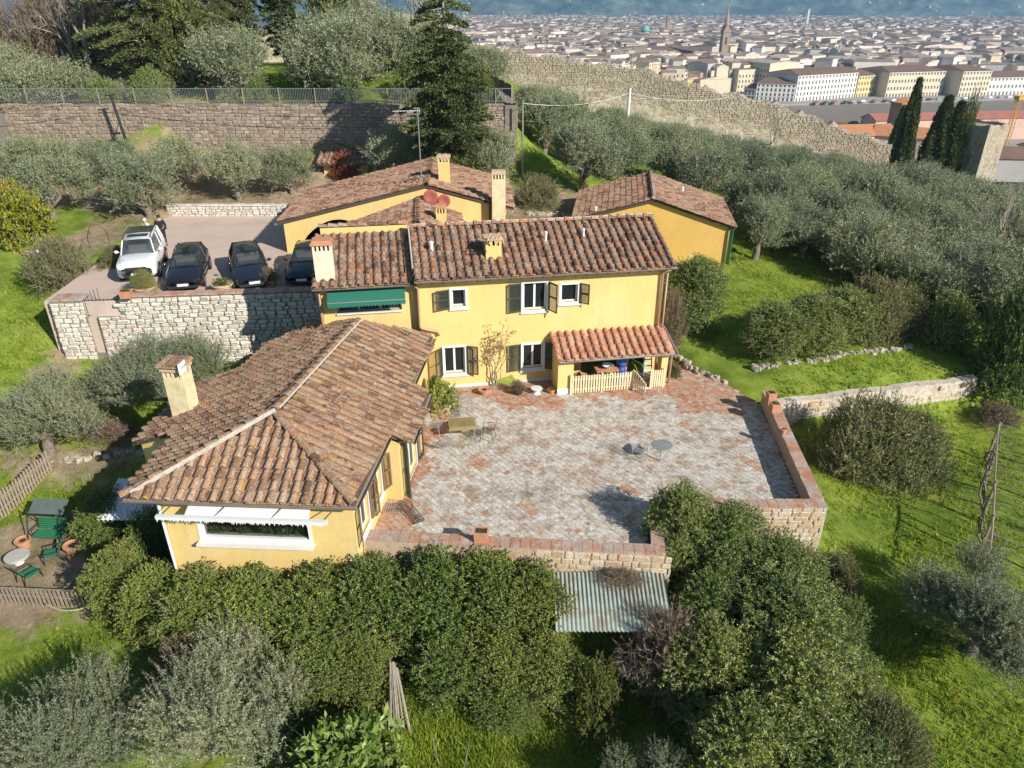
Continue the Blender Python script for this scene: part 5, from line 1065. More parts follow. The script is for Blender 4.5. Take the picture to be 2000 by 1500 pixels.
for k in range(20): x = -49.6 + k * 2.55; a = MB(); a.box((x, 54.9, 9.3), (.07, .07, 1.15)); a.build('post', M['wood_grey'], t, True)
for z in (9.0, 9.82): a = MB(); a.box((-25.2, 54.97, z), (50.5, .04, .04)); a.build('rail', M['grey_metal'], t, True)
t = thing('railing', 'brownish screened railing turning back from the rampart corner with a small sign', 'fence', (-.8, 60, 8.8))
SF = Fr((.05, 55.0), 100); a = MB(); SF.box(a, 0, 11, -.02, .02, 9.15, 10.0); a.build('screen', plain('brown_screen_cloth', (.24, .17, .15), .9, var=.1), t, True)
a = MB(); SF.box(a, 4.6, 6.2, .021, .035, 9.5, 9.75); a.build('sign', M['window_white'], t, True)
for k in range(5): a = MB(); SF.box(a, k * 2.75 - .04, k * 2.75 + .04, -.1, -.03, 8.7, 10.05); a.build('post', M['grey_metal'], t, True)
t = thing('garden_shed', 'small tiled shed against the rampart behind the red creeper', 'shed', (-11.6, 52.6, 4))
SH = Fr((-13.2, 52.2), 0); m = MB(); SH.box(m, 0, 2.8, -1.8, 0, 3.4, 5.3); m.build('wall', M['yellow'], t, True)
m = MB(); m.slab([SH.P(-.3, .5, 5.25), SH.P(3.1, .5, 5.25), SH.P(3.1, -2, 6.0), SH.P(-.3, -2, 6.0)], .1); rf = m.build('roof', M['underlay'], t, True)
T = Tiles(M['tile_back']); T.plane([SH.P(-.3, .5, 5.25), SH.P(3.1, .5, 5.25), SH.P(3.1, -2, 6.0), SH.P(-.3, -2, 6.0)], SH.P(-.3, .5, 5.25), SH.P(3.1, .5, 5.25)); T.make(rf)
# plateau wall far behind the trees
t = thing('fortress_wall', 'distant pale fortress wall with a straight top behind the plateau trees', 'stone wall', (-20, 92, 9)); m = MB()
rough_box(m, -36, -24, 92, 94, 6, 12.0, 12, .15); rough_box(m, -19, -6.5, 84, 88, 6, 14.2, 10, .2); m.build('masonry', M['city_wall'], t, True)
# ------------------------------------------------------------------ right garden wall, stone edges
GW = Fr((11.0, 26.85), 13.2); t = thing('garden_wall', 'low rough plastered stone wall running right from the terrace across the lawn', 'stone wall', GW.P(5, 0, -1))
m = MB(); n = 30; v = []
for i in range(n + 1):
    u = 10.3 * i / n; top = .08 + .03 * math.sin(u * 2) + random.uniform(-.02, .02)
    for w_, z in ((.12, -2.2), (.06 + random.uniform(-.03, .03), -.9), (.03 + random.uniform(-.03, .03), -.3), (0, top - .03), (-.36, top), (-.4, -1)): v.append(GW.P(u, w_, z))
m.add(v, [(i * 6 + q, (i + 1) * 6 + q, (i + 1) * 6 + q + 1, i * 6 + q + 1) for i in range(n) for q in range(5)] + [tuple(range(6)), tuple(reversed(range(n * 6, n * 6 + 6)))])
m.build('masonry', pieces('rough_pale_plaster', [(0, (.56, .49, .40)), (1, (.60, .53, .44))], lich=(.38, .33, .26), lscale=1.8, lrange=(.5, .68), bscale=9, fine=.28, bump=1.0, extra=[((.68, .64, .58), 1.1, .55, .7)]), t, True)
stone_face(t, GW, .2, 10.2, lambda u: (-1.2, .0), -.0, M['rubble'], .24, .5, 90, .13, keep=lambda u, z: random.random() < .45)
M['rubble_grey'] = pieces('grey_rubble', [(0, (.30, .26, .21)), (.5, (.44, .40, .33)), (1, (.54, .48, .40))], bump=.6, bscale=12, fine=.25, lich=(.25, .24, .16), lscale=3, lrange=(.5, .7))
def stone_row(lab, pts, n, s, mat, name='stone_row'):
    t = thing(name, lab, 'stones', (pts[0][0], pts[0][1], 0)); me_ = [q.mesh('stone', mat) for q in STONES]; L = [math.dist(a, b) for a, b in zip(pts, pts[1:])]; tot = sum(L)
    for k in range(n):
        d = tot * (k + random.uniform(.1, .9)) / n; i = 0
        while d > L[i] and i < len(L) - 1: d -= L[i]; i += 1
        x = pts[i][0] + (pts[i + 1][0] - pts[i][0]) * d / L[i] + random.uniform(-.1, .1); y = pts[i][1] + (pts[i + 1][1] - pts[i][1]) * d / L[i] + random.uniform(-.12, .12)
        place(t, 'stone', 'stone', me_[k % 7], [Matrix.Translation((x, y, gz1(x, y) - .08 + random.uniform(0, .06))) @ Matrix.Rotation(random.uniform(0, 6), 4, 'Z') @ Matrix.Diagonal((s * random.uniform(.6, 1.5), s * random.uniform(.6, 1.2), s * random.uniform(.8, 1.6), 1))], 10, True)
stone_row('loose row of pale stones edging the oleander bank', [(11.0, 29.75), (14, 30.2), (17.2, 31.1), (19.2, 31.8)], 90, .25, M['rubble_grey'])
stone_row('tumbled pale stones beside the right end of the villa', [(7.6, 31.2), (8.6, 29.8), (9.6, 28.9)], 26, .22, M['rubble_grey'])
stone_row('line of pale rocks left of the olive hedge behind the wing', [(-19.5, 25.2), (-16, 25.8), (-14.5, 25.3)], 26, .26, M['rubble_grey'])
stone_row('pale rocks along the path between rear house and guest house', [(1.0, 46.6), (3.2, 47.2), (4.6, 46.2)], 40, .3, M['rubble_grey'])

for a_, b_ in zip(WP, WP[1:]):
    F_ = Fr(a_, math.degrees(math.atan2(b_[1] - a_[1], b_[0] - a_[0]))); L_ = math.dist(a_[:2], b_[:2])
    stone_face(CITY_WALL, F_, 0, L_, lambda u: (a_[2] + (b_[2] - a_[2]) * u / L_ - 7.5, a_[2] + (b_[2] - a_[2]) * u / L_ + .15 + .3 * math.sin(u * 1.3 + a_[0])), .12, M['city_wall'], .22, .5, 12, .22)
# ------------------------------------------------------------------ vegetation library
def unit(v): return v / np.maximum(np.linalg.norm(v, axis=-1, keepdims=True), 1e-6)
def leaves(name, P, D, L, W, mat, rg):
    n = len(P); D = unit(D); S = unit(np.cross(D, rg.normal(size=(n, 3)))); L = np.asarray(L).reshape(-1, 1); W = np.asarray(W).reshape(-1, 1)
    N_ = np.cross(S, D); V = np.empty((n, 4, 3)); V[:, 0] = P; V[:, 1] = P + D * L * .5 + S * W * .5 + N_ * W * .12; V[:, 2] = P + D * L; V[:, 3] = P + D * L * .5 - S * W * .5 + N_ * W * .12
    return arr_mesh(name, V.reshape(-1, 3), np.arange(n * 4).reshape(-1, 4), mat)
OL = [(0, (.14, .185, .085)), (.3, (.24, .295, .155)), (.6, (.33, .385, .23)), (.85, (.43, .47, .32)), (1, (.52, .54, .42))]
M['olive_leaf'] = leafmat('olive_leaf', OL, .5, .2, .18)
M['laurel_leaf'] = leafmat('laurel_leaf', [(0, (0.0908, 0.148, 0.031)), (.4, (0.192, 0.278, 0.0572)), (.75, (0.31, 0.396, 0.0953)), (.93, (0.448, 0.488, 0.179)), (1, (0.512, 0.408, 0.203))], .42, .22, .2, .5)
M['ivy_leaf'] = leafmat('ivy_leaf', [(0, (0.0636, 0.118, 0.0208)), (.35, (0.14, 0.221, 0.0322)), (.7, (0.225, 0.316, 0.0521)), (.92, (0.339, 0.389, 0.0948)), (1, (0.374, 0.28, 0.142))], .45, .22, .15, .5)
M['oleander_leaf'] = leafmat('oleander_leaf', [(0, (0.106, 0.152, 0.0414)), (.4, (0.201, 0.253, 0.0709)), (.7, (0.286, 0.31, 0.112)), (.88, (0.413, 0.338, 0.178)), (1, (0.497, 0.326, 0.213))], .5, .2, .15)
M['dark_leaf'] = leafmat('dark_green_leaf', [(0, (0.0688, 0.119, 0.025)), (.5, (0.144, 0.225, 0.04)), (.85, (0.263, 0.338, 0.075)), (1, (0.388, 0.438, 0.138))], .4, .15, .15, .5)
M['conifer_leaf'] = leafmat('conifer_leaf', [(0, (0.05, 0.0725, 0.0275)), (.5, (0.106, 0.138, 0.05)), (.85, (0.181, 0.206, 0.075)), (1, (0.275, 0.275, 0.112))], .7, .1, .12)
M['yellow_leaf'] = leafmat('yellowing_leaf', [(0, (.07, .13, .015)), (.4, (.17, .25, .02)), (.7, (.33, .38, .03)), (.92, (.50, .46, .04)), (1, (.48, .30, .03))], .45, .3, .1, .5)
M['lime_leaf'] = leafmat('fresh_green_leaf', [(0, (.07, .11, .015)), (.5, (.15, .20, .03)), (1, (.28, .28, .06))], .5, .3, .15)
M['red_leaf'] = leafmat('red_creeper_leaf', [(0, (.20, .04, .02)), (.5, (.36, .08, .04)), (1, (.42, .20, .07))], .6, .2, .1)
M['brown_twig'] = leafmat('brown_twig', [(0, (.13, .085, .055)), (.5, (.22, .16, .11)), (1, (.34, .27, .2))], .9, .05, .1)
M['rosemary_leaf'] = leafmat('grey_green_needle', [(0, (.13, .15, .06)), (.5, (.21, .23, .10)), (1, (.33, .31, .16))], .7, .15, .1)
def twig_crown(name, C, rad, nt, lp, tl, ll, lw, up, out, mat, seed, spread=.85, jit=.45, shell=(.25, .98), sticks=True):
    """leafy twigs starting in blobs C (k,3) of radius rad"""
    rg = np.random.default_rng(seed); C = np.asarray(C, float); rad = np.asarray(rad, float); k = rg.choice(len(C), nt, p=rad ** 2 / (rad ** 2).sum())
    d = unit(rg.normal(size=(nt, 3)) + np.array([0, 0, .25])); s = C[k] + d * (rad[k] * rg.uniform(*shell, nt))[:, None]
    td = unit(d * out + np.array([0, 0, up]) + rg.normal(size=(nt, 3)) * jit); le = tl * rg.uniform(.6, 1.35, nt)
    t = rg.uniform(.08, 1, (nt, lp)); P = s[:, None] + td[:, None] * (le[:, None] * t)[..., None]; P[..., 2] -= .12 * (t * le[:, None]) ** 2
    D = td[:, None] * .8 + rg.normal(size=(nt, lp, 3)) * spread
    n = nt * lp; me = leaves(name, P.reshape(-1, 3), D.reshape(-1, 3), ll * rg.uniform(.65, 1.3, n), lw * rg.uniform(.7, 1.3, n), mat, rg)
    st = None
    if sticks:
        S = unit(np.cross(td, rg.normal(size=(nt, 3)))) * .008; q = np.stack([s - S, s + S, s + td * le[:, None] + S * .3, s + td * le[:, None] - S * .3], 1); st = (q.reshape(-1, 3), np.arange(nt * 4).reshape(-1, 4))
    return me, st
def trunk_mesh(name, mb, st, mats):
    V = np.array(mb.v); F = [tuple(f) for f in mb.f]; a = MB(); a.v = mb.v; a.f = mb.f; a.m = mb.m
    if st is not None: b = len(a.v); a.v = a.v + [tuple(p) for p in st[0]]; a.f = a.f + [tuple(int(b + i) for i in q) for q in st[1]]; a.m = a.m + [0] * len(st[1])
    return a.mesh(name, mats, True)
def limb(mb, p, q, r0, r1, rg, n=5, k=4, wob=.12):
    p, q = np.array(p, float), np.array(q, float); L = np.linalg.norm(q - p); pts = [p + (q - p) * i / k + (rg.normal(size=3) * wob * L * .5 if 0 < i < k else 0) for i in range(k + 1)]
    mb.tube(pts, [r0 + (r1 - r0) * i / k for i in range(k + 1)], n); return pts
def olive_var(seed, h=4.6, r=2.3, nt=1500, lp=23, ll=.115, lw=.034, mat='olive_leaf', tl=.9, up=1.25):
    rg = np.random.default_rng(seed); C, Rd = [], []
    off = rg.uniform(-.35, .35, 2) * r * .5
    for i in range(15):
        a = rg.uniform(0, 6.28); q = r * .74 * math.sqrt(rg.random()); C.append((q * math.cos(a) + off[0], q * math.sin(a) * .9 + off[1], h * (.30 + .44 * rg.random() * (1 - .5 * (q / r) ** 2)))); Rd.append(rg.uniform(.35, .95) * r / 2.3)
    me, st = twig_crown('crown', C, Rd, nt, lp, tl, ll, lw, up, .8, M[mat], seed)
    mb = MB(); f = np.array((rg.normal() * .12, rg.normal() * .12, h * .22)); limb(mb, (0, 0, -.4), f, .26, .17, rg, 8, 3, .1)
    for i in range(6): limb(mb, f, C[i], .12, .03, rg, 5)
    return me, trunk_mesh('trunk', mb, st, M['bark'])
def shrub_var(seed, n, ll, lw, mat, up=.5, lumps=20, asp=1.0, out=1.0, rl=(.26, .42), lp=12, tl=.16, spread=.8):
    """dome shrub: radius 1, height asp; round lumps with dents between them"""
    rg = np.random.default_rng(seed); C, Rd = [], []; lumps = int(lumps * (.6 + .6 * asp))
    for i in range(lumps):
        a = 6.28 * i * .618; zz = asp * ((i + .5) / lumps) ** (1 / (1 + .5 * (asp > 1.3))); k = asp - .95
        q = .74 * (math.sqrt(max(0, 1 - (max(0, zz - k) / .97) ** 2)) if zz > k else 1.0) * rg.uniform(.6, 1.2); C.append((q * math.cos(a), q * math.sin(a), .1 + (zz - .1) * rg.uniform(.86, 1.0) - .12)); Rd.append(rg.uniform(*rl) * rg.uniform(.65, 1.1))
    for zc in np.arange(.36, asp, .5): C.append((0, 0, min(zc, asp - .5))); Rd.append(.45)
    return twig_crown('foliage', C, Rd, n // lp, lp, tl, ll, lw, up, out, M[mat], seed, spread, .4, (.45, 1.0))
LIB = {}
def reg(key, crown, trunk=None, tname='trunk'): LIB.setdefault(key, []).append((crown, trunk, tname))
for s in range(5): reg('olive', *olive_var(100 + s))
for s in range(2): reg('olive_near', *olive_var(150 + s, 3.9, 2.2, 3400, 30, .066, .016, tl=.62, up=1.35))
def stems(seed, n=9, r=.5, top=.75, mat='bark'):
    rg = np.random.default_rng(seed); mb = MB()
    for i in range(n): a = rg.uniform(0, 6.28); q = r * rg.uniform(.3, 1.2); limb(mb, (q * .3 * math.cos(a), q * .3 * math.sin(a), -.1), (q * math.cos(a), q * math.sin(a), top * rg.uniform(.7, 1)), .03, .008, rg, 4, 3)
    return mb
def regshrub(key, seed, *a, **k):
    c, st = shrub_var(seed, *a, **k); reg(key, c, trunk_mesh('stem', stems(seed), st, M['bark']), 'stem')
for s in range(2):
    regshrub('laurel', 200 + s, 36000, .054, .019, 'laurel_leaf', up=.4); regshrub('laurel_tall', 204 + s, 60000, .056, .020, 'laurel_leaf', up=.4, asp=2.5)
for s in range(2):
    regshrub('ivy', 210 + s, 34000, .042, .025, 'ivy_leaf', up=.3, tl=.13, lumps=36, rl=(.2, .32)); regshrub('ivy_tall', 214 + s, 60000, .046, .027, 'ivy_leaf', up=.3, tl=.14, asp=2.4, lumps=30, rl=(.22, .34))
for s in range(2): regshrub('oleander', 220 + s, 38000, .060, .014, 'oleander_leaf', up=.9, tl=.22)
for s in range(2): regshrub('dark', 230 + s, 34000, .045, .022, 'dark_leaf', up=.3)
regshrub('lemon', 240, 12000, .07, .034, 'yellow_leaf', up=.1); regshrub('lime', 241, 14000, .05, .03, 'lime_leaf', up=.4); regshrub('red', 242, 7000, .07, .05, 'red_leaf', up=.1)
regshrub('twiggy', 243, 12000, .12, .012, 'brown_twig', up=.6, tl=.3, spread=.5); regshrub('rosemary', 244, 22000, .09, .012, 'rosemary_leaf', up=1.0, tl=.3, spread=.4); regshrub('broad', 245, 5000, .20, .075, 'laurel_leaf', up=.3, lp=8, tl=.18); regshrub('pot', 246, 2600, .16, .06, 'laurel_leaf', up=.5, tl=.25); regshrub('pot_yellow', 247, 2200, .14, .05, 'lime_leaf', up=.3, tl=.2)
def cypress_var(seed, n=26000, mat='conifer_leaf', ll=.035, lw=.014):
    """unit cypress: height 1, radius .11"""
    rg = np.random.default_rng(seed); z = rg.random(n) ** .8; a = rg.uniform(0, 6.28, n); k = 7; prof = np.interp(z, [0, .06, .2, .5, .8, 1], [.05, .085, .105, .09, .05, .004]) * (1 + .16 * np.sin(a * k + 9 * z) + .1 * np.sin(a * 3 - 14 * z)) * rg.uniform(.72, 1.0, n)
    P = np.stack([prof * np.cos(a), prof * np.sin(a), z], 1); D = np.stack([np.cos(a) * .35, np.sin(a) * .35, np.ones(n)], 1) + rg.normal(size=(n, 3)) * .3
    me = leaves('crown', P, D, ll * rg.uniform(.6, 1.3, n), lw * rg.uniform(.7, 1.3, n), M[mat], rg); mb = MB(); mb.tube([(0, 0, -.03), (0, 0, .9)], [.014, .002], 6); return me, mb.mesh('trunk', M['bark'])
for s in range(2): reg('cypress', *cypress_var(300 + s))
def conifer_var(seed, h, r, n=52000, low=.24, ll=.22, lw=.075, mat='conifer_leaf', prof=None, layers=15):
    """whorls of drooping boughs; sprays of leaves lie along each bough"""
    rg = np.random.default_rng(seed); P, D = [], []; mb = MB(); limb(mb, (0, 0, -.5), (0, 0, h * .97), .34, .04, rg, 8, 6, .01); B = []
    for i in range(layers):
        t = i / (layers - 1); z = h * (low + (1 - low) * t * .97); rr = r * np.interp(t, *(prof or ([0, .12, .4, .75, 1], [.6, 1, .88, .55, .12])))
        m_ = max(4, int(10 * (1 - t) + 3))
        for q in range(m_):
            a = 6.28 * (q + .5 * (i % 2)) / m_ + rg.uniform(-.35, .35); L = rr * rg.uniform(.55, 1.15); B.append((a, z + rg.uniform(-.25, .25), L, rg.uniform(.05, .3)))
            mb.tube([(0, 0, z + .15), (L * .8 * math.cos(a), L * .8 * math.sin(a), z)], [.05, .015], 4)
    w_ = np.array([b[2] ** 1.5 for b in B]); k = rg.choice(len(B), n, p=w_ / w_.sum()); A_ = np.array(B)[k]; u = rg.random(n) ** .6
    wd = (.16 + .26 * np.sin(np.pi * np.minimum(u * 1.1, 1))) * np.minimum(A_[:, 2], 2.4) * .8; s_ = rg.normal(size=n) * wd * .6; v_ = rg.normal(size=n) * wd * .15
    ca, sa = np.cos(A_[:, 0]), np.sin(A_[:, 0]); rad = A_[:, 2] * u
    P = np.stack([rad * ca - s_ * sa, rad * sa + s_ * ca, A_[:, 1] + v_ + .25 * A_[:, 2] * u * (1 - u) - A_[:, 3] * rad * .6 * u], 1)
    D = np.stack([ca, sa, np.full(n, .25)], 1) + rg.normal(size=(n, 3)) * .55
    me = leaves('crown', P, D, ll * rg.uniform(.6, 1.3, n), lw * rg.uniform(.7, 1.3, n), M[mat], rg)
    return me, mb.mesh('trunk', M['bark_pale'], True)
reg('big_cypress', *conifer_var(310, 14.0, 2.9, 80000, .26, .22, .07, layers=20))
reg('cedar', *conifer_var(311, 15, 5.2, 60000, .12, .30, .08, layers=16)); reg('column_conifer', *conifer_var(312, 13, 1.9, 34000, .08, .22, .07, layers=22))
def bare_var(seed, h, spread, depth=5, mat='bark_pale', r0=.14):
    rg = np.random.default_rng(seed); mb = MB()
    def grow(p, d, L, r, k):
        q = p + d * L; mb.tube([p, p + d * L * .5 + rg.normal(size=3) * L * .05, q], [r, r * .85, r * .62], 5 if k > 3 else 3, 0, False)
        if k == 0: return
        for i in range(3 if k > 1 else 4):
            nd = unit(d + rg.normal(size=3) * spread + np.array([0, 0, .18])); grow(p + d * L * rg.uniform(.55, 1.0), nd, L * rg.uniform(.58, .8), r * rg.uniform(.45, .62), k - 1)
    grow(np.zeros(3) - np.array([0, 0, .2]), unit(np.array([rg.normal() * .08, rg.normal() * .08, 1])), h * .34, r0, depth); return mb.mesh('branches', M[mat])
BARE = [bare_var(400, 7, .45), bare_var(401, 7, .38), bare_var(402, 9, .4), bare_var(403, 5, .6, 5, 'bark_pale', .08)]
def plant(key, name, label, cat, x, y, z=None, s=1, rz=None, group=None, k=None):
    if key in ('laurel', 'ivy') and hasattr(s, '__len__') and s[2] / (.5 * (s[0] + s[1])) > 1.55: key += '_tall'; s = (s[0], s[1], s[2] / (2.5 if key[0] == 'l' else 2.4))
    v = LIB[key]; crown, tr, tn = v[(k if k is not None else random.randrange(len(v))) % len(v)]; z = gz1(x, y) if z is None else z
    t = thing(name, label, cat, (x, y, z), random.uniform(0, 6.28) if rz is None else rz, group); t.scale = s if hasattr(s, '__len__') else (s,) * 3
    link('crown' if tn == 'trunk' else 'foliage', crown, t)['kind'] = 'stuff'
    if tr: link(tn, tr, t)
    return t
def bare(k, label, x, y, z=None, s=1.0, rz=0, name='bare_tree', cat='tree', group=None):
    t = thing(name, label, cat, (x, y, gz1(x, y) if z is None else z), rz, group); t.scale = s if hasattr(s, '__len__') else (s,) * 3; link('branches', BARE[k], t); return t
# ------------------------------------------------------------------ planting
OLG = 'grey green olive trees on the slopes round the villa'
def olive(x, y, lab, s=1.0, key='olive', z=None, k=None): return plant(key, 'olive_tree', lab, 'olive tree', x, y, z, s, None, OLG, k)
# near ones
olive(-8.3, 13.1, 'big silvery olive tree at the bottom, second from the left corner', 1.12, 'olive_near', gz1(-8.3, 13.1) - .7, 0)
olive(-12.0, 12.3, 'silvery olive tree cut by the bottom left corner', 1.08, 'olive_near', gz1(-12, 12.3) - .5, 1)
olive(13.9, 15.7, 'dark grey olive tree on the lower right lawn by the vine trellis', 1.0, 'olive_near', gz1(13.9, 15.7) - .3, 1)
olive(3.6, 11.4, 'olive tree top peeping over the bottom edge right of centre', .62, 'olive_near', None, 0)
olive(-19.4, 25.6, 'wide olive tree at the left edge below the court wall', (1.12, 1.12, .95), 'olive_near', None, 0)
olive(-15.0, 28.0, 'leafy olive tree in front of the white retaining wall', (1.3, 1.2, .98), 'olive_near', None, 1)
olive(-26.5, 29.2, 'olive tree sprig at the far left edge beside the grass', .9)
# terrace in front of the rampart
for x, y, s, lab in ((-28.2, 44.6, .95, 'olive tree between the lemon tree and the parking court'), (-22.9, 45.6, .95, 'olive tree with its shadow at the back left corner of the court'), (-33.5, 46.5, 1, 'olive tree at the left edge below the rampart'),
                     (-27.0, 50.2, .9, 'olive tree under the leaning dark pole'), (-32.5, 51.5, .9, 'olive tree near the rampart at the far left'), (-22.6, 50.4, .9, 'olive tree close to the rampart right of the leaning pole'), (-18.2, 48.9, .92, 'broad olive tree with a twisted trunk behind the stone edging'),
                     (-15.0, 49.9, .76, 'olive tree with a pale forked trunk left of the red creeper'), (-7.6, 50.2, (.95, .95, 1.1), 'olive tree in the shade left of the tall cypress'), (-1.3, 50.6, (.95, .95, 1.05), 'olive tree right of the tall cypress by the rampart corner'), (4.7, 51.8, 1.12, 'large olive tree behind the brown clipped bush'), (8.2, 55.2, 1.0, 'olive tree behind the roof ridge of the guest house')):
    olive(x, y, lab, np.array(s) * 1.05 * np.ones(3), 'olive', gz1(x, y) - .35)
olive(15.1, 43.6, 'olive tree with a leaning trunk right beside the guest house lawn', .95); olive(18.4, 44.9, 'olive tree with a dark forked trunk on the lawn edge', .95)
olive(22.5, 42.6, 'drooping olive tree above the oleander bank', .98); olive(25.6, 39.6, 'olive tree over the right end of the oleander bank', .9); olive(21.5, 47.5, 'olive tree behind the forked trunk one', .95)
ORD = ['first', 'second', 'third', 'fourth', 'fifth', 'sixth', 'seventh', 'eighth', 'ninth', 'tenth', 'eleventh', 'twelfth', 'thirteenth', 'fourteenth', 'fifteenth', 'sixteenth']
WX = np.array([p[0] for p in WP]); WY = np.array([p[1] for p in WP])
rows = [(49.5, 12.8), (54, 13), (58.5, 2.2), (63.5, 2.4), (69, 2.0), (75, 1.8), (81.5, 2.2), (88, 1.5), (95, 1.0)]
for j, (y0, x0) in enumerate(rows):
    x = x0 + (j % 2) * 2.2; i = 0
    while x < 64:
        xx, yy = x + random.uniform(-.9, .9), y0 + random.uniform(-1.2, 1.2) + (x - x0) * .04
        wally = np.interp(xx, WX, WY); x += random.uniform(4.6, 5.8) * (1 + j * .02)
        if yy > wally - 7 or xx > .66 * yy + 7 or (xx < 14 and yy < 52): continue
        sc_ = random.uniform(1.05, 1.32); g_ = gz1(xx, yy) - .6; ok = False
        while sc_ > .7:
            zt = g_ + 4.7 * sc_; px = 1000 + 1420 * xx / (yy * .887 + (15 - zt) * .4617); ok = (zt - 15) / yy < np.interp(px, [950, 1020, 1100, 1250, 1400, 1600, 1750, 1800], [-.05, -.072, -.092, -.122, -.143, -.166, -.184, -.16])
            if ok: break
            sc_ -= .06
        if not ok: continue
        olive(xx, yy, f'{ORD[i]} olive tree from the left in the {ORD[j]} grove row behind the guest house', sc_, 'olive', g_); i += 1
for k, (x, y, s) in enumerate(((29, 47, 1), (33, 44.5, .95), (31, 39.5, .95), (36.5, 45, 1), (28.5, 35.5, .85), (33.5, 35, .9), (38, 38, .95), (40, 43.5, 1), (27, 51, 1), (39.5, 50.5, 1.0))):
    olive(x, y, f'{ORD[k]} nearest olive tree to the bare tree on the right edge', s * 1.15, 'olive', gz1(x, y) - .4)
# plateau behind the rampart
for x, y, s, lab in ((-21.4, 59, 1.6, 'tall olive tree behind the railing left of centre'), (-13.8, 59.5, 1.65, 'broad pale olive tree behind the railing beside the conifer'), (-8.8, 62.5, 1.35, 'olive tree behind the railing next to the tall cypress'), (-34.5, 58.5, 1.35, 'olive tree behind the railing at the left'), (-39.5, 60, 1.3, 'olive tree behind the railing at the far left edge'), (-31.0, 60, .9, 'dark olive tree in the shade of the cedar'), (-3.2, 66, 1.1, 'olive tree at the corner behind the brown screen'), (-12.5, 66, 1.6, 'olive tree half hidden behind the broad pale one')):
    olive(x, y, lab, (s * 1.12, s * 1.12, s), 'olive', gz1(x, y) - 1.1 * s)
def tree(key, lab, x, y, s=1, z=None, name='tree', cat='tree', rz=None): return plant(key, name, lab, cat, x, y, z, s, rz)
tree('cedar', 'great dark drooping cedar on the plateau at upper left', -27.6, 62, 1.0, name='cedar_tree'); tree('column_conifer', 'dark columnar conifer at the top left of centre', -25.5, 76, (1.1, 1.1, 1.1), name='conifer_tree'); tree('column_conifer', 'second dark columnar conifer right beside the first', -21.8, 77, (1.1, 1.1, 1.0), name='conifer_tree')
tree('cedar', 'dark ragged conifer right of the great cedar', -24.4, 66, (.42, .42, .6), name='conifer_tree'); tree('column_conifer', 'dark conifer behind the bare trees at the far left', -38, 74, 1.1, name='conifer_tree')
tree('lime', 'yellow green leafy tree against the far fortress wall', -14.8, 70, (3.2, 3.2, 7.5), name='leafy_tree'); tree('lime', 'dark green tree between cedar and pale olive', -25.5, 61, (2.4, 2.4, 6.5), name='leafy_tree'); tree('dark', 'ivy covered bush on the railing left of the pale olive', -18.6, 57, (1.3, 1.3, 3.4), name='ivy_bush', cat='bush'); tree('dark', 'dark hedge bush behind the railing in the cypress shade', -7.0, 57, (2.2, 1.6, 3.0), name='hedge_bush', cat='bush')
tree('big_cypress', 'very tall dark cypress standing against the rampart at top centre', -4.1, 48.2, (1, 1, 1.0), name='cypress_tree', rz=.6)
for k, x, y, s, rz, lab in ((0, -43, 68, 1.2, 0, 'bare pale tree at the top left corner'), (1, -38, 69, 1.2, 1, 'bare pale tree second from the top left corner'), (2, -35, 65, 1.2, 2, 'bare branching tree left of the great cedar'), (1, -9.5, 74, 1.4, 3, 'bare pale tree left of the tall cypress'), (2, -7.2, 72, 1.15, 4, 'spreading bare tree just left of the cypress tip'), (0, -13, 78, 1.3, 5, 'bare tree against the fortress wall'), (2, -47, 64, 1.2, 2.5, 'bare tree cut by the left edge')):
    bare(k, lab, x, y, None, s, rz)
bare(0, 'small bare tree standing on the city wall left end', 1.2, 119, 7.6, .8, .4); bare(1, 'dark bare trunk beside the first tree on the city wall', 5.0, 118, 7.2, (.5, .5, 1.05), 1.2); bare(2, 'thin tall bare tree before the church roof', 13.6, 117.5, 5, (.6, .6, .85), 2); bare(1, 'thin bare tree second before the church roof', 17.4, 117, 4.5, .95, 3)
bare(3, 'dry bare bush on the foot of the city wall', 36.5, 107, -4, 1.5, 0, 'dry_bush', 'bush')
bare(1, 'bare white trunked tree at the right edge above the grove', 33.2, 48.5, None, 1.25, .5); bare(3, 'leafless pinkish shrub above the right end of the oleanders', 24.0, 37.5, None, 1.0, 1, 'bare_shrub', 'bush'); bare(0, 'slim leaning bare tree on the grass above the dark tree', 23.6, 36.2, None, .5, 2)
# cypresses by the city wall
for x, y, z, h, w_, lab in ((50.4, 97, -8.5, 15.2, 1.15, 'tall lone dark cypress at the end of the city wall'), (54.9, 97.5, -8.5, 13.2, 1.9, 'broad dark cypress second from the stone tower'), (56.4, 97, -8.5, 12.6, 1.8, 'dark cypress touching the stone gate tower'), (52.9, 96, -9, 9.2, .9, 'short cypress between the tall lone one and the pair'), (56.0, 99.5, -8.5, 12.8, 1.8, 'cypress behind the pair beside the stone tower'), (63.5, 125, -22, 22, 1.1, 'grey cypress farther off behind the pair')):
    plant('cypress', 'cypress_tree', lab, 'cypress', x, y, z, (h * w_ * .66, h * w_ * .66, h), None, None)
plant('dark', 'ivy', 'dark ivy covering the shaded side of the stone tower', 'ivy', 57.6, 96.8, -9, (1.2, 1.6, 11.5)); 
for x, y, z, s, lab in ((30, 128, -2.5, 3.6, 'round dark tree behind the city wall crest'), (35, 126, -4.5, 4, 'dark evergreen tree behind the wall below the spire'), (41, 125, -6, 4, 'dark evergreen tree lowest behind the city wall'), (26, 130, -.5, 3, 'dark evergreen tree left end of the clump behind the wall'), (62, 90, -9.5, 3.2, 'ragged bush at the foot of the stone tower'), (70, 104, -16, 5, 'dull green tree right of the stone tower'), (76, 112, -20, 6, 'grey green tree far right beyond the stone tower')):
    plant('dark', 'evergreen_tree', lab, 'tree', x, y, z, (s, s, s * 1.25))
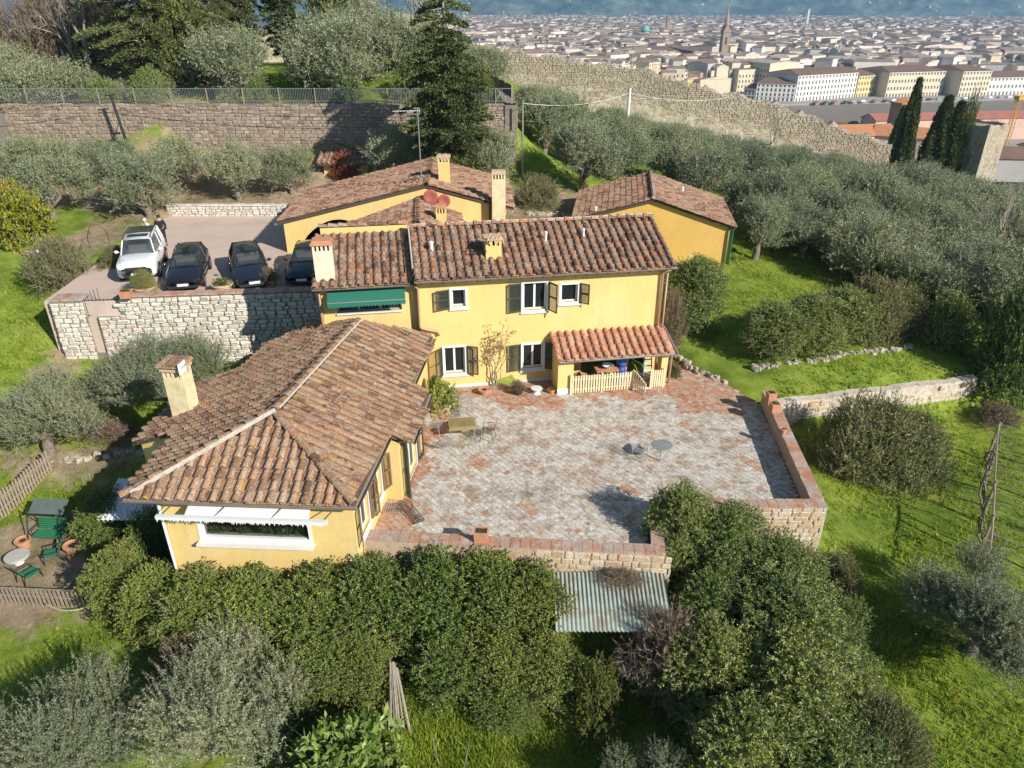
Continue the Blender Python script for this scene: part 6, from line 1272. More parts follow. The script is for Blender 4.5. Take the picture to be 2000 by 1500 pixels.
# city trees
ct = []
while len(ct) < 30 * 2:
    d = rng.uniform(560, 1500); a = rng.uniform(0, .66); x, y = d * math.sin(a), d * math.cos(a)
    if y > road_y(x) + 60: ct.append((x / y, x, y))
ct.sort(key=lambda q: math.hypot(q[1], q[2]))
for nm_, part_ in (('nearer', ct[:30]), ('distant', ct[30:])):
    for k, (_, x, y) in enumerate(sorted(part_)): plant('dark', 'city_tree', f'{nm_} dark tree clump among the city roofs, {ORDW[k]}', 'tree', x, y, PL, (rng.uniform(8, 20), rng.uniform(6, 12), rng.uniform(9, 15)), None, 'dark tree clumps among the city roofs')
# shrubs round the house
def bush(key, lab, x, y, sx, sy, sz, z=None, name='bush', cat='bush', group=None, rz=None, k=None): return plant(key, name, lab, cat, x, y, z, (sx, sy, sz), random.uniform(-.4, .4) if rz is None else rz, group, k)
LG = 'laurel bushes massed below the right corner of the terrace'
for k, (x, y, s, top, lab) in enumerate(((5.35, 18.35, 1.1, 1.85, 'laurel bush rising over the side parapet and shading the terrace'), (6.8, 18.1, 1.25, 1.25, 'laurel bush in the terrace recess second from the left'), (8.5, 17.6, 1.35, .3, 'laurel bush under the right front corner of the terrace'), (6.0, 16.4, 1.35, .1, 'laurel bush in front of the side parapet'), (8.1, 15.7, 1.75, .35, 'laurel bush in the middle of the mass'), (9.8, 16.2, 1.2, -.9, 'outermost laurel bush by the dark shadow on the lawn'),
                                    (5.7, 14.3, 1.5, -.1, 'bright laurel bush beside the dead vines'), (7.6, 13.4, 1.8, .25, 'large laurel bush low in the mass'), (9.3, 14.3, 1.15, -.9, 'laurel bush near the leaning stick'), (6.0, 12.2, 1.6, -.3, 'yellowish laurel bush near the bottom edge'), (8.0, 11.9, 1.5, -.8, 'laurel bush lowest in the mass'))):
    bush('laurel', lab, x, y, s, s, top - gz1(x, y), None, 'laurel_bush', 'laurel', LG, None, k)
bush('oleander', 'brownish oleander at the lower right end of the laurel mass', 9.7, 12.6, 1.3, 1.3, 2.2, None, 'oleander_bush', 'oleander'); bush('oleander', 'small brown bush between the laurels and the right lawn', 10.4, 17.8, .9, .9, 1.5, None, 'oleander_bush', 'oleander')
IG = 'ivy mounds of the long hedge below the terrace and wing'
for k, (x, y, sx, sy, top, lab) in enumerate(((-9.3, 16.2, 1.5, 1.35, .1, 'ivy mound under the left half of the picture window'), (-7.6, 16.1, 1.55, 1.4, .2, 'ivy mound under the right half of the picture window'), (-5.8, 16.1, 1.6, 1.4, .3, 'ivy mound at the front corner of the wing'), (-4.0, 16.2, 1.5, 1.4, .55, 'ivy mound at the left end of the front parapet'), (-2.3, 16.3, 1.5, 1.4, .65, 'ivy mound below the left part of the parapet'), (-.7, 16.3, 1.5, 1.4, .65, 'ivy mound under the terracotta trough'), (.7, 16.2, 1.2, 1.1, .4, 'ivy mound left of the corrugated roof'),
                                        (-10.9, 16.9, 1.3, 1.2, -.3, 'ivy mound at the left front corner of the wing'), (-8.6, 15.2, 1.3, .9, -1.2, 'lower ivy mound by the white planks'), (-5.6, 15.0, 1.3, 1.1, -.9, 'lower ivy mound in front of the wing corner'))):
    bush('ivy', lab, x, y, sx, sy, top - gz1(x, y), None, 'ivy_hedge', 'hedge', IG, None, k)
for k, (x, y, s, top, lab) in enumerate(((-4.4, 15.0, 1.1, -.9, 'bright bush left of the bundle of poles'), (-1.75, 15.1, 1.25, -.8, 'dark centred bush right of the bundle of poles'), (-.5, 15.0, 1.3, -.7, 'bright bush below the middle of the parapet'), (.9, 14.9, 1.25, -.9, 'bright bush at the lower left corner of the corrugated roof'), (-.2, 14.3, 1.0, -1.8, 'low bush bordering the bottom lawn'))):
    bush('ivy', lab, x, y, s, s * .9, top - gz1(x, y), None, 'garden_bush', 'bush', 'bright bushes above the bottom lawn', None, k + 1)
bush('lime', 'pale yellowish bush in front of the dead vines', 2.3, 14.2, .95, .95, 2.2, None, 'garden_bush'); bush('broad', 'large leaved loquat bush at the bottom edge', -4.6, 12.3, 1.5, 1.2, 1.9, None, 'loquat_bush'); bush('dark', 'dark bush in shade left of the bottom lawn', -6.0, 13.5, .9, .9, 1.3, None, 'garden_bush')
bush('twiggy', 'dry brown twig tangle along the top of the lower hedge', -9.0, 14.8, 1.5, .6, 1.9, None, 'dry_hedge', 'bush'); bush('twiggy', 'dry brown grass clump on the corrugated roof top', 3.3, 16.6, .7, .35, .45, -.4, 'dry_grass_clump', 'bush'); bush('twiggy', 'tangle of dead vines over the corner of the corrugated roof', 4.4, 15.0, 1.2, 1.1, 2.0, -2.4, 'dead_vine', 'vine'); bare(3, 'grey leafless vine stems beside the corrugated roof', 4.0, 14.9, -2.9, (.7, .7, .55), 2, 'dead_vine', 'vine'); bare(3, 'pale vine stems sprawling over the lower edge of the corrugated roof', 3.2, 14.8, -2.7, (.6, .6, .48), 0, 'dead_vine', 'vine'); bare(3, 'vine stems in the dark gap right of the corrugated roof', 4.7, 14.4, -3.2, (.7, .7, .55), 4, 'dead_vine', 'vine')
bush('ivy', 'clipped ivy bush beside the white shed roof, left of the wing', -14.7, 21.2, 1.15, 1.3, 2.2, None, 'clipped_bush', 'hedge'); bush('ivy', 'clipped ivy bush at the end of the slatted garden fence', -12.8, 18.1, 1.0, 1.25, 2.3, None, 'clipped_bush', 'hedge'); bush('dark', 'ragged dark bush behind the white shed roof', -12.3, 19.6, .9, 1.0, 1.9, None, 'garden_bush'); bush('dark', 'low dark hedge in the shade left of the wing', -13.9, 24.0, .7, 1.6, 1.0, None, 'garden_hedge', 'hedge'); bush('twiggy', 'dry brush along the path left of the wing', -17.2, 26.6, 1.8, .7, .7, None, 'dry_brush', 'bush')
OG = 'oleanders on the bank right of the villa'
for k, (x, y, s, h, lab) in enumerate(((12.2, 30.9, 1.5, 2.6, 'leftmost oleander of the bank, casting the dark path shadow'), (14.0, 31.6, 1.55, 2.75, 'second oleander of the bank from the left'), (15.9, 32.2, 1.55, 2.7, 'middle oleander of the bank'), (17.6, 32.8, 1.5, 2.6, 'second oleander of the bank from the right'), (19.2, 33.4, 1.35, 2.2, 'rightmost oleander of the bank'))): bush('oleander' if k > 2 else 'laurel', lab, x, y, s, s, h, None, 'oleander_bush', 'oleander', OG, None, k)
bush('oleander', 'big brownish round oleander on the lower lawn in front of the garden wall', 14.2, 24.5, 2.15, 1.8, 3.0, None, 'oleander_bush', 'oleander'); bush('oleander', 'right half of the big oleander, with reddish tips', 16.0, 24.9, 1.6, 1.5, 2.5, None, 'oleander_bush', 'oleander')
bush('dark', 'large dark glossy round tree at the right edge', 22.6, 29.6, 1.9, 1.9, 4.4, None, 'evergreen_tree', 'tree'); bush('dark', 'dark shaded bush left of the glossy round tree', 21.0, 32.5, 1.6, 1.5, 2.2, None, 'evergreen_bush'); bush('twiggy', 'dry bush at the right end of the garden wall', 21.4, 27.7, .9, .7, .8, None, 'dry_bush')
bush('laurel', 'tall glossy laurel against the right end of the villa', 8.9, 33.2, 1.5, 1.5, 3.7, None, 'laurel_tree', 'laurel'); bush('laurel', 'laurel between villa and guest house', 9.8, 36.6, 1.2, 1.2, 2.2, None, 'laurel_tree', 'laurel'); bush('twiggy', 'dry creeper hanging by the right corner of the villa', 7.5, 31.6, .6, .6, 2.4, None, 'dry_creeper', 'creeper'); bush('twiggy', 'small dry plant at the foot of the porch fence', 7.2, 30.0, .5, .45, .5, 0, 'dry_plant', 'plant'); bush('lime', 'grassy plant beside the right porch pillar', 7.35, 29.6, .4, .4, .5, 0, 'potted_grass', 'plant')
bush('rosemary', 'spiky grey green shrub at the left end of the parking court', -23.0, 35.6, 1.7, 1.6, 2.1, None, 'spiky_shrub', 'bush'); bush('ivy', 'low green shrub in front of the spiky grey one', -21.6, 33.4, .6, .6, 1.0, None, 'green_shrub', 'bush'); bush('lemon', 'yellow green fruit tree at the left edge', -28.2, 41.0, 2.0, 1.9, 3.0, None, 'fruit_tree', 'tree'); bush('rosemary', 'brown clipped round bush behind the rear house', 1.7, 48.4, 1.75, 1.5, 1.75, None, 'clipped_bush'); bush('red', 'red creeper over the small shed by the rampart', -11.8, 52.0, 1.15, .6, 1.6, None, 'red_creeper', 'creeper')
bush('oleander', 'thin bush beside the left bonnet of the white car', -21.0, 37.0, .6, 1.2, .8, None, 'low_bush')
bush('ivy', 'ivy climbing in the corner between wing and villa', -3.2, 27.0, .3, .5, 1.3, 0, 'climbing_ivy', 'ivy')

for k, (x, y, s, lab) in enumerate(((-46, 70, 3.2, 'brown leafless tree mass at the top left corner'), (-40.5, 71, 3.0, 'brown twiggy tree second from the top left corner'), (-35.5, 72, 2.6, 'brown twiggy tree left of the great cedar'), (-52, 67, 3.0, 'brown twiggy tree cut by the left edge at the top'))):
    plant('twiggy', 'bare_tree', lab, 'tree', x, y, gz1(x, y) + .4, (s, s, s * 2.0))
tree('cedar', 'tall dark conifer far behind at the top left', -44, 82, .9, name='conifer_tree'); tree('cedar', 'tall dark conifer behind the columnar pair', -31, 84, .8, name='conifer_tree')
for k, (x, y, sx, h, lab) in enumerate(((-30, 57.2, 2.4, 2.6, 'dark shrub behind the railing at the left'), (-26.5, 57.5, 1.8, 2.2, 'dark shrub behind the railing below the cedar'), (-21.0, 57.2, 1.6, 2.0, 'dark shrub behind the railing between the pale olives'), (-12.2, 57.2, 1.6, 2.0, 'dark shrub behind the railing under the broad pale olive'), (-2.5, 58.5, 1.6, 2.2, 'dark shrub behind the railing right of the cypress'), (-39, 57.6, 2.2, 2.2, 'dark shrub behind the railing at the far left'))):
    plant('dark', 'shrub', lab, 'bush', x, y, None, (sx, 1.0, h))

SCR = 'grey green scrub filling the grove edge'
for k, (x, y, s) in enumerate(((24, 41, 1.3), (27.5, 38, 1.4), (30.5, 42.5, 1.5), (34.5, 40.5, 1.6), (26.5, 44.5, 1.2), (37, 35.5, 1.7), (29.8, 33, 1.3), (33, 31.5, 1.5), (21, 38.5, .8), (38.5, 31, 1.6))):
    plant('rosemary', 'scrub_bush', f'{ORD[k]} nearest scrub bush to the glossy round tree at the right edge', 'bush', x, y, None, (s, s, s * 1.1), None, SCR)
for k, (x, y) in enumerate(((17.2, 49), (20.5, 52), (25, 48.5), (29, 54), (33, 53), (14.5, 55), (37, 56), (41, 47), (9, 60), (24, 57))):
    olive(x, y, f'{ORD[k]} filler olive tree counted back from the guest house corner', random.uniform(1.0, 1.2), 'olive', gz1(x, y) - .5)

for k, (p_, s_) in enumerate(PLANTS):
    plant('pot', 'house_plant', f'{ORD[k]} leafy house plant from the left inside the picture window', 'plant', p_[0], p_[1], p_[2] + .1, (.34 * s_, .34 * s_, .85 * s_))

for k, (x, y, s) in enumerate(((20.8, 41.0, 1.1), (23.2, 38.2, 1.1), (25.8, 36.0, 1.1), (28.2, 37.0, 1.15), (24.2, 42.8, 1.1), (27.3, 40.6, 1.1), (17.6, 47.2, 1.05), (30.5, 38.8, 1.15), (22.0, 44.9, 1.05), (32.5, 42, 1.1))):
    olive(x, y, f'{ORD[k]} drooping olive tree counted up from the oleander bank', s, 'olive', gz1(x, y) - .7)
for k in range(16):
    x = 128 + k * 8.5; y = 372 + 2.0 * k + random.uniform(-14, 10)
    plant('rosemary', 'bank_tree', f'grey tree on the near river bank, {ORDW[k]}', 'tree', x, y, -45, (5, 5, random.uniform(5, 8)))
# ------------------------------------------------------------------ cars
def car(label, loc, rz, paint, kind='estate'):
    t = thing('parked_car', label, 'car', loc, rz, 'cars parked in the walled court')
    suv = kind == 'suv'; t.scale = (.95,) * 3
    if suv:
        st = [(-2.42, .74, .42, .80, .84), (-2.36, .88, .34, .98, 1.02), (-2.1, .945, .32, 1.06, 1.12), (-1.25, .96, .32, 1.12, 1.17), (-.95, .96, .32, 1.14, 1.18), (.4, .96, .32, 1.15, 1.18), (1.6, .96, .32, 1.15, 1.18), (2.2, .94, .34, 1.15, 1.18), (2.38, .90, .40, 1.10, 1.12), (2.42, .84, .5, .9, .92)]
        gh = (-1.0, -.55, 2.05, 2.3, 1.15, 1.84, .90, .74)
    else:
        st = [(-2.34, .60, .30, .52, .56), (-2.26, .78, .22, .62, .67), (-2.0, .86, .19, .70, .77), (-1.2, .895, .18, .83, .90), (-.85, .90, .18, .87, .93), (.2, .90, .18, .90, .93), (1.3, .90, .18, .92, .95), (2.0, .87, .2, .93, .97), (2.28, .80, .26, .86, .9), (2.34, .70, .34, .64, .66)]
        gh = (-.92, -.10, 1.25 if kind == 'sedan' else 1.75, 2.05, .88, 1.44, .83, .60)
    m = MB(); P = 13
    for y, hw, zb, zs, zt in st:
        half = [(hw * .86, zb), (hw * .985, zb + .10), (hw, (zb + zs) * .5), (hw * .985, zs - .10), (hw * .93, zs), (hw * .5, zt)]
        for x, z in half: m.v.append((x, y, z))
        m.v.append((0, y, zt + .012))
        for x, z in reversed(half): m.v.append((-x, y, z))
    n = len(st)
    for i in range(n - 1):
        for j in range(P - 1): m.f.append((i * P + j, i * P + j + 1, (i + 1) * P + j + 1, (i + 1) * P + j)); m.m.append(0)
        m.f.append((i * P + P - 1, i * P, (i + 1) * P, (i + 1) * P + P - 1)); m.m.append(0)
    m.f.append(tuple(range(P))); m.f.append(tuple(reversed(range((n - 1) * P, n * P)))); m.m += [0, 0]
    body = m.build('body', paint, t, smooth=True)
    y0, y1, y2, y3, zb, zt, wb, wt = gh
    m = MB(); K = 6; sec = []
    for i in range(K + 1):                                               # greenhouse sections, front to rear
        f_ = i / K; yb = y0 + (y3 - y0) * f_; yt = y1 + (y2 - y1) * f_; bow = 1 - .10 * (2 * f_ - 1) ** 2; ztt = zt - .05 * (2 * f_ - 1) ** 2
        sec.append([(wb * bow, yb, zb), (wt * bow, yt, ztt), (-wt * bow, yt, ztt), (-wb * bow, yb, zb)])
    for s in sec: m.v += s
    for i in range(K):
        for j in range(3): m.f.append((i * 4 + j, i * 4 + j + 1, i * 4 + 5 + j, i * 4 + 4 + j)); m.m.append(0)
    m.f.append((3, 2, 1, 0)); m.f.append((K * 4, K * 4 + 1, K * 4 + 2, K * 4 + 3)); m.m += [0, 0]; m.build('window', M['car_glass'], t)
    m = MB(); m.box((0, (y0 + y3) / 2, zb + .12), (wb * 1.2, (y3 - y0) * .5, .3)); m.box((-.38, y0 + 1.15, zb + .2), (.42, .16, .5)); m.box((.38, y0 + 1.15, zb + .2), (.42, .16, .5)); m.build('seat', plain('beige_car_seat', (.40, .36, .30), .8), t)
    m = MB(); K2 = 6
    for i in range(K2 + 1):
        f_ = i / K2; y = y1 - .06 + (y2 - y1 + .12) * f_; z = zt + .012 - .05 * (2 * f_ - 1) ** 2; w_ = (wt + .012) * (1 - .10 * (2 * f_ - 1) ** 2)
        m.v += [(w_, y, z - .05), (w_ * .93, y, z + .012), (0, y, z + .035), (-w_ * .93, y, z + .012), (-w_, y, z - .05)]
    for i in range(K2):
        for j in range(4): m.f.append((i * 5 + j, i * 5 + j + 1, i * 5 + 6 + j, i * 5 + 5 + j)); m.m.append(0)
    m.build('roof', paint, t, smooth=True)
    for s in (-1, 1):
        m = MB(); k = wb * .90
        m.tube([(s * k, y0, zb), (s * wt * .92, y1, zt - .04)], .035, 5); m.tube([(s * k, y3, zb), (s * wt * .92, y2, zt - .04)], .06, 5)
        ym = y0 + (y3 - y0) * .5; m.tube([(s * wb * 1.0, ym, zb), (s * wt * 1.0, y1 + (y2 - y1) * .5, zt - .02)], .04, 5); ym2 = y0 + (y3 - y0) * .78; m.tube([(s * wb * .97, ym2, zb), (s * wt * .98, y1 + (y2 - y1) * .78, zt - .02)], .055, 5)
        m.build('pillar', paint, t)
        m = MB(); x = s * (wb + .17); m.lathe([(.02, -.08), (.10, -.05), (.11, .05), (.03, .09)], (x, y0 + .32, zb + .1), 10, 0, 1.0, .6); m.tube([(s * wb * .96, y0 + .34, zb + .05), (x, y0 + .34, zb + .08)], .02, 4); m.build('mirror', paint if suv else M['car_black'], t, smooth=True)
        hl = st[2]; m = MB(); fy = st[1][0] - .01; zz = st[1][3] - .10
        m.hexa([(s * .80 * st[1][1] / .8, fy + .10, zz - .07), (s * .42, fy - .02, zz - .06), (s * .42, fy + .12, zz - .06), (s * .80, fy + .34, zz - .06), (s * .82 * st[1][1] / .8, fy + .12, zz + .07), (s * .42, fy + .0, zz + .06), (s * .42, fy + .2, zz + .09), (s * .80, fy + .40, zz + .10)]); m.build('headlight', M['lamp_glass'], t)
        m = MB(); ry = st[-2][0]; m.box((s * st[-2][1] * .84, ry - .02, st[-2][3] - .1), (.22, .16, .24)); m.build('tail_light', M['lamp_red'], t)
        for wy in (-1.42, 1.36):
            r = .36 if suv else .32; wx = s * (st[3][1] - .10)
            a = MB(); a.lathe([(r + .06, -.03), (r + .06, .03)], n=20); o = a.build('wheel_arch', M['rubber'], t); o.location = (s * (st[3][1] - .005), wy, r + .02); o.rotation_euler = (0, R(90), 0)
            a = MB(); a.lathe([(r * .6, -.12), (r * .94, -.115), (r, -.08), (r, .08), (r * .94, .115), (r * .6, .12)], n=24); wh = a.build('wheel', M['rubber'], t, smooth=True); wh.location = (wx, wy, r); wh.rotation_euler = (0, R(90), 0)
            a = MB(); a.lathe([(r * .62, s * .0), (r * .60, s * .125)], n=16)
            for q in range(5): a.box((r * .3 * math.cos(q * 1.257), r * .3 * math.sin(q * 1.257), s * .128), (r * .5, .06, .02), q * 1.257)
            a.build('rim', M['rim'], wh)
    for s in (-1, 1):
        m = MB(); hw_ = st[4][1] + .004
        for yy in (y0 + .35, y0 + 1.35, y0 + 2.3): m.box((s * hw_ * .985, yy, (st[4][2] + st[4][3]) / 2 + .05), (.012, .014, (st[4][3] - st[4][2]) * .78))
        m.box((s * hw_ * .992, (y0 + y3) / 2, st[4][2] + .14), (.02, (y3 - y0) * .85, .05)); m.build('door_seam', M['rubber'], t, kind='stuff')
        m = MB()
        for yy in (y0 + 1.2, y0 + 2.15): m.box((s * hw_ * .99, yy, st[4][3] - .13), (.03, .16, .03))
        m.build('door_handle', M['chrome'], t, kind='stuff')
    fy = st[0][0]
    m = MB(); m.box((0, fy + .0, st[0][3] - (.0 if suv else .08)), (1.0 if suv else .62, .06, .13 if suv else .22)); m.build('grille', M['dark_metal'], t)
    m = MB(); m.box((0, fy - .03, st[0][2] + (.1 if suv else .12)), (.52, .03, .12)); m.build('number_plate', M['plate'], t)
    m = MB(); m.box((0, fy + .04, st[0][2] + .0), (1.3, .1, .14)); m.build('bumper_lip', M['dark_metal'], t)
    if suv:
        m = MB(); m.box((0, .05, zt + .045), (1.0, .5, .02)); m.build('sunroof', M['car_glass'], t)
        m = MB(); m.box((0, 1.25, zt + .04), (1.25, 1.35, .03)); m.build('roof_panel', M['car_black'], t)
        for s in (-1, 1): m = MB(); m.tube([(s * .66, -.4, zt + .0), (s * .66, -.2, zt + .09), (s * .66, 1.8, zt + .09), (s * .66, 2.0, zt)], .025, 5); m.build('roof_rail', M['car_black'], t)
    return t
def heading(dx, dy): return math.atan2(-dx, dy)            # local +Y points to the rear
car('white off-road car with black roof panels at the left of the court', (-18.95, 36.1, 2.9), heading(-.29, .957), M['car_white'], 'suv')
car('black saloon car with pale seats, second from the left', (-16.1, 34.75, 2.9), heading(-.25, .967), M['car_black'], 'estate')
car('dark estate car turned at an angle in the middle of the court', (-13.15, 35.0, 2.9), heading(-.40, .916), M['car_blue'], 'estate')
car('black car in the shade beside the white chimney', (-10.35, 35.55, 2.9), heading(-.10, .995), M['car_black'], 'sedan')
# ------------------------------------------------------------------ people
def figure(label, x, y, z, rz, top, legs, hair, lean=0.0, h=1.72, topname='jacket'):
    import bmesh
    t = thing('person', label, 'person', (x, y, z), rz); k = h / 1.75
    J = {'pel': (0, 0, .95), 'ab': (0, .0, 1.12), 'ch': (0, -lean * .3, 1.32), 'nk': (0, -lean * .5, 1.50), 'hd': (0, -lean * .65, 1.62), 'cr': (0, -lean * .7, 1.73),
         'sl': (-.19, -lean * .4, 1.42), 'el': (-.27, -.02, 1.14), 'wl': (-.24, -.12, .92), 'fl': (-.23, -.15, .82), 'sr': (.19, -lean * .4, 1.42), 'er': (.27, -.02, 1.14), 'wr': (.24, -.12, .92), 'fr': (.23, -.15, .82),
         'hl': (-.10, 0, .90), 'kl': (-.11, -.02, .50), 'al': (-.11, .02, .09), 'tl': (-.12, -.16, .04), 'hr': (.10, 0, .90), 'kr': (.11, .01, .50), 'ar': (.11, .04, .09), 'tr': (.12, -.14, .04)}
    RAD = dict(pel=.135, ab=.125, ch=.145, nk=.055, hd=.092, cr=.072, sl=.07, el=.045, wl=.032, fl=.03, sr=.07, er=.045, wr=.032, fr=.03, hl=.095, kl=.062, al=.042, tl=.035, hr=.095, kr=.062, ar=.042, tr=.035)
    E_ = [('pel', 'ab'), ('ab', 'ch'), ('ch', 'nk'), ('nk', 'hd'), ('hd', 'cr'), ('ch', 'sl'), ('sl', 'el'), ('el', 'wl'), ('wl', 'fl'), ('ch', 'sr'), ('sr', 'er'), ('er', 'wr'), ('wr', 'fr'), ('pel', 'hl'), ('hl', 'kl'), ('kl', 'al'), ('al', 'tl'), ('pel', 'hr'), ('hr', 'kr'), ('kr', 'ar'), ('ar', 'tr')]
    def skin(name, keep, extra, mat):
        bm = bmesh.new(); ly = bm.verts.layers.skin.verify(); vv = {}
        for q in keep: v = bm.verts.new(Vector(J[q]) * k); v[ly].radius = ((RAD[q] + extra) * k,) * 2; v[ly].use_root = q in ('pel',) or q == keep[0]; vv[q] = v
        for a, b in E_:
            if a in vv and b in vv: bm.edges.new((vv[a], vv[b]))
        me_ = bpy.data.meshes.new(name); bm.to_mesh(me_); bm.free(); me_.materials.append(mat); o = link(name, me_, t); o.modifiers.new('s', 'SKIN').use_smooth_shade = True; o.modifiers.new('d', 'SUBSURF').levels = 1; o.modifiers['d'].render_levels = 2; return o
    skin('body', list(J), 0, M['skin']); skin(topname, ['pel', 'ab', 'ch', 'sl', 'el', 'wl', 'sr', 'er', 'wr'], .028, top); skin('trousers', ['pel', 'hl', 'kl', 'al', 'hr', 'kr', 'ar'], .02, legs)
    a = MB(); a.lathe([(.06, -.06), (.105, -.02), (.108, .05), (.08, .11), (.02, .135)], Vector((0, -lean * .68 + .015, 1.66)) * k, 12); a.build('hair', hair, t, smooth=True)
    a = MB()
    for s in (-1, 1): a.box((s * .11 * k, -.06 * k, .045 * k), (.1, .27, .09))
    a.build('shoe', M['rubber'], t, kind='stuff')
M['skin'] = plain('skin', (.50, .32, .24), .6)
figure('person in black jacket and trousers standing behind the white car', -19.75, 40.3, 2.9, R(20), plain('black_cloth', (.015, .015, .018), .9), plain('black_trousers', (.02, .02, .024), .9), plain('dark_hair', (.04, .025, .02), .8))
figure('person in a white padded coat with pale hair beside the one in black', -20.35, 40.0, 2.9, R(-30), plain('white_coat', (.78, .78, .78), .8), plain('grey_trousers', (.12, .12, .13), .9), plain('pale_hair', (.62, .56, .54), .8), .12, 1.62, 'coat')
# ------------------------------------------------------------------ poles, wires, antenna, dishes
t = thing('utility_pole', 'dark leaning utility pole against the rampart at left', 'pole', (-26.9, 53.3, 4.6))
a = MB(); a.tube([(0, 0, -.5), (-.55, -.1, 5.0)], [.11, .09], 8); a.build('shaft', M['dark_metal'], t)
a = MB(); a.tube([(-.55, -.1, 4.95), (-.2, -.1, 5.02)], .04, 5); a.tube([(-.95, -.1, 4.95), (-.55, -.1, 4.95)], .04, 5); a.build('cross_arm', M['dark_metal'], t)
t = thing('street_lamp', 'small dark lamp hanging beside the leaning pole', 'lamp', (-27.9, 53.7, 7.0)); a = MB(); a.lathe([(.03, .1), (.28, 0), (.26, -.05), (.05, -.08)], n=12); a.build('shade', M['dark_metal'], t); a = MB(); a.tube([(0, 0, .1), (.35, .3, .9)], .015, 4); a.build('cord', M['dark_metal'], t)
def cable(name, lab, p, q, sag, r=.015, mat='dark_metal'):
    p, q = Vector(p), Vector(q); a = MB(); a.tube([p.lerp(q, i / 12) - Vector((0, 0, sag * 4 * (i / 12) * (1 - i / 12))) for i in range(13)], r * .6, 4); return tag(a.build(name, M[mat]), lab, 'cable')
cable('power_cable', 'dark cable sagging left from the leaning pole along the rampart', (-27.4, 53.2, 9.4), (-52, 53.0, 8.6), .8, .03); cable('power_cable', 'dark cable running right from the leaning pole along the rampart', (-27.4, 53.2, 9.4), (.1, 53.6, 8.6), .9, .03)
t = thing('utility_pole', 'white concrete utility pole in the olive grove', 'pole', (10.6, 70.5, 3.0)); a = MB(); a.tube([(0, 0, -.5), (.05, 0, 5.4)], [.17, .12], 8); a.build('shaft', M['white_stucco'], t); a = MB(); a.tube([(0, 0, 4.6), (1.6, -.3, 4.5)], .03, 4); a.build('cross_arm', M['white_metal'], t)
t = thing('utility_pole', 'thin grey pole standing at the rampart corner', 'pole', (.75, 53.6, 4.2)); a = MB(); a.tube([(0, 0, -.3), (0, 0, 5.0)], [.08, .06], 7); a.build('shaft', M['grey_metal'], t)
cable('power_cable', 'pale cable from the rampart corner pole to the white grove pole', (.75, 53.6, 9.0), (10.65, 70.5, 8.0), .5, .03, 'white_metal'); cable('power_cable', 'pale cable leaving the white grove pole to the right', (10.65, 70.5, 8.0), (24, 86, 6.0), .5, .03, 'white_metal')
t = thing('antenna', 'tall television aerial mast on the rear house roof', 'aerial', GF.P(7.55, -.5, 6.4)); a = MB(); a.tube([(0, 0, -.6), (0, 0, 3.9)], .03, 6); a.build('mast', M['grey_metal'], t)
a = MB(); a.tube([(-1.3, 0, 3.75), (.15, 0, 3.78)], .015, 4)
for k in range(8): x = -1.2 + k * .17; a.tube([(x, -.22, 3.75), (x, .22, 3.75)], .01, 4)
a.tube([(-.2, 0, 3.9), (.1, 0, 3.9), (.1, 0, 3.6), (-.2, 0, 3.6)], .012, 4); a.build('aerial_arm', M['white_metal'], t)
a = MB(); a.tube([(0, 0, 1.3), (.5, 0, 1.32)], .015, 4); a.build('side_arm', M['grey_metal'], t)
for k, (u, z, s, lab) in enumerate(((8.05, 5.95, .42, 'larger brick red satellite dish on the rear house gable'), (8.75, 5.75, .36, 'smaller red satellite dish half behind the little chimney'))):
    t = thing('satellite_dish', lab, 'satellite dish', GF.P(u, .45, z)); a = MB(); a.lathe([(.02, 0), (s * .5, .025), (s * .8, .07), (s * .95, .11), (s * .93, .12), (s * .5, .04)], n=20); o = a.build('dish', M['dish_red'], t, smooth=True); o.rotation_euler = (R(82), 0, R(8))
    a = MB(); a.tube([(0, .1, -.5), (0, .12, 0)], .03, 6); a.tube([(0, 0, -.35), (0, -.5, -.12)], .012, 4); a.build('bracket', M['grey_metal'], t)
# ------------------------------------------------------------------ pots
def pot(name, lab, x, y, z, r, h, mat='terracotta', key=None, ps=(.4, .4, .4), square=False, rz=0, cat='plant pot', group=None):
    t = thing(name, lab, cat, (x, y, z), rz, group); a = MB()
    if square:
        w_, d_ = r; a.hexa([(-w_ * .45, -d_ * .45, 0), (w_ * .45, -d_ * .45, 0), (w_ * .45, d_ * .45, 0), (-w_ * .45, d_ * .45, 0), (-w_ / 2, -d_ / 2, h), (w_ / 2, -d_ / 2, h), (w_ / 2, d_ / 2, h), (-w_ / 2, d_ / 2, h)]); a.build('pot', M[mat], t)
        a = MB(); 
        for c, d in (((0, -d_ / 2 + .015, h + .01), (w_ + .03, .05, .05)), ((0, d_ / 2 - .015, h + .01), (w_ + .03, .05, .05)), ((-w_ / 2 + .015, 0, h + .011), (.05, d_ - .07, .05)), ((w_ / 2 - .015, 0, h + .011), (.05, d_ - .07, .05))): a.box(c, d)
        a.build('rim', M[mat], t, kind='stuff'); a = MB(); a.box((0, 0, h + .004), (w_ - .08, d_ - .08, .012)); a.build('soil', M['soil'], t)
    else:
        a.lathe([(r * .62, 0), (r * .7, h * .1), (r * .92, h * .75), (r * .96, h * .86), (r * 1.06, h * .86), (r * 1.06, h), (r * .93, h), (r * .9, h * .9)], n=20); a.build('pot', M[mat], t, smooth=False); a = MB(); a.lathe([(r * .9, h * .88), (.01, h * .92)], n=16); a.build('soil', M['soil'], t)
    if key:
        c, tr, tn = LIB[key][0]; o = link('plant', c, t); o['kind'] = 'stuff'; o.location = (0, 0, h * .85); o.scale = ps
    return t
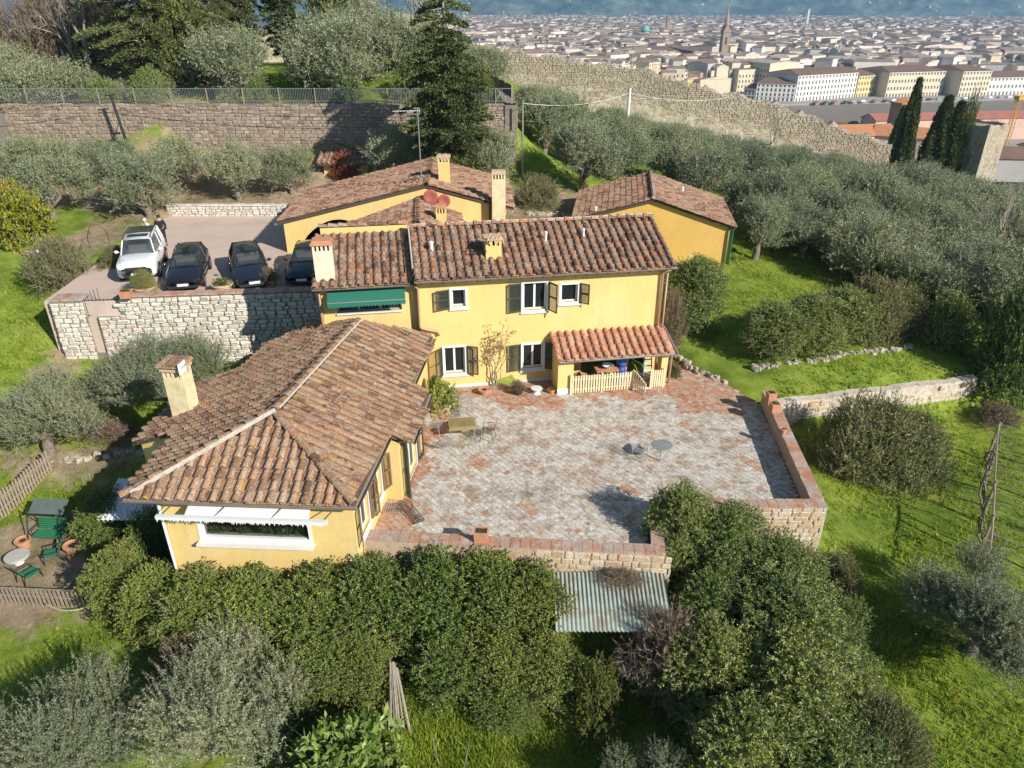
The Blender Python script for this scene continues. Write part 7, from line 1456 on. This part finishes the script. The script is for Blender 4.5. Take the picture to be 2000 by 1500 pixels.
pot('planter', 'wide bowl planter with a grey bush in front of the white car', -17.25, 32.35, 2.9, .48, .42, 'terracotta_pale', 'oleander', (.55, .55, .75)); pot('planter', 'wide bowl planter with low yellow plants beside the black saloon', -13.75, 32.75, 2.9, .48, .42, 'terracotta_pale', 'pot_yellow', (.5, .5, .28))
pot('planter', 'small square terracotta trough on the end of the court wall', -17.6, 31.3, 3.16, (.5, .4), .3, 'terracotta', 'pot_yellow', (.25, .2, .14), True, R(6)); pot('planter', 'pot with a reddish bush by the dark estate car', -11.7, 33.5, 2.9, .3, .35, 'terracotta', 'twiggy', (.5, .5, .55))
pot('planter', 'empty terracotta trough on the front parapet', -.94, 17.56, .47, (.44, .34), .34, 'terracotta', None, None, True, R(-4)); 
pot('planter', 'orange pot with a green plant on the right parapet, farthest of three', 10.52, 25.95, .67, (.34, .34), .42, 'terracotta', 'pot_yellow', (.17, .17, .14), True, R(6)); pot('planter', 'orange pot with small leaves on the right parapet, second of three', 10.46, 25.25, .67, (.34, .34), .3, 'terracotta', 'pot', (.17, .17, .12), True, R(6)); pot('planter', 'small round red pot on the right parapet, nearest of three', 10.22, 23.5, .67, .14, .22, 'terracotta')
pot('planter', 'large grey pot with a glossy citrus bush at the wing corner', -2.87, 26.2, 0, .42, .5, 'terracotta_pale', 'pot', (.72, .72, .85)); pot('planter', 'low dish pot against the villa wall left of the climber', -1.2, 27.85, 0, .26, .26, 'terracotta'); pot('planter', 'terracotta pot at the foot of the porch wall', 1.72, 27.95, 0, .17, .2, 'terracotta', 'pot_yellow', (.14, .14, .1))
pot('planter', 'dark pot with a wire plant support beside the climber', .25, 27.9, 0, .3, .3, 'soil', 'twiggy', (.34, .34, .35)); pot('planter', 'terracotta pot left of the green swing seat', -18.25, 21.35, -3.05, .27, .4, 'terracotta'); pot('planter', 'terracotta pot at the right end of the green swing seat', -16.2, 21.0, -3.0, .3, .42, 'terracotta'); pot('planter', 'orange pot under the yellow fruit tree', -26.9, 39.2, 2.45, .3, .4, 'terracotta')
t = thing('tub', 'white plastic tub on the grass under the fruit tree', 'tub', (-26.2, 39.2, 2.5)); a = MB(); a.lathe([(.35, 0), (.45, .35), (.49, .36), (.49, .4), (.4, .4), (.33, .06)], n=18); a.build('basin', M['white_metal'], t)
t = thing('garden_stool', 'round white stone stool by the villa wall', 'stool', (1.07, 27.9, 0)); a = MB(); a.lathe([(.2, 0), (.14, .08), (.10, .2), (.24, .24), (.25, .28), (.02, .285)], n=18); a.build('top', M['stone_trim'], t, smooth=False)
# ------------------------------------------------------------------ wire furniture on the terrace
M['wire'] = plain('grey_wire', (.46, .46, .46), .5, .4)
def wire_chair(lab, x, y, rz, s=1.0, z=0, mat='wire', name='wire_chair', tip=0):
    t = thing(name, lab, 'chair', (x, y, z), rz); t.scale = (s,) * 3; t.rotation_euler = (tip, 0, rz)
    def net(mb, p, u, v, nu, nv, r=.006):
        p, u, v = Vector(p), Vector(u), Vector(v)
        for i in range(nu + 1): mb.tube([p + u * i / nu, p + u * i / nu + v], r, 3)
        for j in range(nv + 1): mb.tube([p + v * j / nv, p + u + v * j / nv], r, 3)
    a = MB(); net(a, (-.24, -.22, .43), (.48, 0, 0), (0, .44, .0), 9, 8); a.build('seat', M[mat], t, kind='stuff')
    a = MB(); net(a, (-.24, .22, .43), (.48, 0, 0), (0, .16, .48), 9, 9); a.build('backrest', M[mat], t, kind='stuff')
    for sx in (-.23, .23):
        for sy, e in ((-.21, -.05), (.21, .07)): a = MB(); a.tube([(sx, sy, .43), (sx * 1.08, sy + e, 0)], .012, 5); a.build('leg', M[mat], t)
        a = MB(); a.tube([(sx, -.2, .43), (sx * 1.12, -.2, .64), (sx * 1.1, .28, .66)], .011, 4); a.build('armrest', M[mat], t)
wire_chair('grey wire chair leaning close to the wing wall by the table', -3.0, 24.5, R(75), 1.05); wire_chair('grey wire chair behind the yellow table, facing the terrace', -1.85, 25.6, R(10), 1.1); wire_chair('wire chair on the right of the yellow table', -.95, 24.1, R(-100), 1.0, 0, 'dark_metal'); wire_chair('wire chair in front of the yellow table', -2.3, 23.2, R(170), 1.0)
t = thing('garden_table', 'low table under an ochre yellow cloth among the wire chairs', 'table', (-1.95, 24.35, 0), R(8)); t.scale = (.9, .9, .9); a = MB(); a.box((0, 0, .70), (1.15, .8, .03)); a.build('tabletop', M['wood_grey'], t)
for sx in (-.5, .5):
    for sy in (-.33, .33): a = MB(); a.tube([(sx, sy, 0), (sx, sy, .69)], .018, 5); a.build('leg', M['wire'], t)
t = thing('tablecloth', 'ochre yellow cloth covering the low table', 'tablecloth', (-1.95, 24.35, .646), R(8)); t.scale = (.9, .9, .9); a = MB(); n = 10; v = []
for i in range(n + 1):
    for j in range(n + 1):
        x, y = -.62 + 1.24 * i / n, -.45 + .9 * j / n; e = max(abs(x) - .57, abs(y) - .40, 0); v.append((x, y, .006 + .004 * math.sin(9 * x) - (.14 if e > .02 else 0)))
a.add(v, [(i * 11 + j, (i + 1) * 11 + j, (i + 1) * 11 + j + 1, i * 11 + j + 1) for i in range(n) for j in range(n)]); a.build('cloth', plain('ochre_cloth', (.27, .205, .075), .9, var=.3, vscale=4), t)
t = thing('round_table', 'pale round wire garden table in the middle of the terrace', 'table', (5.5, 22.6, 0)); a = MB(); a.lathe([(.38, .70), (.39, .72), (.37, .73), (.02, .735)], n=24); a.build('tabletop', plain('pale_grey_mesh', (.27, .275, .27), .7, .1, var=.35, vscale=9), t)
a = MB(); a.lathe([(.2, 0), (.03, .05), (.025, .70)], n=10); a.build('pedestal', M['wire'], t)
wire_chair('round backed wire chair beside the pale round table', 4.75, 22.75, R(60), .95, 0, 'wire')
t = thing('wire_bench', 'low curved metal slat lounger lying near the wing corner', 'lounger', (-3.3, 19.35, 0), R(35)); a = MB()
for k in range(12): y = -.6 + k * .11; a.tube([(-.22, y, .12 + .25 * (k / 11) ** 2), (.22, y, .12 + .25 * (k / 11) ** 2)], .012, 4)
a.build('slat', M['dark_metal'], t, kind='stuff'); a = MB()
for s in (-.22, 0, .22): a.tube([(s, -.6 + k * .11, .12 + .25 * (k / 11) ** 2) for k in range(12)], .014, 4)
for s in (-.2, .2): a.tube([(s, -.5, .12), (s, -.5, 0)], .014, 4); a.tube([(s, .4, .32), (s, .4, 0)], .014, 4)
a.build('frame', M['dark_metal'], t); t.scale = (.85, .85, .7)
t = thing('door_mat_grate', 'grey metal grate lying at the foot of the wing wall', 'grate', (-4.0, 19.75, .012), R(2)); a = MB()
for k in range(9): a.box((-.3 + k * .075, 0, .02), (.02, .5, .03))
for y in (-.25, 0, .25): a.box((0, y, .021), (.68, .02, .034))
a.build('bar', M['grey_metal'], t, kind='stuff'); t.name = 'metal_grate'
# climber on the villa wall
t = thing('wall_climber', 'thin nearly bare climbing plant trained on the villa front', 'climber', (-.75, 28.55, 0)); rg_ = np.random.default_rng(5); a = MB(); ends = []
for k in range(6):
    p0 = np.array((rg_.uniform(-.2, .25), 0, 0)); q_ = np.array((rg_.uniform(-.7, .8), .05, rg_.uniform(1.7, 2.9))); pts = limb(a, p0, q_, .022, .008, rg_, 5, 5, .05); ends += [pts[3], pts[4], pts[5]]
    for j in range(3): e = pts[3 + j % 3]; qq = e + np.array((rg_.uniform(-.35, .35), rg_.uniform(-.08, .02), rg_.uniform(.1, .45))); limb(a, e, qq, .01, .004, rg_, 4, 2, .1); ends.append(qq)
a.build('stem', M['bark_pale'], t); C_ = np.array(ends); me_, _s = twig_crown('foliage', C_, [.16] * len(C_), 130, 5, .16, .085, .04, .2, .8, leafmat('dry_olive_leaf', [(0, (.22, .17, .05)), (.6, (.34, .28, .09)), (1, (.25, .14, .06))], .6, .25, .1), 6, sticks=False); link('foliage', me_, t)['kind'] = 'stuff'
# ------------------------------------------------------------------ lower left garden
t = thing('swing_seat', 'green slatted garden swing seat under a dark canopy', 'swing seat', (-17.4, 21.7, -3.03), R(-4)); t.scale = (.84,) * 3
for k in range(6): a = MB(); a.box((0, -.28 + k * .1, .48), (1.35, .085, .025)); a.build('seat_slat', M['green_paint'], t)
for k in range(5): a = MB(); a.box((0, .30 + k * .03, .58 + k * .1), (1.35, .025, .085)); a.build('back_slat', M['green_paint'], t)
for s in (-.78, .78): a = MB(); a.tube([(s, -.55, 0), (s, .1, 1.75), (s, .75, 0)], .03, 6); a.build('side_frame', M['dark_metal'], t); a = MB(); a.tube([(s * .87, -.2, .48), (s * .87, -.2, .72), (s * .87, .35, .74)], .025, 5); a.build('armrest', M['dark_metal'], t)
a = MB(); a.hexa([(-.8, .1, 1.45), (.8, .1, 1.45), (.8, .75, 1.8), (-.8, .75, 1.8), (-.8, .09, 1.48), (.8, .09, 1.48), (.8, .74, 1.83), (-.8, .74, 1.83)]); a.build('canopy', plain('dark_green_canopy', (.10, .13, .12), .8, var=.15), t)
def garden_chair(lab, x, y, rz, z):
    t = thing('garden_chair', lab, 'garden chair', (x, y, z), rz); t.scale = (.85,) * 3
    for k in range(5): a = MB(); a.box((0, -.24 + k * .11, .42), (.56, .095, .025)); a.build('seat_slat', M['green_paint'], t)
    for k in range(6): a = MB(); a.box((0, .30 + k * .045, .50 + k * .09), (.56, .025, .08)); a.build('back_slat', M['green_paint'], t)
    for s in (-.31, .31): a = MB(); a.tube([(s, -.28, 0), (s, -.22, .6), (s, .35, .62), (s, .5, 0)], .025, 5); a.build('side_frame', M['dark_metal'], t)
garden_chair('green slatted garden armchair turned toward the stone table', -16.75, 20.6, R(-70), -3.0); garden_chair('green slatted garden chair nearest the slatted fence', -17.0, 19.7, R(150), -3.1)
t = thing('stone_table', 'low round pale stone table on the bare garden ground', 'table', (-17.95, 20.5, -3.08)); t.scale = (.9,) * 3; a = MB(); a.lathe([(.42, .36), (.46, .38), (.46, .46), (.43, .47), (.02, .475)], n=26); a.build('tabletop', plain('weathered_stone', (.46, .45, .41), .9, var=.2, vscale=6, bump=.5), t); a = MB(); a.lathe([(.22, -.05), (.16, .1), (.2, .36)], n=14); a.build('pedestal', M['stone_trim'], t)
def board_fence(lab, pts, h, n, wd=.085):
    t = thing('slat_fence', lab, 'fence', (*pts[0], gz1(*pts[0]))); L = math.dist(*pts)
    for k in range(n):
        f_ = (k + .5) / n; x, y = pts[0][0] + (pts[1][0] - pts[0][0]) * f_, pts[0][1] + (pts[1][1] - pts[0][1]) * f_; z = gz1(x, y); hh = h * random.uniform(.9, 1.06); a = MB(); a.box((x, y, z + hh / 2 - .05), (wd, .025, hh + .1), math.atan2(pts[1][1] - pts[0][1], pts[1][0] - pts[0][0]) + random.uniform(-.06, .06)); a.build('slat', M['wood_grey'], t, True)
    for zz in (.25, .7): a = MB(); p, q_ = pts; a.tube([(p[0], p[1] + .04, gz1(*p) + h * zz), (q_[0], q_[1] + .04, gz1(*q_) + h * zz)], .03, 4); a.build('rail', M['wood_grey'], t, True)
board_fence('grey slatted fence along the lower edge of the little garden', [(-18.6, 18.75), (-13.4, 18.2)], .75, 33); board_fence('grey slatted fence at the upper left of the little garden', [(-20.2, 21.8), (-18.9, 24.9)], 1.0, 26)
t = thing('shed', 'lean-to with white corrugated sheets left of the wing', 'shed', (-13.2, 21.5, -2.5)); n_ = 90; xs_ = np.linspace(-14.6, -11.0, n_); zz = .025 * np.cos(xs_ * 2 * np.pi / .16); V = []
for y, z in ((20.4, -1.0), (22.3, -.55)): V += [(x, y, z + q) for x, q in zip(xs_, zz)]
link('corrugated_sheet', arr_mesh('corrugated_sheet', V, [(k, k + 1, n_ + k + 1, n_ + k) for k in range(n_ - 1)], plain('white_sheet', (.66, .70, .72), .5, var=.15), True), t, True)
for x in (-14.4, -12.8, -11.2): a = MB(); a.tube([(x, 20.5, -3.1), (x, 20.5, -1.05)], .04, 6); a.build('post', M['wood_grey'], t, True)
t = thing('hoop_arch', 'thin rusty garden hoop standing by the end of the court', 'arch', (-23.4, 40.3, 2.6), R(30)); a = MB(); a.tube([(-.5, 0, 0), (-.55, 0, .8), (-.3, 0, 1.4), (.1, 0, 1.5), (.45, 0, 1.1), (.5, 0, 0)], .02, 5); a.build('hoop', M['dark_metal'], t)
# bundle of poles, planks, stakes, hose
t = thing('pole_bundle', 'bundle of pale cut poles leaning against the bushes', 'poles', (-3.2, 14.15, -3.35))
for k in range(8): a = MB(); a.tube([(-.35 + .1 * k + random.uniform(-.05, .05), -.35 + random.uniform(-.05, .05), -.1), (-.28 + .03 * k, .5, 1.75 + random.uniform(-.2, .2))], [.032, .022], 6); a.build('pole', M['bark_pale'], t)
t = thing('plank_stack', 'red and white planks stacked on the ground below the hedge', 'planks', (-6.9, 14.9, -2.9), R(-6))
for k, (y, z, mt) in enumerate(((0, .6, 'red'), (.2, .55, 'terracotta'), (-.15, .4, 'white_metal'), (.1, .3, 'white_metal'))): a = MB(); a.box((random.uniform(-.1, .1), y, z), (1.8, .16, .05)); a.build('plank', M[mt], t)
for x in (-.7, .7): a = MB(); a.box((x, .05, .14), (.1, .5, .28)); a.build('trestle', M['wood_grey'], t)
for x, y, dx, lab in ((10.35, 14.4, .25, 'dark stake leaning beside the laurel mass'), (-2.0, 12.9, -.15, 'first dark stake on the bottom lawn'), (-1.35, 12.8, .2, 'second dark stake on the bottom lawn')):
    z = gz1(x, y); a = MB(); a.tube([(x, y, z - .1), (x + dx, y + .1, z + 1.05)], [.022, .016], 5); tag(a.build('garden_stake', M['bark']), lab, 'stake')
a = MB(); a.tube([(-15.6 + .25 * k, 18.2 - .35 * math.sin(k * .35), gz1(-15.6 + .25 * k, 18.2 - .35 * math.sin(k * .35)) + .35) for k in range(11)], .02, 5); tag(a.build('garden_hose', plain('pale_green_hose', (.45, .55, .25), .5)), 'pale green hose looped over the lower slatted fence', 'hose')
# ------------------------------------------------------------------ vine trellis on the right lawn
t = thing('vine_trellis', 'vine trellis of grey posts and long wires at the right edge', 'trellis', (17.5, 22, -1.7))
TA, TB = Vector((19.9, 25.6)), Vector((14.9, 17.6)); dv = (TB - TA); nv = Vector((-dv.y, dv.x)).normalized()
if nv.x < 0: nv = -nv
top = lambda p: gz1(p.x, p.y) + 1.75
for r_ in range(3):
    for k in range(5):
        p = TA + dv * k / 4 + nv * r_ * 3.0; a = MB(); a.tube([(p.x, p.y, gz1(p.x, p.y) - .2), (p.x + random.uniform(-.06, .06), p.y, top(p) + .08)], .055, 6); a.build('post', M['wood_grey'], t, True)
    a = MB(); a.tube([(*(TA + dv * k / 12 + nv * r_ * 3.0), top(TA + dv * k / 12 + nv * r_ * 3.0) + random.uniform(-.03, .03)) for k in range(13)], .035, 5); a.build('top_rail', M['wood_grey'], t, True)
for k in range(15):
    p = TA + dv * k / 14; q_ = p + nv * 6.2; a = MB(); a.tube([(p.x, p.y, top(p)), ((p.x + q_.x) / 2, (p.y + q_.y) / 2, (top(p) + top(q_)) / 2 - .06), (q_.x, q_.y, top(q_))], .014, 4); a.build('wire', M['grey_metal'], t, True)
for k in range(9):
    p = TA + dv * (k + .4) / 9; rg_ = np.random.default_rng(70 + k); z = gz1(p.x, p.y); v_ = thing('grape_vine', f'{ORD[k]} leafless grape vine from the far end of the trellis row', 'vine', (p.x, p.y, z)); a = MB(); q0 = limb(a, (0, 0, -.1), (rg_.normal() * .15, rg_.normal() * .15, 1.6), .045, .03, rg_, 5, 5, .08)
    for j in range(4): limb(a, q0[-1 - j % 2], q0[-1] + np.array((rg_.normal() * .5, rg_.normal() * .8, rg_.uniform(0, .3))), .02, .006, rg_, 4, 4, .12)
    a.build('stem', M['bark'], v_)
